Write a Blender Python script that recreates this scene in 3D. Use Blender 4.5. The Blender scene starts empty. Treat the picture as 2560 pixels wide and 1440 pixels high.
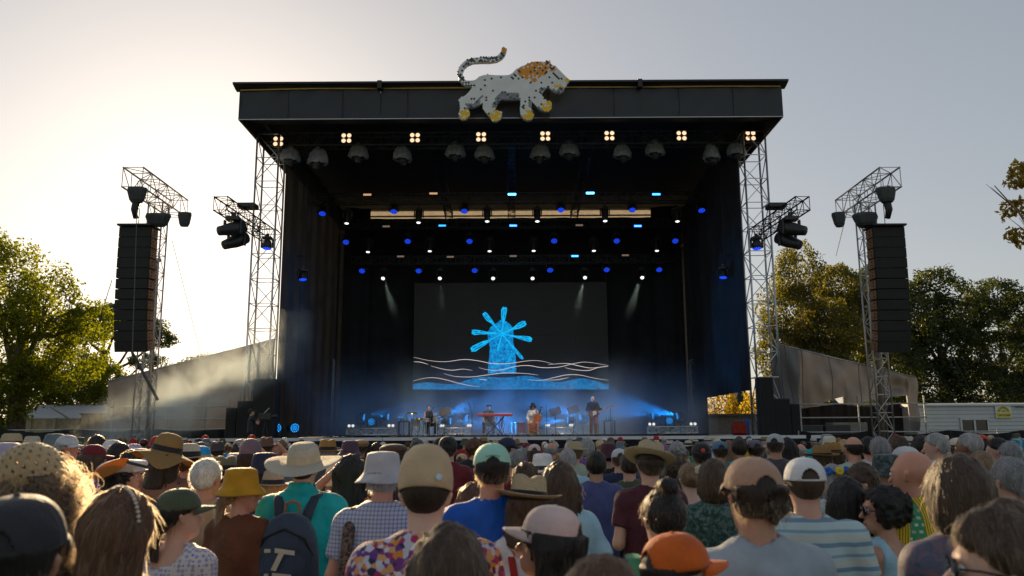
import bpy, bmesh, math, random
import numpy as np
from mathutils import Vector, Matrix, Euler
random.seed(7); rng = np.random.default_rng(7)
R = math.radians
sc = bpy.context.scene
COL = sc.collection
# ------------------------------------------------------------------ camera, sky, sun, exposure
FPX, PITCH, ROLL, CAMZ = 2050.0, R(10.0), R(0.32), 1.85
FW = Vector((0, math.cos(PITCH), math.sin(PITCH)))
_r = Vector((1, 0, 0)); _u = Vector((0, -math.sin(PITCH), math.cos(PITCH)))
RT = _r * math.cos(ROLL) - _u * math.sin(ROLL)
UP = _r * math.sin(ROLL) + _u * math.cos(ROLL)
CAM = Vector((0, 0, CAMZ))
cd = bpy.data.cameras.new('camera'); cam = bpy.data.objects.new('camera', cd); COL.objects.link(cam)
cd.sensor_width = 36.0; cd.lens = FPX / 2560 * 36.0
cd.clip_start = 0.05; cd.clip_end = 3000
cam.matrix_world = Matrix(((RT.x, UP.x, -FW.x, CAM.x), (RT.y, UP.y, -FW.y, CAM.y), (RT.z, UP.z, -FW.z, CAM.z), (0, 0, 0, 1)))
cd.dof.use_dof = True; cd.dof.focus_distance = 24.0; cd.dof.aperture_fstop = 4.2
sc.camera = cam
SUN_EL, SUN_AZ = R(14.4), R(-20.6)          # seen over the left end of the stage
world = bpy.data.worlds.new('World'); sc.world = world; world.use_nodes = True
nt = world.node_tree; nt.nodes.clear()
sky = nt.nodes.new('ShaderNodeTexSky'); sky.sky_type = 'NISHITA'; sky.sun_disc = False
sky.sun_elevation = SUN_EL; sky.sun_rotation = SUN_AZ
sky.air_density = 1.0; sky.dust_density = 1.1; sky.ozone_density = 1.0; sky.altitude = 0
hsv = nt.nodes.new('ShaderNodeHueSaturation'); hsv.inputs['Saturation'].default_value = 0.85
bg = nt.nodes.new('ShaderNodeBackground'); bg.inputs['Strength'].default_value = 0.10
wo = nt.nodes.new('ShaderNodeOutputWorld')
gm = nt.nodes.new('ShaderNodeGamma'); gm.inputs[1].default_value = 0.52          # hazy late-afternoon air: softer contrast over the whole dome
gn = nt.nodes.new('ShaderNodeVectorMath'); gn.operation = 'MULTIPLY'; gn.inputs[1].default_value = (1.43, 1.385, 1.375)
nt.links.new(sky.outputs[0], hsv.inputs['Color']); nt.links.new(hsv.outputs[0], gm.inputs[0]); nt.links.new(gm.outputs[0], gn.inputs[0]); nt.links.new(gn.outputs[0], bg.inputs[0]); nt.links.new(bg.outputs[0], wo.inputs[0])
sl = bpy.data.lights.new('sun', 'SUN'); sun = bpy.data.objects.new('sun', sl); COL.objects.link(sun)
sl.energy = 5.0; sl.angle = R(0.6); sl.color = (1.0, 0.72, 0.40)
SUNV = Vector((math.sin(SUN_AZ) * math.cos(SUN_EL), math.cos(SUN_AZ) * math.cos(SUN_EL), math.sin(SUN_EL)))
sun.rotation_euler = SUNV.to_track_quat('Z', 'Y').to_euler()
sc.view_settings.view_transform = 'Standard'; sc.view_settings.look = 'None'
sc.view_settings.exposure = 0.74; sc.view_settings.gamma = 1.0
sc.render.engine = 'CYCLES'
sc.cycles.use_denoising = True
sc.cycles.max_bounces = 8; sc.cycles.volume_bounces = 6; sc.cycles.transparent_max_bounces = 12
sc.cycles.sample_clamp_indirect = 6.0
sc.cycles.volume_step_rate = 1.0; sc.cycles.volume_max_steps = 256

def ray(px, py):
    return (FW + RT * ((px - 1280) / FPX) + UP * ((720 - py) / FPX))
def at(px, py, Y):
    d = ray(px, py); return CAM + d * (Y / d.y)
def ppm(Y, z=1.85):                      # photo pixels per metre at a depth
    return FPX / (Y * math.cos(PITCH) + (z - CAMZ) * math.sin(PITCH))
# ------------------------------------------------------------------ helpers
def tag(o, label=None, cat=None, group=None, kind=None):
    if label: o['label'] = label
    if cat: o['category'] = cat
    if group: o['group'] = group
    if kind: o['kind'] = kind
    return o
def thing(name, label, cat, loc=(0, 0, 0), rz=0.0, group=None):
    o = bpy.data.objects.new(name, None); COL.objects.link(o)
    o.empty_display_size = 0.2; o.location = loc; o.rotation_euler = (0, 0, rz)
    return tag(o, label, cat, group)
def kids(o):
    return [c for c in o.children]
def copy_tree(o, parent=None):
    c = o.copy(); COL.objects.link(c)
    if parent is not None: c.parent = parent
    for ch in kids(o): copy_tree(ch, c)
    return c
def link(me, name, parent=None, mats=None, kind=None):
    o = bpy.data.objects.new(name, me); COL.objects.link(o)
    if parent is not None: o.parent = parent
    if mats is not None:
        if not isinstance(mats, (list, tuple)): mats = [mats]
        while len(me.materials) < len(mats): me.materials.append(None)
        for i, m in enumerate(mats):
            if me.materials[i] is None: me.materials[i] = m
            o.material_slots[i].link = 'OBJECT'; o.material_slots[i].material = m
    if kind: o['kind'] = kind
    return o
def mesh_np(name, V, F, smooth=True, mi=None):
    """V (n,3) array; F (m,k) array of equal-sized faces, or list of lists"""
    me = bpy.data.meshes.new(name)
    if isinstance(F, np.ndarray):
        V = np.asarray(V, dtype=np.float32)
        m, k = F.shape
        me.vertices.add(len(V)); me.vertices.foreach_set('co', V.ravel())
        me.loops.add(m * k); me.loops.foreach_set('vertex_index', F.astype(np.int32).ravel())
        me.polygons.add(m)
        me.polygons.foreach_set('loop_start', np.arange(0, m * k, k, dtype=np.int32))
        me.polygons.foreach_set('loop_total', np.full(m, k, dtype=np.int32))
    else:
        me.from_pydata([tuple(v) for v in V], [], [tuple(f) for f in F])
    if mi is not None: me.polygons.foreach_set('material_index', np.asarray(mi, dtype=np.int32))
    if smooth: me.polygons.foreach_set('use_smooth', np.ones(len(me.polygons), dtype=bool))
    me.update(calc_edges=True); me.validate()
    return me
def frame(d, up=(0, 0, 1)):
    d = Vector(d).normalized(); up = Vector(up)
    if abs(d.dot(up)) > 0.98: up = Vector((0, 1, 0)) if abs(d.y) < .9 else Vector((0, 0, 1))
    s = d.cross(up).normalized(); t = s.cross(d).normalized()
    return d, s, t
class MB:
    def __init__(s): s.v = []; s.f = []; s.m = []; s.cm = 0
    def add(s, V, F):
        b = len(s.v); s.v.extend([tuple(x) for x in V])
        for f in F: s.f.append(tuple(i + b for i in f)); s.m.append(s.cm)
        return s
    def box(s, c, size, rot=None, bev=0.0):
        hx, hy, hz = size[0] / 2, size[1] / 2, size[2] / 2
        c = Vector(c); M3 = rot.to_matrix() if isinstance(rot, Euler) else (rot if rot is not None else Matrix.Identity(3))
        if bev <= 0:
            P = [(x, y, z) for z in (-hz, hz) for y in (-hy, hy) for x in (-hx, hx)]
            F = [(0, 2, 3, 1), (4, 5, 7, 6), (0, 1, 5, 4), (2, 6, 7, 3), (0, 4, 6, 2), (1, 3, 7, 5)]
        else:
            b = min(bev, hx * .9, hy * .9, hz * .9); P = []; idx = {}
            for sx in (-1, 1):
                for sy in (-1, 1):
                    for sz in (-1, 1):
                        for ax in range(3):
                            q = [sx * (hx - b), sy * (hy - b), sz * (hz - b)]; q[ax] = (sx * hx, sy * hy, sz * hz)[ax]
                            idx[(sx, sy, sz, ax)] = len(P); P.append(tuple(q))
            F = []
            for sx in (-1, 1): F.append([idx[(sx, a, b_, 0)] for a, b_ in ((-1, -1), (1, -1), (1, 1), (-1, 1))][::sx])
            for sy in (-1, 1): F.append([idx[(a, sy, b_, 1)] for a, b_ in ((-1, -1), (-1, 1), (1, 1), (1, -1))][::sy])
            for sz in (-1, 1): F.append([idx[(a, b_, sz, 2)] for a, b_ in ((-1, -1), (1, -1), (1, 1), (-1, 1))][::sz])
            for sx in (-1, 1):
                for sy in (-1, 1): F.append([idx[(sx, sy, -1, 0)], idx[(sx, sy, 1, 0)], idx[(sx, sy, 1, 1)], idx[(sx, sy, -1, 1)]])
            for sx in (-1, 1):
                for sz in (-1, 1): F.append([idx[(sx, -1, sz, 0)], idx[(sx, 1, sz, 0)], idx[(sx, 1, sz, 2)], idx[(sx, -1, sz, 2)]])
            for sy in (-1, 1):
                for sz in (-1, 1): F.append([idx[(-1, sy, sz, 1)], idx[(1, sy, sz, 1)], idx[(1, sy, sz, 2)], idx[(-1, sy, sz, 2)]])
            for k in [(a, b_, c_) for a in (-1, 1) for b_ in (-1, 1) for c_ in (-1, 1)]: F.append([idx[k + (0,)], idx[k + (1,)], idx[k + (2,)]])
        return s.add([c + M3 @ Vector(p) for p in P], F)
    def tube(s, p0, p1, r0, r1=None, n=6, cap=True):
        r1 = r0 if r1 is None else r1
        p0 = Vector(p0); p1 = Vector(p1); d, a, b = frame(p1 - p0)
        V = []
        for p, r in ((p0, r0), (p1, r1)):
            for i in range(n):
                t = 2 * math.pi * (i + .5) / n; V.append(p + a * (r * math.cos(t)) + b * (r * math.sin(t)))
        F = [(i, (i + 1) % n, n + (i + 1) % n, n + i) for i in range(n)]
        if cap: F += [tuple(range(n))[::-1], tuple(range(n, 2 * n))]
        return s.add(V, F)
    def path(s, P, rr, n=6, cap=True, flat=1.0, up=(0, 0, 1)):
        P = [Vector(p) for p in P]; m = len(P)
        if not isinstance(rr, (list, tuple)): rr = [rr] * m
        V = []; prev = None
        for i in range(m):
            d = (P[min(i + 1, m - 1)] - P[max(i - 1, 0)])
            d, a, b = frame(d, up)
            if prev is not None and a.dot(prev) < 0: a = -a; b = -b
            prev = a
            for j in range(n):
                t = 2 * math.pi * j / n; V.append(P[i] + a * (rr[i] * math.cos(t)) + b * (rr[i] * flat * math.sin(t)))
        F = [(i * n + j, i * n + (j + 1) % n, (i + 1) * n + (j + 1) % n, (i + 1) * n + j) for i in range(m - 1) for j in range(n)]
        if cap: F += [tuple(range(n))[::-1], tuple(range((m - 1) * n, m * n))]
        return s.add(V, F)
    def lathe(s, prof, n=16, c=(0, 0, 0), axis=(0, 0, 1), sx=1.0, sy=1.0, close=True):
        d, a, b = frame(axis, (0, 1, 0)); c = Vector(c); V = []
        for (r, h) in prof:
            for j in range(n):
                t = 2 * math.pi * j / n; V.append(c + d * h + a * (r * sx * math.cos(t)) + b * (r * sy * math.sin(t)))
        m = len(prof)
        F = [(i * n + j, i * n + (j + 1) % n, (i + 1) * n + (j + 1) % n, (i + 1) * n + j) for i in range(m - 1) for j in range(n)]
        if close: F += [tuple(range(n))[::-1], tuple(range((m - 1) * n, m * n))]
        return s.add(V, F)
    def prism(s, pts, o, ex, ey, depth):
        """outline pts (2D) on plane at o with axes ex, ey; extruded by vector depth"""
        o = Vector(o); ex = Vector(ex); ey = Vector(ey); dv = Vector(depth); n = len(pts)
        A = [o + ex * p[0] + ey * p[1] for p in pts]; B = [a + dv for a in A]
        F = [tuple(range(n)), tuple(range(n, 2 * n))[::-1]] + [(i, n + i, n + (i + 1) % n, (i + 1) % n) for i in range(n)]
        return s.add(A + B, F)
    def quad(s, a, b, c, d): return s.add([a, b, c, d], [(0, 1, 2, 3)])
    def grid(s, fn, nu, nv):
        V = [fn(i / nu, j / nv) for j in range(nv + 1) for i in range(nu + 1)]
        F = [(j * (nu + 1) + i, j * (nu + 1) + i + 1, (j + 1) * (nu + 1) + i + 1, (j + 1) * (nu + 1) + i) for j in range(nv) for i in range(nu)]
        return s.add(V, F)
    def me(s, name, org=None, smooth=False):
        V = s.v
        if org is not None: V = [(x - org[0], y - org[1], z - org[2]) for x, y, z in V]
        me = bpy.data.meshes.new(name); me.from_pydata(V, [], s.f)
        me.polygons.foreach_set('material_index', s.m)
        if smooth: me.polygons.foreach_set('use_smooth', [True] * len(s.f))
        me.update(); return me
    def build(s, name, mats, parent=None, org=None, smooth=False, kind=None):
        if org is None and parent is not None:
            q = parent
            while q.parent is not None: q = q.parent
            org = q.location
        return link(s.me(name, org, smooth), name, parent, mats, kind)
def top(o, org):
    o.location = org; return o

# ------------------------------------------------------------------ materials
MATS = {}
def N(t, kind, **kw):
    n = t.nodes.new(kind)
    for k, v in kw.items():
        if k in n.inputs: n.inputs[k].default_value = v
        else: setattr(n, k, v)
    return n
def base(name):
    m = bpy.data.materials.new(name); m.use_nodes = True
    t = m.node_tree; b = t.nodes['Principled BSDF']; return m, t, b
def c4(c): return (c[0], c[1], c[2], 1.0)
def ramp(t, fac, stops, interp='LINEAR'):
    r = t.nodes.new('ShaderNodeValToRGB'); r.color_ramp.interpolation = interp
    e = r.color_ramp.elements
    while len(e) < len(stops): e.new(0.5)
    for i, (p, c) in enumerate(stops): e[i].position = p; e[i].color = c4(c)
    t.links.new(fac, r.inputs[0]); return r.outputs[0]
def coords(t, scale=(1, 1, 1), kind='Object', rot=(0, 0, 0)):
    tc = t.nodes.new('ShaderNodeTexCoord'); mp = t.nodes.new('ShaderNodeMapping')
    mp.inputs['Scale'].default_value = scale; mp.inputs['Rotation'].default_value = rot
    t.links.new(tc.outputs[kind], mp.inputs[0]); return mp.outputs[0]
def mixc(t, fac, a, b):
    n = t.nodes.new('ShaderNodeMix'); n.data_type = 'RGBA'
    for s, v in ((n.inputs[0], fac), (n.inputs[6], a), (n.inputs[7], b)):
        if hasattr(v, 'links') or hasattr(v, 'is_linked'): t.links.new(v, s)
        elif isinstance(v, (tuple, list)): s.default_value = c4(v)
        else: s.default_value = v
    return n.outputs[2]
def math_(t, op, a, b=None, clamp=False):
    n = t.nodes.new('ShaderNodeMath'); n.operation = op; n.use_clamp = clamp
    for s, v in ((n.inputs[0], a), (n.inputs[1], b)):
        if v is None: continue
        if hasattr(v, 'is_linked'): t.links.new(v, s)
        else: s.default_value = v
    return n.outputs[0]
def bump(t, b, h, strength=.3, dist=.01):
    n = t.nodes.new('ShaderNodeBump'); n.inputs['Strength'].default_value = strength; n.inputs['Distance'].default_value = dist
    t.links.new(h, n.inputs['Height']); t.links.new(n.outputs[0], b.inputs['Normal'])
def M(name, col, rough=.6, metal=0., var=.18, scale=6., bmp=0., bscale=60., trans=0., coat=0., spec=.5):
    if name in MATS: return MATS[name]
    m, t, b = base(name)
    b.inputs['Roughness'].default_value = rough; b.inputs['Metallic'].default_value = metal
    b.inputs['Specular IOR Level'].default_value = spec; b.inputs['Coat Weight'].default_value = coat
    cs = coords(t)
    n = N(t, 'ShaderNodeTexNoise', Scale=scale, Detail=4.0); t.links.new(cs, n.inputs['Vector'])
    lo = [c * (1 - var) for c in col]; hi = [min(1, c * (1 + var)) for c in col]
    co = ramp(t, n.outputs[0], [(.3, lo), (.7, hi)]); t.links.new(co, b.inputs['Base Color'])
    if bmp > 0:
        n2 = N(t, 'ShaderNodeTexNoise', Scale=bscale, Detail=3.0); t.links.new(cs, n2.inputs['Vector']); bump(t, b, n2.outputs[0], bmp)
    if trans > 0:
        tr = t.nodes.new('ShaderNodeBsdfTranslucent'); t.links.new(co, tr.inputs[0])
        ms = t.nodes.new('ShaderNodeMixShader'); ms.inputs[0].default_value = trans
        t.links.new(b.outputs[0], ms.inputs[1]); t.links.new(tr.outputs[0], ms.inputs[2])
        t.links.new(ms.outputs[0], t.nodes['Material Output'].inputs[0])
    MATS[name] = m; return m
def E(name, col, strength, rough=.5):
    if name in MATS: return MATS[name]
    m, t, b = base(name); b.inputs['Base Color'].default_value = c4([c * .3 for c in col]); b.inputs['Roughness'].default_value = rough
    b.inputs['Emission Color'].default_value = c4(col); b.inputs['Emission Strength'].default_value = strength
    MATS[name] = m; return m
def leafmat(name, a, b_, trans=.5):
    if name in MATS: return MATS[name]
    m, t, b = base(name); b.inputs['Roughness'].default_value = .55
    g = t.nodes.new('ShaderNodeNewGeometry')
    co = ramp(t, g.outputs['Random Per Island'], [(0, a), (1, b_)]); t.links.new(co, b.inputs['Base Color'])
    tr = t.nodes.new('ShaderNodeBsdfTranslucent')
    tc = ramp(t, g.outputs['Random Per Island'], [(0, [min(1, x * y) for x, y in zip(a, (2.9, 2.8, .4))]), (1, [min(1, x * y) for x, y in zip(b_, (2.9, 2.8, .4))])])
    t.links.new(tc, tr.inputs[0])
    ms = t.nodes.new('ShaderNodeMixShader'); ms.inputs[0].default_value = trans
    t.links.new(b.outputs[0], ms.inputs[1]); t.links.new(tr.outputs[0], ms.inputs[2]); t.links.new(ms.outputs[0], t.nodes['Material Output'].inputs[0])
    MATS[name] = m; return m
# ------------------------------------------------------------------ people: distance-field bodies, clothes, hair, hats
def sd_cap(P, a, b, ra, rb, fl=None):
    a = np.array(a, float); b = np.array(b, float); ba = b - a; pa = P - a
    h = np.clip((pa @ ba) / max(1e-9, ba @ ba), 0, 1)
    d = pa - h[:, None] * ba
    if fl is not None: d = d / np.array(fl)
    return np.sqrt((d * d).sum(1)) - (ra + (rb - ra) * h)
def sd_ell(P, c, r):
    q = P - np.array(c, float); r = np.array(r, float)
    k0 = np.sqrt(((q / r) ** 2).sum(1)); k1 = np.sqrt(((q / (r * r)) ** 2).sum(1)) + 1e-9
    return k0 * (k0 - 1) / k1
def smin(a, b, k):
    h = np.clip(.5 + .5 * (b - a) / k, 0, 1); return b * (1 - h) + a * h - k * h * (1 - h)
def smax(a, b, k): return -smin(-a, -b, k)
def vnoise(P, sc_, seed=0):
    r = np.random.default_rng(seed).random((32, 32, 32))
    q = P * np.array(sc_, float); i = np.floor(q).astype(int); f = q - i; f = f * f * (3 - 2 * f); i %= 32; j = (i + 1) % 32
    x0, y0, z0 = i.T; x1, y1, z1 = j.T; fx, fy, fz = f.T
    c = (r[x0, y0, z0] * (1 - fx) + r[x1, y0, z0] * fx) * (1 - fy) + (r[x0, y1, z0] * (1 - fx) + r[x1, y1, z0] * fx) * fy
    d = (r[x0, y0, z1] * (1 - fx) + r[x1, y0, z1] * fx) * (1 - fy) + (r[x0, y1, z1] * (1 - fx) + r[x1, y1, z1] * fx) * fy
    return (c * (1 - fz) + d * fz) * 2 - 1
def nets(fn, X, Y, Z):
    X, Y, Z = np.asarray(X), np.asarray(Y), np.asarray(Z); nx, ny, nz = len(X), len(Y), len(Z)
    G = np.stack(np.meshgrid(X, Y, Z, indexing='ij'), -1); P = G.reshape(-1, 3)
    f = fn(P).reshape(nx, ny, nz)
    f[0] = np.abs(f[0]) + 1e-4; f[-1] = np.abs(f[-1]) + 1e-4; f[:, 0] = np.abs(f[:, 0]) + 1e-4; f[:, -1] = np.abs(f[:, -1]) + 1e-4
    f[:, :, 0] = np.abs(f[:, :, 0]) + 1e-4; f[:, :, -1] = np.abs(f[:, :, -1]) + 1e-4
    S = f < 0
    cs = [S[a:nx - 1 + a, b:ny - 1 + b, c:nz - 1 + c] for a in (0, 1) for b in (0, 1) for c in (0, 1)]
    n_in = sum(c.astype(int) for c in cs); act = (n_in > 0) & (n_in < 8)
    ids = np.full(act.shape, -1); ids[act] = np.arange(act.sum()); I, J, K = np.nonzero(act)
    acc = np.zeros((len(I), 3)); cnt = np.zeros(len(I))
    off = [(a, b, c) for a in (0, 1) for b in (0, 1) for c in (0, 1)]
    for p in off:
        for ax in range(3):
            if p[ax]: continue
            q = list(p); q[ax] = 1
            fa = f[I + p[0], J + p[1], K + p[2]]; fb = f[I + q[0], J + q[1], K + q[2]]
            m = (fa < 0) != (fb < 0); t = np.where(m, fa / np.where(fa == fb, 1, fa - fb), 0)
            ga = G[I + p[0], J + p[1], K + p[2]]; gb = G[I + q[0], J + q[1], K + q[2]]
            acc += np.where(m[:, None], ga + t[:, None] * (gb - ga), 0); cnt += m
    V = acc / cnt[:, None]; F = []
    for ax in range(3):
        sl0 = [slice(1, n - 1) for n in (nx, ny, nz)]; sl1 = list(sl0); sl0[ax] = slice(0, (nx, ny, nz)[ax] - 1); sl1[ax] = slice(1, None)
        a = S[tuple(sl0)]; b = S[tuple(sl1)]; m = a != b; idx = np.array(np.nonzero(m))
        base_ = idx.copy()
        for k in range(3):
            if k != ax: base_[k] += 1
        u, v = [(1, 2), (2, 0), (0, 1)][ax]
        def cid(du, dv):
            c = base_.copy(); c[u] += du; c[v] += dv; return ids[c[0], c[1], c[2]]
        q = np.stack([cid(-1, -1), cid(0, -1), cid(0, 0), cid(-1, 0)], 1)
        fl = ~a[m]; q[fl] = q[fl][:, ::-1]; F.append(q)
    return V, np.concatenate(F)
def lines(*segs):
    out = [segs[0][0]]
    for a, b, st in segs:
        n = max(1, int(round((b - a) / st))); out += list(a + (b - a) * (np.arange(n) + 1) / n)
    return np.array(out)
NECK = np.array((0, -.005, 1.50))
def rotm(yaw, pitch=0, roll=0): return np.array(Euler((pitch, roll, yaw), 'XYZ').to_matrix())
POSES = {
 'down': ((.245, -.03, 1.13), (.25, .06, .88), (-.245, -.03, 1.13), (-.25, .06, .88)),
 'phone': ((.23, -.02, 1.13), (.07, .25, 1.20), (-.235, -.02, 1.13), (-.09, .24, 1.18)),
 'shade': ((.36, .10, 1.47), (.15, .17, 1.66), (-.245, -.03, 1.13), (-.25, .06, .88)),
 'shadel': ((.245, -.03, 1.13), (.25, .06, .88), (-.38, .10, 1.47), (-.15, .17, 1.66)),
 'hip': ((.31, -.07, 1.17), (.17, .10, 1.00), (-.31, -.07, 1.17), (-.17, .10, 1.00)),
 'film': ((.25, .17, 1.22), (.06, .33, 1.52), (-.25, .17, 1.22), (-.06, .33, 1.52)),
 'guitar': ((.27, -.04, 1.15), (.06, .20, 1.04), (-.29, .06, 1.16), (-.42, .26, 1.20)),
 'keys': ((.25, .05, 1.12), (.16, .30, 1.00), (-.25, .05, 1.12), (-.16, .30, 1.00)),
 'drum': ((.25, .05, 1.12), (.10, .28, 1.02), (-.27, .05, 1.12), (-.14, .26, 1.02)),
 'cello': ((.27, .02, 1.16), (.16, .30, 1.00), (-.31, .08, 1.24), (-.15, .19, 1.47)),
}
class Body:
    def __init__(s, sex='m', pose='down', yaw=0, pitch=0, seat=False, wide=1.0):
        s.sex, s.pose, s.seat = sex, pose, seat; s.w = wide * (1.0 if sex == 'm' else .9)
        s.RH = rotm(R(yaw), R(-pitch)); s.dz = -.40 if seat else 0.0
        s.sh = .178 * s.w
        e0, w0, e1, w1 = POSES[pose]; k = s.w
        s.arms = [((s.sh, 0, 1.405), (e0[0] * k, e0[1], e0[2]), w0), ((-s.sh, 0, 1.405), (e1[0] * k, e1[1], e1[2]), w1)]
        if seat: s.legs = [((sg * .09, 0, .93), (sg * .20, .40, .92), (sg * .20, .40, .49)) for sg in (1, -1)]
        else: s.legs = [((sg * .088, 0, .90), (sg * .10, .015, .50), (sg * .105, -.02, .08)) for sg in (1, -1)]
    def torso(s, P, g=0.0):
        k = s.w; f = s.sex == 'f'
        d = sd_ell(P, (0, -.01, .96), (.165 * (1.02 if f else k) + g, .118 + g, .14 + g))
        d = smin(d, sd_ell(P, (0, 0, 1.12), (.135 * k + g, .105 + g, .18 + g)), .08)
        d = smin(d, sd_ell(P, (0, -.005, 1.30), (.165 * k + g, .118 + g, .165 + g)), .07)
        d = smin(d, sd_cap(P, (-s.sh * .9, -.012, 1.405), (s.sh * .9, -.012, 1.405), .062 + g, .062 + g), .06)
        d = smin(d, sd_cap(P, (-.06, -.015, 1.445), (.06, -.015, 1.445), .05 + g, .05 + g), .06)
        if f:
            for sg in (1, -1): d = smin(d, sd_ell(P, (sg * .075, .10, 1.27), (.065 + g, .055 + g, .065 + g)), .03)
        return d
    def head(s, P):
        H = (P - NECK) @ s.RH + NECK
        d = sd_ell(H, (0, -.008, 1.663), (.077, .098, .092))
        d = smin(d, sd_ell(H, (0, .033, 1.612), (.062, .067, .09)), .03)
        d = smin(d, sd_ell(H, (0, .058, 1.548), (.040, .042, .028)), .03)
        d = smin(d, sd_cap(H, (-.034, .088, 1.657), (.034, .088, 1.657), .011, .011), .02)
        for sg in (1, -1):
            d = smax(d, -sd_ell(H, (sg * .031, .108, 1.636), (.017, .020, .011)), .012)
            d = smin(d, sd_cap(H, (sg * .078, -.004, 1.612), (sg * .088, -.012, 1.646), .010, .014, (.6, 1, 1)), .010)
        d = smin(d, sd_cap(H, (0, .097, 1.638), (0, .119, 1.602), .008, .013), .012)
        d = smin(d, sd_cap(H, (-.018, .096, 1.567), (.018, .096, 1.567), .008, .008), .010)
        return d
    def skin(s, P0):
        P = P0 - np.array((0, 0, s.dz))
        d = s.torso(P)
        top_ = NECK + s.RH @ (np.array((0, -.005, 1.60)) - NECK)
        r = .058 if s.sex == 'm' else .050
        d = smin(d, sd_cap(P, (0, -.022, 1.42), top_, r * 1.12, r), .035)
        d = smin(d, s.head(P), .018)
        for sh, e, w in s.arms:
            a = smin(sd_cap(P, sh, e, .050 * s.w, .040 * s.w), sd_cap(P, e, w, .042 * s.w, .026), .02)
            w = np.array(w); dr = w - np.array(e); dr /= np.linalg.norm(dr); sd = np.cross(dr, (0, 0, 1.)); sd /= np.linalg.norm(sd) + 1e-9
            for t in (-.016, .016): a = smin(a, sd_cap(P, w, w + dr * .075 + sd * t, .021, .017), .015)
            d = smin(d, a, .03)
        for h, k, an in s.legs:
            l = smin(sd_cap(P, h, k, .088, .058), sd_cap(P, k, an, .060, .038), .03)
            an = np.array(an); l = smin(l, sd_cap(P, an + (0, -.02, -.035), an + (0, .13, -.045), .036, .03), .02)
            d = smin(d, l, .03)
        return d
    def grid(s):
        X = lines((-.50, -.12, .019), (-.12, .12, .0085), (.12, .50, .019))
        Y = lines((-.24, -.13, .018), (-.13, .15, .0095), (.15, .50, .02))
        Z = lines((-.02, 1.40 + s.dz, .026), (1.40 + s.dz, 1.79 + s.dz, .0085))
        return X, Y, Z
    def body_mesh(s, name='body'):
        V, F = nets(s.skin, *s.grid())
        V = [tuple(v) for v in V]; F = [tuple(int(i) for i in q) for q in F]
        C = np.array(V)[np.array(F)].mean(1); H = (C - (0, 0, s.dz) - NECK) @ s.RH + NECK
        lip = (np.abs(H[:, 0]) < .023) & (H[:, 2] > 1.557) & (H[:, 2] < 1.577) & (H[:, 1] > .085)
        mi = list(np.where(lip, 1, 0)); b = MB(); b.v = V; b.f = F; b.m = mi
        for sh, e, w in s.arms:                                   # fingers grow out of the palm
            w = np.array(w) + (0, 0, s.dz); dr = w - (np.array(e) + (0, 0, s.dz)); dr /= np.linalg.norm(dr)
            sd = np.cross(dr, (0, 0, 1.)); sd /= np.linalg.norm(sd) + 1e-9; pn = np.cross(sd, dr)
            if pn[1] < 0: pn = -pn
            b.cm = 0
            for i, L in enumerate((.066, .078, .072, .056)):
                p0 = w + dr * .070 + sd * (-.026 + i * .0175); p1 = p0 + dr * L * .45 + pn * .004; p2 = p1 + dr * L * .33 + pn * .014; p3 = p2 + dr * L * .2 + pn * .018
                b.path([p0, p1, p2, p3], [.0098, .009, .008, .006], 6)
            t0 = w + dr * .02 - sd * .022; b.path([t0, t0 + dr * .03 - sd * .022 + pn * .008, t0 + dr * .062 - sd * .026 + pn * .022], [.012, .0105, .007], 6)
        for sg in (1, -1):                                         # eyeballs
            c = NECK + s.RH @ (np.array((sg * .031, .0935, 1.6365)) - NECK) + (0, 0, s.dz); ax = s.RH @ np.array((0, 1., 0))
            b.cm = 2; b.lathe([(.009, -.006), (.0115, 0), (.0095, .0062), (.0062, .0092)], 8, c, ax, close=False)
            b.cm = 3; b.lathe([(.0062, .0092), (.003, .0108), (.0002, .0112)], 8, c, ax, close=False)
        return b.me(name, smooth=True)
    def shirt_mesh(s, sleeve=.62, hem=.86, collar=.070, g=.016, seed=1, loose=0.0, hood=False, scoop=0.0):
        def fn(P0):
            P = P0 - np.array((0, 0, s.dz))
            d = s.torso(P, g + loose * .5)
            d = smin(d, sd_cap(P, (0, -.005, 1.25), (0, -.005, .80), .10 * s.w + g, .125 * s.w + g + loose, (1.35, 1, 1)), .08)
            if s.seat: d = smax(d, .93 - P[:, 2], .02)
            for sh, e, w in s.arms:
                if sleeve <= 0: continue
                sh, e, w = map(np.array, (sh, e, w)); t = min(1, sleeve); b = sh + (e - sh) * t; dr = (e - sh) / np.linalg.norm(e - sh)
                a = sd_cap(P, sh, sh + (e - sh) * min(1, t + .15), .060 * s.w + g, .050 * s.w + g + loose * .3)
                if sleeve > 1.01:
                    t2 = sleeve - 1; dr = (w - e) / np.linalg.norm(w - e); b = e + (w - e) * t2
                    a = smin(a, sd_cap(P, e, e + (w - e) * min(1.0, t2 + .08), .046 * s.w + g, .034 + g), .03); a = np.maximum(a, (P - b) @ dr)
                else: a = smax(a, (P - b) @ dr, .008)
                d = smin(d, a, .035)
            n = np.array((0, .28, 1.)); n /= np.linalg.norm(n)
            d = smin(d, sd_cap(P, (0, -.024, 1.42), (0, -.012, 1.475), .068 * (1 if s.sex == 'm' else .9) + g, .060 * (1 if s.sex == 'm' else .9) + g), .045)
            hole = sd_cap(P, (0, -.012, 1.525 - scoop * .4), (0, .03, 1.72), collar, collar + .05)
            if scoop > 0: hole = np.minimum(hole, sd_ell(P, (0, -.10, 1.47), (.11, .12, scoop)))
            if sleeve <= 0: hole = np.minimum(hole, np.minimum(sd_cap(P, (s.sh + .05, .0, 1.50), (s.sh + .07, 0, 1.25), .075, .07), sd_cap(P, (-s.sh - .05, 0, 1.50), (-s.sh - .07, 0, 1.25), .075, .07)))
            d = smax(d, -hole, .010)
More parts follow.
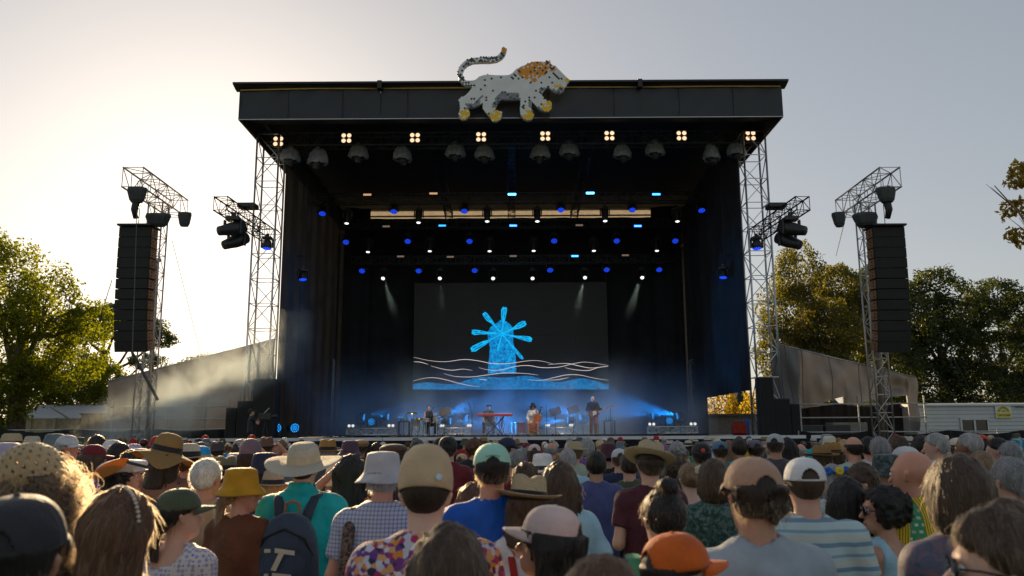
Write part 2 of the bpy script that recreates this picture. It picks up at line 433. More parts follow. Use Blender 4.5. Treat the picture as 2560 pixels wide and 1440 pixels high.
            if hood: d = smin(d, sd_cap(P, (-.085, -.085, 1.455), (.085, -.085, 1.455), .05, .05), .03); d = np.minimum(d, smax(sd_cap(P, (0, -.02, 1.45), (0, .0, 1.52), .098, .094), -sd_cap(P, (0, -.02, 1.40), (0, .02, 1.64), .062, .066), .006))
            elif collar < .069: d = np.minimum(d, np.maximum(smax(sd_cap(P, (0, -.02, 1.44), (0, .005, 1.52), .086, .080), -sd_cap(P, (0, -.02, 1.40), (0, .02, 1.64), .056, .056), .004), (P - (0, 0, 1.515)) @ n))
            d = np.maximum(d, hem - P[:, 2])
            q = P.copy(); q[:, 0] += .12 * (P[:, 2] - 1.2) * np.sign(P[:, 0])
            return d + .0095 * vnoise(q, (15, 11, 5), seed) + .0045 * vnoise(q, (34, 30, 13), seed + 1)
        X = lines((-.50, .50, .0155)); Y = lines((-.26, .24, .0155), (.24, .50, .025)); Z = lines((.55 + s.dz, 1.20 + s.dz, .026), (1.20 + s.dz, 1.58 + s.dz, .0135))
        V, F = nets(fn, X, Y, Z); return mesh_np('shirt', V, F)
    def trousers_mesh(s, length=.97, seed=5, skirt=False):
        def fn(P0):
            P = P0 - np.array((0, 0, s.dz))
            d = sd_ell(P, (0, -.01, .95), (.185, .135, .13))
            if skirt: d = smin(d, sd_cap(P, (0, 0, 1.0), (0, 0, .45), .13, .26), .05)
            for h, k, an in s.legs:
                h, k, an = map(np.array, (h, k, an)); l = sd_cap(P, h, k, .104, .076)
                if length > .5: e = k + (an - k) * (length * 2 - 1); l = smin(l, sd_cap(P, k, e, .076, .062), .03); dr = an - k
                else: dr = k - h; e = h + dr * length * 2
                dr = dr / np.linalg.norm(dr); l = np.maximum(l, (P - e) @ dr); d = smin(d, l, .03)
            if skirt: d = np.maximum(d, .45 - P[:, 2])
            return np.maximum(d, P[:, 2] - 1.0) + .006 * vnoise(P, (12, 12, 8), seed)
        V, F = nets(fn, lines((-.34, .34, .021)), lines((-.3, .52, .021)), lines((.0, 1.03 + s.dz, .026))); return mesh_np('trousers', V, F)
    def shoes_mesh(s):
        b = MB()
        for h, k, an in s.legs:
            x, y, z = an[0], an[1], an[2] + s.dz
            b.prism([(-.04, -.075), (.035, -.075), (.043, .0), (.05, .10), (.035, .165), (0, .185), (-.035, .165), (-.045, .10), (-.045, 0)], (x, y, .0), (1, 0, 0), (0, 1, 0), (0, 0, .028))
            b.lathe([(.047, .028), (.05, .05), (.044, .085), (.040, .12)], 10, (x, y - .02, 0)); b.lathe([(.042, .0), (.046, .05), (.036, .10), (.01, .135)], 10, (x, y + .035, .05), (0, 1, -.12), sx=1, sy=.85)
        return b.me('shoes', smooth=True)
# hair in head space (before the head turns)
HREF = {}
def hair_fn(kind, seed):
    def fn(P):
        y, z = P[:, 1], P[:, 2]; big = vnoise(P, (26, 26, 20), seed); fine = vnoise(P, (150, 150, 34), seed + 1); v = vnoise(P, (60, 60, 9), seed + 2)
        zl = np.interp(y, [-.14, -.085, -.045, -.012, .03, .07, .12], [1.558, 1.562, 1.592, 1.645, 1.655, 1.695, 1.72])
        skull = lambda g, gz=None: sd_ell(P, (0, -.012, 1.668), (.077 + g, .097 + g, .092 + (g if gz is None else gz)))
        face = sd_ell(P, (0, .10, 1.595), (.064, .085, .105))
        if kind == 'buzz': return np.maximum(skull(.006), zl - z) + .001 * fine
        if kind == 'short': return smax(skull(.016, .022), zl - z, .012) + .006 * big + .0035 * fine
        if kind == 'ring': return np.maximum(smax(skull(.013), zl - z, .01), z - 1.685 + .02 * (y > .02)) + .004 * fine
        if kind == 'messy': return smax(skull(.026, .036), zl - .008 - z, .02) + .017 * big + .006 * fine
        if kind == 'bob':
            d = smin(skull(.026, .030), sd_ell(P, (0, -.022, 1.60), (.112, .108, .125)), .03)
            return smax(smax(d, -face, .015), 1.505 - z, .02) + .007 * v + .003 * fine
        if kind == 'long':
            d = smin(skull(.024, .028), sd_cap(P, (0, -.045, 1.63), (0, -.105, 1.20), .078, .062, (1.5, 1, 1)), .05)
            for sg in (1, -1): d = smin(d, sd_cap(P, (sg * .085, -.01, 1.62), (sg * .11, -.04, 1.33), .035, .03), .03)
            return smax(d, -face, .015) + .010 * v + .003 * fine
        if kind in ('pony', 'lowpony'):
            d = smax(skull(.016, .018), zl - z, .012)
            if kind == 'pony': d = smin(d, smin(sd_cap(P, (0, -.10, 1.70), (0, -.155, 1.665), .026, .03), sd_cap(P, (0, -.155, 1.665), (0, -.135, 1.36), .036, .016), .03), .02)
            else: d = smin(d, smin(sd_cap(P, (0, -.09, 1.60), (0, -.125, 1.57), .03, .026), sd_cap(P, (0, -.125, 1.57), (0, -.12, 1.30), .032, .012), .03), .03)
            return d + .005 * v + .002 * fine
        if kind == 'bun': return smin(smax(skull(.015, .018), zl - z, .012), sd_ell(P, (0, -.055, 1.785), (.048, .048, .042)), .015) + .005 * v + .003 * fine
        if kind == 'updo': return smin(smax(skull(.017, .02), zl - z, .012), sd_ell(P, (0, -.115, 1.66), (.05, .04, .05)), .02) + .008 * big + .003 * fine
        if kind == 'curly': return smax(sd_ell(P, (0, -.02, 1.66), (.118, .122, .118)), -face, .02) + .022 * big + .012 * vnoise(P, (70, 70, 70), seed + 3)
        if kind == 'bigcurly':
            d = smin(sd_ell(P, (0, -.03, 1.655), (.135, .13, .125)), sd_cap(P, (0, -.10, 1.60), (.10, -.13, 1.30), .11, .085), .06)
            return smax(d, -face, .02) + .026 * big + .014 * vnoise(P, (70, 70, 70), seed + 3)
        if kind == 'beard': return np.maximum(np.maximum(sd_ell(P, (0, .05, 1.545), (.052, .055, .05)), z - 1.575), .02 - y) + .004 * fine
    return fn
HAIRM = {}
def hair_mesh(kind, seed=3, hat=False):
    if (kind, seed, hat) in HAIRM: return HAIRM[(kind, seed, hat)]
    f0 = hair_fn(kind, seed)
    f1 = (lambda P: np.maximum(f0(P), sd_ell(P, (0, -.012, 1.668), (.077, .097, .092)) - .009 - .16 * np.clip((1.688 - P[:, 2]) / .05, 0, 1))) if hat else f0      # flattened under a hat
    st = .0085 if kind not in ('bigcurly',) else .010
    x = .26 if kind == 'bigcurly' else .175; z0 = {'long': 1.10, 'pony': 1.30, 'lowpony': 1.25, 'bob': 1.46, 'bigcurly': 1.16}.get(kind, 1.48)
    V, F = nets(f1, lines((-x, x, st)), lines((-.28, .17, st)), lines((z0, 1.86, st)))
    me = mesh_np('hair', V, F); HAIRM[(kind, seed, hat)] = me; return me
HTOP = {'buzz': 1.762, 'short': 1.782, 'ring': 1.757, 'messy': 1.80, 'bob': 1.79, 'long': 1.787, 'pony': 1.778, 'lowpony': 1.778, 'bun': 1.828, 'updo': 1.78, 'curly': 1.785, 'bigcurly': 1.79, None: 1.756}
# hats in head space
def shell(V, F, th):
    me = bpy.data.meshes.new('tmp'); me.from_pydata(V, [], F); me.update()
    n = [v.normal.copy() for v in me.vertices]; m = len(V); edges = {}
    for f in F:
        for i in range(len(f)):
            a, b = f[i], f[(i + 1) % len(f)]; edges[(a, b)] = edges.get((a, b), 0) + 1
    W = [Vector(V[i]) - n[i] * th for i in range(m)]
    F2 = [tuple(f) for f in F] + [tuple(i + m for i in f[::-1]) for f in F]
    F2 += [(b, a, a + m, b + m) for (a, b) in edges if (b, a) not in edges]
    bpy.data.meshes.remove(me); return [tuple(v) for v in V] + [tuple(v) for v in W], F2
HATM = {}
def hat_mesh(kind):
    if kind in HATM: return HATM[kind]
    b = MB(); ex = MB()
    if kind in ('cap', 'trucker'):
        nu, nv = 96, 22; V = []; F = []
        for j in range(nv + 1):
            t = j / nv * math.pi / 2
            for i in range(nu):
                a = 2 * math.pi * i / nu; seam = 1 - .022 * max(0, math.cos(a * 6)) ** 26 * math.cos(t) ** .5 + .006 * math.sin(5 * a + 7 * t); rz = .104 if kind == 'cap' else .112
                q = math.cos(t) ** .8
                V.append((.095 * q * math.cos(a) * seam, -.004 + .114 * q * math.sin(a) * seam, 1.674 + rz * math.sin(t) ** .95))
        for j in range(nv):
            for i in range(nu):
                a = (i + .5) / nu * 2 * math.pi; back = abs(a - 1.5 * math.pi)
                tm = (j + .5) / nv * math.pi / 2
                if tm > .10 and (back / .44) ** 2 + ((tm - .08) / .48) ** 2 < 1: continue
                F.append((j * nu + i, j * nu + (i + 1) % nu, (j + 1) * nu + (i + 1) % nu, (j + 1) * nu + i))
        V2, F2 = shell(V, F, .0035); b.add(V2, F2)
        b.lathe([(.001, 0), (.008, .001), (.008, .005), (.001, .008)], 8, (0, -.004, 1.674 + (.104 if kind == 'cap' else .112) - .003))
        nu, nv = 16, 5; V = []; F = []
        for j in range(nv + 1):
            for i in range(nu + 1):
                a = R(28) + (math.pi - 2 * R(28)) * i / nu; r = j / nv; ex_ = .075 * r * math.sin((i / nu) * math.pi) ** .55
                x = .096 * math.cos(a); y = -.004 + .115 * math.sin(a)
                V.append((x * (1 - .06 * r), y + ex_, 1.677 - .012 * r - .020 * (x / .096) ** 2 * (.4 + r)))
        for j in range(nv):
            for i in range(nu): F.append((j * (nu + 1) + i, j * (nu + 1) + i + 1, (j + 1) * (nu + 1) + i + 1, (j + 1) * (nu + 1) + i))
        V2, F2 = shell(V, F, .004); b.add(V2, F2)
        topz = 1.788
    else:
        prof = {'bucket': ([(.150, 1.632), (.128, 1.655), (.104, 1.684), (.100, 1.700), (.094, 1.745), (.086, 1.785), (.062, 1.797), (.02, 1.800)], 1.14),
                'panama': ([(.178, 1.700), (.160, 1.693), (.130, 1.687), (.102, 1.688), (.0975, 1.700), (.094, 1.74), (.088, 1.785), (.070, 1.803), (.035, 1.806), (.006, 1.802)], 1.12),
                'fedora': ([(.160, 1.683), (.140, 1.678), (.115, 1.682), (.099, 1.690), (.095, 1.705), (.089, 1.75), (.080, 1.792), (.060, 1.806), (.030, 1.796), (.006, 1.785)], 1.14),
                'wide': ([(.235, 1.668), (.20, 1.676), (.15, 1.682), (.104, 1.690), (.100, 1.705), (.096, 1.745), (.088, 1.785), (.066, 1.806), (.03, 1.812), (.006, 1.812)], 1.08),
                'floppy': ([(.245, 1.640), (.215, 1.655), (.17, 1.672), (.12, 1.688), (.102, 1.702), (.100, 1.74), (.092, 1.785), (.068, 1.818), (.035, 1.830), (.006, 1.832)], 1.05),
                'flat': ([(.098, 1.678), (.108, 1.70), (.122, 1.722), (.118, 1.742), (.09, 1.762), (.05, 1.772), (.006, 1.775)], 1.2),
                'beanie': ([(.093, 1.655), (.0965, 1.67), (.097, 1.70), (.093, 1.74), (.078, 1.785), (.05, 1.812), (.02, 1.822), (.004, 1.823)], 1.18),
                'crochet': ([(.094, 1.645), (.101, 1.67), (.106, 1.71), (.103, 1.755), (.087, 1.80), (.057, 1.828), (.022, 1.84), (.004, 1.842)], 1.16)}[kind]
        pr, sy = prof; n = 40 if kind in ('floppy', 'wide', 'panama') else 32
        if kind in ('crochet',): n = 72
        V = []; F = []; m0 = len(pr); dense = []
        for i in range(m0 - 1):
            k = 4 if kind == 'crochet' else 2
            for j in range(k): t = j / k; dense.append((pr[i][0] + (pr[i + 1][0] - pr[i][0]) * t, pr[i][1] + (pr[i + 1][1] - pr[i][1]) * t, pr[i][1]))
        dense.append(pr[-1] + (pr[-1][1],))
        for i, (r, z, _) in enumerate(dense):
            for j in range(n):
                a = 2 * math.pi * j / n; x = r * math.cos(a); y = r * sy * math.sin(a); zz = z; br = max(0, r - .10) / .1
                if kind in ('panama', 'fedora'):
                    zz += .020 * br * math.cos(a) ** 2 - .014 * br * max(0, math.sin(a)) ** 2
                    if z > 1.76: zz -= .022 * math.exp(-(x / .026) ** 2) * min(1, (z - 1.76) / .03)
                    if z > 1.73: x *= 1 - .22 * max(0, math.sin(a)) * (z - 1.73) / .07
                if kind == 'wide': zz += .03 * br * math.cos(a) ** 2 * (1 if r > .1 else 0)
                if kind == 'floppy': zz += br * (.020 * math.sin(3 * a + .6) + .014 * math.sin(5 * a + 2))
                if kind == 'bucket': zz += .006 * math.sin(4 * a) * br
                if kind == 'flat': y += .028 * max(0, math.sin(a)) * (1 if z < 1.75 else .5); zz -= .02 * max(0, math.sin(a))
                if kind == 'crochet':
                    q = 1 + .022 * (1 if (i + j) % 2 else -1); x *= q; y = y * q - .05 * (z - 1.66) / .1
                V.append((x, y - .006, zz))
        md = len(dense)
        hole = (lambda i, j: kind == 'crochet' and 4 < i < md - 7 and i % 2 == 1 and (j + i // 2 * 2) % 4 < 1)
        F = [(i * n + j, i * n + (j + 1) % n, (i + 1) * n + (j + 1) % n, (i + 1) * n + j) for i in range(md - 1) for j in range(n) if not hole(i, j)]
        F.append(tuple(range((md - 1) * n, md * n)))
        V2, F2 = shell(V, F, .0035 if kind != 'crochet' else .006); b.add(V2, F2)
        if kind in ('panama', 'fedora', 'wide', 'floppy'):
            i0 = [k for k, q in enumerate(dense) if q[0] <= .1035][0]; k = 3 if kind != 'floppy' else 2
            for s_ in range(k):
                for j in range(n):
                    P = [V[(i0 + s_) * n + j], V[(i0 + s_) * n + (j + 1) % n], V[(i0 + s_ + 1) * n + (j + 1) % n], V[(i0 + s_ + 1) * n + j]]
                    ex.quad(*[(x * 1.028, (y + .006) * 1.028 - .006, z) for x, y, z in P])
        if kind == 'flat':
            b.grid(lambda u, v: (.092 * math.cos(R(30) + u * R(120)), .105 + .02 + v * .045 * math.sin(math.pi * u) ** .6 - .03 * (abs(u - .5) * 2) ** 2, 1.676 - .012 * v), 12, 3)
        topz = max(v[2] for v in V)
    HATM[kind] = (b.me('hat', smooth=True), ex.me('hat_band', smooth=True) if ex.v else None, topz); return HATM[kind]
# ------------------------------------------------------------------ cloth, skin, hair materials
def skin(name, col):
    k = 'skin_' + name
    if k in MATS: return MATS[k]
    m, t, b = base(k); b.inputs['Roughness'].default_value = .42
    cs = coords(t); n = N(t, 'ShaderNodeTexNoise', Scale=14.0, Detail=4.0); t.links.new(cs, n.inputs['Vector'])
    co = ramp(t, n.outputs[0], [(.3, [c * f for c, f in zip(col, (1.02, .86, .80))]), (.7, [min(1, c * f) for c, f in zip(col, (1.05, 1.04, 1.03))])])
    t.links.new(co, b.inputs['Base Color'])
    b.inputs['Subsurface Weight'].default_value = .22; b.inputs['Subsurface Radius'].default_value = (.028, .009, .004); b.inputs['Subsurface Scale'].default_value = .35
    n2 = N(t, 'ShaderNodeTexNoise', Scale=90.0, Detail=3.0); t.links.new(cs, n2.inputs['Vector']); bump(t, b, n2.outputs[0], .12, .004)
    MATS[k] = m; return m
SKIN = {'pale': (.70, .47, .37), 'fair': (.62, .38, .28), 'tan': (.50, .28, .18), 'olive': (.43, .25, .16), 'brown': (.24, .125, .075), 'red': (.60, .31, .21)}
LIP = M('lips', (.36, .13, .11), .4); EYEW = M('eye_white', (.75, .72, .68), .25, var=.02); IRIS = M('eye_iris', (.03, .02, .015), .15, var=.1)
def skinmats(k):
    return [skin(k, SKIN[k]), LIP, EYEW, IRIS]
def cloth(name, col, rough=.85, trans=.12, weave=.5):
    k = 'cloth_' + name; lu = sum(col) / 3; col = [min(.82, max(.004, (lu + (c - lu) * 1.22) * 1.24)) for c in col]
    if k in MATS: return MATS[k]
    m, t, b = base(k); b.inputs['Roughness'].default_value = .62; b.inputs['Specular IOR Level'].default_value = .45
    b.inputs['Sheen Weight'].default_value = .35; b.inputs['Sheen Roughness'].default_value = .3
    cs = coords(t); n = N(t, 'ShaderNodeTexNoise', Scale=9.0, Detail=5.0); t.links.new(cs, n.inputs['Vector'])
    co = ramp(t, n.outputs[0], [(.28, [c * .80 for c in col]), (.72, [min(1, c * 1.14) for c in col])])
    return _finish_cloth(k, m, t, b, cs, co, trans, weave)
def _finish_cloth(k, m, t, b, cs, co, trans, weave):
    t.links.new(co, b.inputs['Base Color'])
    n2 = N(t, 'ShaderNodeTexNoise', Scale=240.0, Detail=2.0); n3 = N(t, 'ShaderNodeTexNoise', Scale=26.0, Detail=3.0)
    t.links.new(cs, n2.inputs['Vector']); t.links.new(cs, n3.inputs['Vector'])
    h = math_(t, 'ADD', math_(t, 'MULTIPLY', n2.outputs[0], .35), n3.outputs[0]); bump(t, b, h, weave, .016)
    if trans > 0:
        tr = t.nodes.new('ShaderNodeBsdfTranslucent'); t.links.new(co, tr.inputs[0]); ms = t.nodes.new('ShaderNodeMixShader'); ms.inputs[0].default_value = trans
        t.links.new(b.outputs[0], ms.inputs[1]); t.links.new(tr.outputs[0], ms.inputs[2]); t.links.new(ms.outputs[0], t.nodes['Material Output'].inputs[0])
    MATS[k] = m; return m
def pattern(name, kind, cols, scale=1.0):
    k = 'cloth_' + name; cols = [[min(.82, c * 1.28) for c in q] for q in cols]
    if k in MATS: return MATS[k]
    m, t, b = base(k); b.inputs['Roughness'].default_value = .62; b.inputs['Specular IOR Level'].default_value = .45; b.inputs['Sheen Weight'].default_value = .3; b.inputs['Sheen Roughness'].default_value = .3; cs = coords(t)
    sp = t.nodes.new('ShaderNodeSeparateXYZ'); t.links.new(cs, sp.inputs[0]); x, y, z = sp.outputs
    def stripe(ax, freq, duty): return math_(t, 'LESS_THAN', math_(t, 'FRACT', math_(t, 'MULTIPLY', ax, freq)), duty)
    if kind == 'check':
        s1 = stripe(x, 46 * scale, .32); s2 = stripe(z, 46 * scale, .32); co = mixc(t, math_(t, 'MULTIPLY', math_(t, 'ADD', s1, s2), .5), cols[0], cols[1])
    elif kind == 'stripes':
        w = N(t, 'ShaderNodeTexNoise', Scale=5.0); t.links.new(cs, w.inputs['Vector']); zz = math_(t, 'ADD', z, math_(t, 'MULTIPLY', w.outputs[0], .012))
        f = math_(t, 'FRACT', math_(t, 'MULTIPLY', zz, 9.5 * scale))
        st = [(0, cols[0]), (.20, cols[1]), (.38, cols[0]), (.50, cols[2]), (.60, cols[0]), (.78, cols[3]), (.90, cols[0])]; co = ramp(t, f, st, 'CONSTANT')
    elif kind in ('confetti', 'floral', 'tiedye', 'dots', 'camo', 'kente'):
        if kind == 'confetti':
            v = N(t, 'ShaderNodeTexVoronoi', Scale=34.0 * scale); t.links.new(cs, v.inputs['Vector']); s = t.nodes.new('ShaderNodeSeparateColor'); t.links.new(v.outputs['Color'], s.inputs[0])
            n_ = len(cols); co = ramp(t, s.outputs[0], [(i / n_, c) for i, c in enumerate(cols)], 'CONSTANT')
        elif kind in ('floral', 'camo'):
            v = N(t, 'ShaderNodeTexNoise', Scale=17.0 * scale, Detail=5.0, Distortion=1.6); t.links.new(cs, v.inputs['Vector'])
            n_ = len(cols); co = ramp(t, v.outputs[0], [(.32 + .36 * i / max(1, n_ - 1), c) for i, c in enumerate(cols)], 'CONSTANT' if kind == 'camo' else 'LINEAR')
        elif kind == 'tiedye':
            v = N(t, 'ShaderNodeTexWave', Scale=5.0 * scale, Distortion=9.0, Detail=3.0); t.links.new(cs, v.inputs['Vector']); n_ = len(cols); co = ramp(t, v.outputs[0], [(i / max(1, n_ - 1), c) for i, c in enumerate(cols)])
        elif kind == 'dots':
            v = N(t, 'ShaderNodeTexVoronoi', Scale=46.0 * scale, Randomness=.22); t.links.new(cs, v.inputs['Vector'])
            co = ramp(t, v.outputs['Distance'], [(0, cols[2]), (.14, cols[0]), (.24, cols[1]), (.40, cols[0])], 'CONSTANT')
        else:
            u = math_(t, 'FLOOR', math_(t, 'MULTIPLY', x, 13.0)); w = math_(t, 'MODULO', math_(t, 'ABSOLUTE', u), 2.0)
            st = math_(t, 'LESS_THAN', math_(t, 'FRACT', math_(t, 'MULTIPLY', x, 78.0)), .4); a = mixc(t, st, cols[0], cols[1])
            bt = N(t, 'ShaderNodeTexBrick', Scale=13.0); bt.inputs['Color1'].default_value = c4(cols[2]); bt.inputs['Color2'].default_value = c4(cols[3]); bt.inputs['Mortar'].default_value = c4(cols[4])
            bt.inputs['Mortar Size'].default_value = .13; bt.inputs['Brick Width'].default_value = .5; bt.inputs['Row Height'].default_value = .42
            mp = coords(t, rot=(R(90), 0, 0)); t.links.new(mp, bt.inputs['Vector']); co = mixc(t, w, bt.outputs[0], a)
    return _finish_cloth(k, m, t, b, cs, co, .06, .25)
def straw(name, col, trans=.32):
    k = 'straw_' + name
    if k in MATS: return MATS[k]
    m, t, b = base(k); b.inputs['Roughness'].default_value = .75; cs = coords(t)
    w = N(t, 'ShaderNodeTexWave', Scale=150.0, Distortion=1.0, Detail=2.0); w.wave_type = 'RINGS'; w.rings_direction = 'Z'; t.links.new(cs, w.inputs['Vector'])
    n = N(t, 'ShaderNodeTexNoise', Scale=70.0, Detail=3.0); t.links.new(cs, n.inputs['Vector'])
    h = math_(t, 'ADD', math_(t, 'MULTIPLY', w.outputs[0], .6), n.outputs[0])
    co = ramp(t, h, [(.35, [c * .78 for c in col]), (.95, [min(1, c * 1.12) for c in col])]); t.links.new(co, b.inputs['Base Color']); bump(t, b, h, .5, .006)
    tr = t.nodes.new('ShaderNodeBsdfTranslucent'); t.links.new(co, tr.inputs[0]); ms = t.nodes.new('ShaderNodeMixShader'); ms.inputs[0].default_value = trans
    t.links.new(b.outputs[0], ms.inputs[1]); t.links.new(tr.outputs[0], ms.inputs[2]); t.links.new(ms.outputs[0], t.nodes['Material Output'].inputs[0])
    MATS[k] = m; return m
def hairmat(name, col, strand=False):
    k = ('strand_' if strand else 'hair_') + name
    if k in MATS: return MATS[k]
    m, t, b = base(k)
    if strand:
        h = t.nodes.new('ShaderNodeBsdfHairPrincipled'); h.parametrization = 'COLOR'
        h.inputs['Color'].default_value = c4([min(.92, c * 1.7 + a) for c, a in zip(col, (.09, .038, .008))]); h.inputs['Roughness'].default_value = .5; h.inputs['Radial Roughness'].default_value = .45  # sunlit rim put into the colour: strands lighter and warmer than the hair
        t.links.new(h.outputs[0], t.nodes['Material Output'].inputs[0])
    else:
        b.inputs['Roughness'].default_value = .48; b.inputs['Specular IOR Level'].default_value = .35
        cs = coords(t, (1, 1, .10)); n = N(t, 'ShaderNodeTexNoise', Scale=170.0, Detail=3.0); t.links.new(cs, n.inputs['Vector'])
        n2 = N(t, 'ShaderNodeTexNoise', Scale=16.0, Detail=2.0); t.links.new(coords(t, (1, 1, .3)), n2.inputs['Vector'])
        f = math_(t, 'ADD', math_(t, 'MULTIPLY', n.outputs[0], .6), math_(t, 'MULTIPLY', n2.outputs[0], .5))
        co = ramp(t, f, [(.35, [c * .45 for c in col]), (.75, [min(1, c * 1.7) for c in col])]); t.links.new(co, b.inputs['Base Color']); bump(t, b, n.outputs[0], .7, .008)
    MATS[k] = m; return m
HAIRC = {'black': (.012, .010, .009), 'dark': (.028, .018, .012), 'brown': (.065, .038, .022), 'chestnut': (.10, .045, .022), 'light': (.20, .12, .06), 'blond': (.42, .28, .13), 'grey': (.30, .29, .28), 'white': (.58, .55, .50), 'red': (.16, .05, .02), 'silver': (.20, .20, .20)}
def strands(kind, seed, hat, count, length, curl, radius):
    """loose fine hairs standing off a hair mesh: real curves"""
    me = hair_mesh(kind, seed, hat); n = len(me.polygons); r = np.random.default_rng(seed * 7 + count)
    C = np.empty(n * 3); me.polygons.foreach_get('center', C); C = C.reshape(-1, 3); NN = np.empty(n * 3); me.polygons.foreach_get('normal', NN); NN = NN.reshape(-1, 3)
    keep = np.nonzero((NN[:, 2] > -.55) & ((C[:, 2] < 1.645) if hat else True))[0]; i = r.choice(keep, count); k = 7
    P = C[i] + r.normal(0, .003, (count, 3)) - NN[i] * .004; D = NN[i] * .55 + r.normal(0, .45, (count, 3)); down = np.array((0, 0, -1.))
    if curl < 1.0:                                                # combed: lie along the head, front to back and down
        fl = np.stack([C[i][:, 0] * 2.0, np.full(count, -.55), np.full(count, -1.0)], 1); fl -= (fl * NN[i]).sum(1)[:, None] * NN[i]
        D = fl / (np.linalg.norm(fl, axis=1)[:, None] + 1e-6) + NN[i] * (.06 + .22 * curl) + r.normal(0, .06 + .22 * curl, (count, 3))
    D /= np.linalg.norm(D, axis=1)[:, None]; L = length * r.uniform(.4, 1.2, count); out = np.empty((count, k, 3))
    sd = np.cross(D, r.normal(0, 1, (count, 3))); sd /= np.linalg.norm(sd, axis=1)[:, None]; s2 = np.cross(D, sd); ph = r.uniform(0, 6.28, count); tw = r.uniform(3, 8, count) * curl
    for j in range(k):
        u = j / (k - 1); am = (.006 + .012 * curl) * min(1, u * 2) * curl
        out[:, j] = P + D * (L * u)[:, None] + sd * (am * np.cos(ph + tw * u))[:, None] + s2 * (am * np.sin(ph + tw * u))[:, None] + down * (L * u * u * .35)[:, None]
    cu = bpy.data.hair_curves.new('loose_hair'); cu.add_curves([k] * count); cu.position_data.foreach_set('vector', out.astype(np.float32).ravel())
    ra = np.tile(np.linspace(1, .4, k), count) * radius; at_ = cu.attributes.get('radius') or cu.attributes.new('radius', 'FLOAT', 'POINT'); at_.data.foreach_set('value', ra.astype(np.float32))
    return cu
STR = {}
BODY = {}
def get_body(key):
    """key: (sex, pose, yaw, pitch, seat, wide)"""
    if key not in BODY:
        B = Body(*key); BODY[key] = dict(B=B, body=B.body_mesh(), shoes=B.shoes_mesh(), shirts={}, legs={})
    return BODY[key]
SHIRTS = {'tee': dict(sleeve=.60), 'loose': dict(sleeve=.72, loose=.02), 'collar': dict(sleeve=.70, collar=.064, loose=.015), 'long': dict(sleeve=1.96), 'jacket': dict(sleeve=1.96, loose=.02, hood=True, g=.022), 'tank': dict(sleeve=0, scoop=.09), 'open': dict(sleeve=0, scoop=.16), 'cold': dict(sleeve=.42, scoop=.07)}
def person(label, loc, h, rz, key=('m', 'down', 0, 0, False, 1.0), skin_='fair', hair=('short', 'brown', 3), hat=None, shirt=('tee', None), legs=('long', None), group=None, fuzz=None, tilt=(0, 0), cat='person'):
    """h: scale; hat: (kind, material, band material, turn degrees)"""
    D = get_body(key); B = D['B']
    root = thing('person', label, cat, loc, rz, group); root.scale = (h, h, h)
    link(D['body'], 'body', root, skinmats(skin_)); link(D['shoes'], 'shoes', root, [M('shoe_leather', (.05, .045, .04), .6)])
    st, sm = shirt; sk = (st,)
    if st not in D['shirts']: D['shirts'][st] = B.shirt_mesh(seed=len(BODY) * 3 + len(D['shirts']), **SHIRTS[st])
    link(D['shirts'][st], 'shirt', root, [sm])
    lt, lm = legs
    if lt not in D['legs']: D['legs'][lt] = B.trousers_mesh(length={'long': .97, 'shorts': .46, 'skirt': .3}[lt], skirt=lt == 'skirt')
    link(D['legs'][lt], {'long': 'trousers', 'shorts': 'shorts', 'skirt': 'skirt'}[lt], root, [lm])
    nv = Vector(NECK) + Vector((0, 0, B.dz)); MH = Matrix.Translation(nv) @ Matrix(B.RH.tolist()).to_4x4() @ Matrix.Translation(-Vector(NECK))
    if hair:
        hs = bool(hat) and hat[0] != 'crochet'; o = link(hair_mesh(hair[0], hair[2], hs), 'hair', root, [hairmat(hair[1], HAIRC[hair[1]])]); o.matrix_local = MH
        if len(hair) > 3: o2 = link(hair_mesh('beard', 3), 'beard', root, [hairmat(hair[3], HAIRC[hair[3]])]); o2.matrix_local = MH
        if fuzz:
            kk = (hair[0], hair[2], hs) + tuple(fuzz)
            if kk not in STR: STR[kk] = strands(hair[0], hair[2], hs, *fuzz)
            f = link(STR[kk], 'loose_hair', o, [hairmat(hair[1], HAIRC[hair[1]], True)], 'stuff')
    if hat:
        hm, bm, tz = hat_mesh(hat[0]); o = link(hm, 'hat', root, [hat[1]])
        piv = Vector((0, -.005, 1.69)); o.matrix_local = MH @ Matrix.Translation(piv) @ Euler((R(tilt[0]), R(tilt[1]), R(hat[3] if len(hat) > 3 else 0))).to_matrix().to_4x4() @ Matrix.Translation(-piv)
        if bm is not None and hat[2] is not None: link(bm, 'hat_band', o, [hat[2]])
    return root
def top_of(hair, hat):
    return max(HTOP.get(hair[0] if hair else None, 1.756), (hat_mesh(hat[0])[2] if hat else 0))
# ------------------------------------------------------------------ the ground and what stands round the field
ORD = ['first', 'second', 'third', 'fourth', 'fifth', 'sixth', 'seventh', 'eighth', 'ninth', 'tenth', 'eleventh', 'twelfth']
BLK = M('black_cloth', (.014, .014, .015), .9, var=.35, scale=1.5, bmp=.25, bscale=9, trans=.0)
SCRIM = M('black_mesh_scrim', (.022, .021, .020), .9, var=.35, scale=1.2, bmp=.2, bscale=12, trans=.16)
BLKP = M('black_paint', (.016, .016, .017), .55, var=.25, bmp=.08)
FASC = M('fascia_vinyl', (.022, .025, .028), .50, var=.12, scale=.8, bmp=.12, bscale=1.2)
ALU = M('aluminium', (.50, .50, .50), .38, .85, var=.15, scale=20)
ALUD = M('black_aluminium', (.035, .036, .04), .45, .6, var=.2, scale=20)
STEEL = M('galvanised_steel', (.40, .40, .39), .45, .7, var=.2, scale=14)
RUBB = M('black_rubber', (.012, .012, .012), .7)
GRASS = M('grass_turf', (.060, .075, .028), .95, var=.45, scale=.9, bmp=.5, bscale=30)
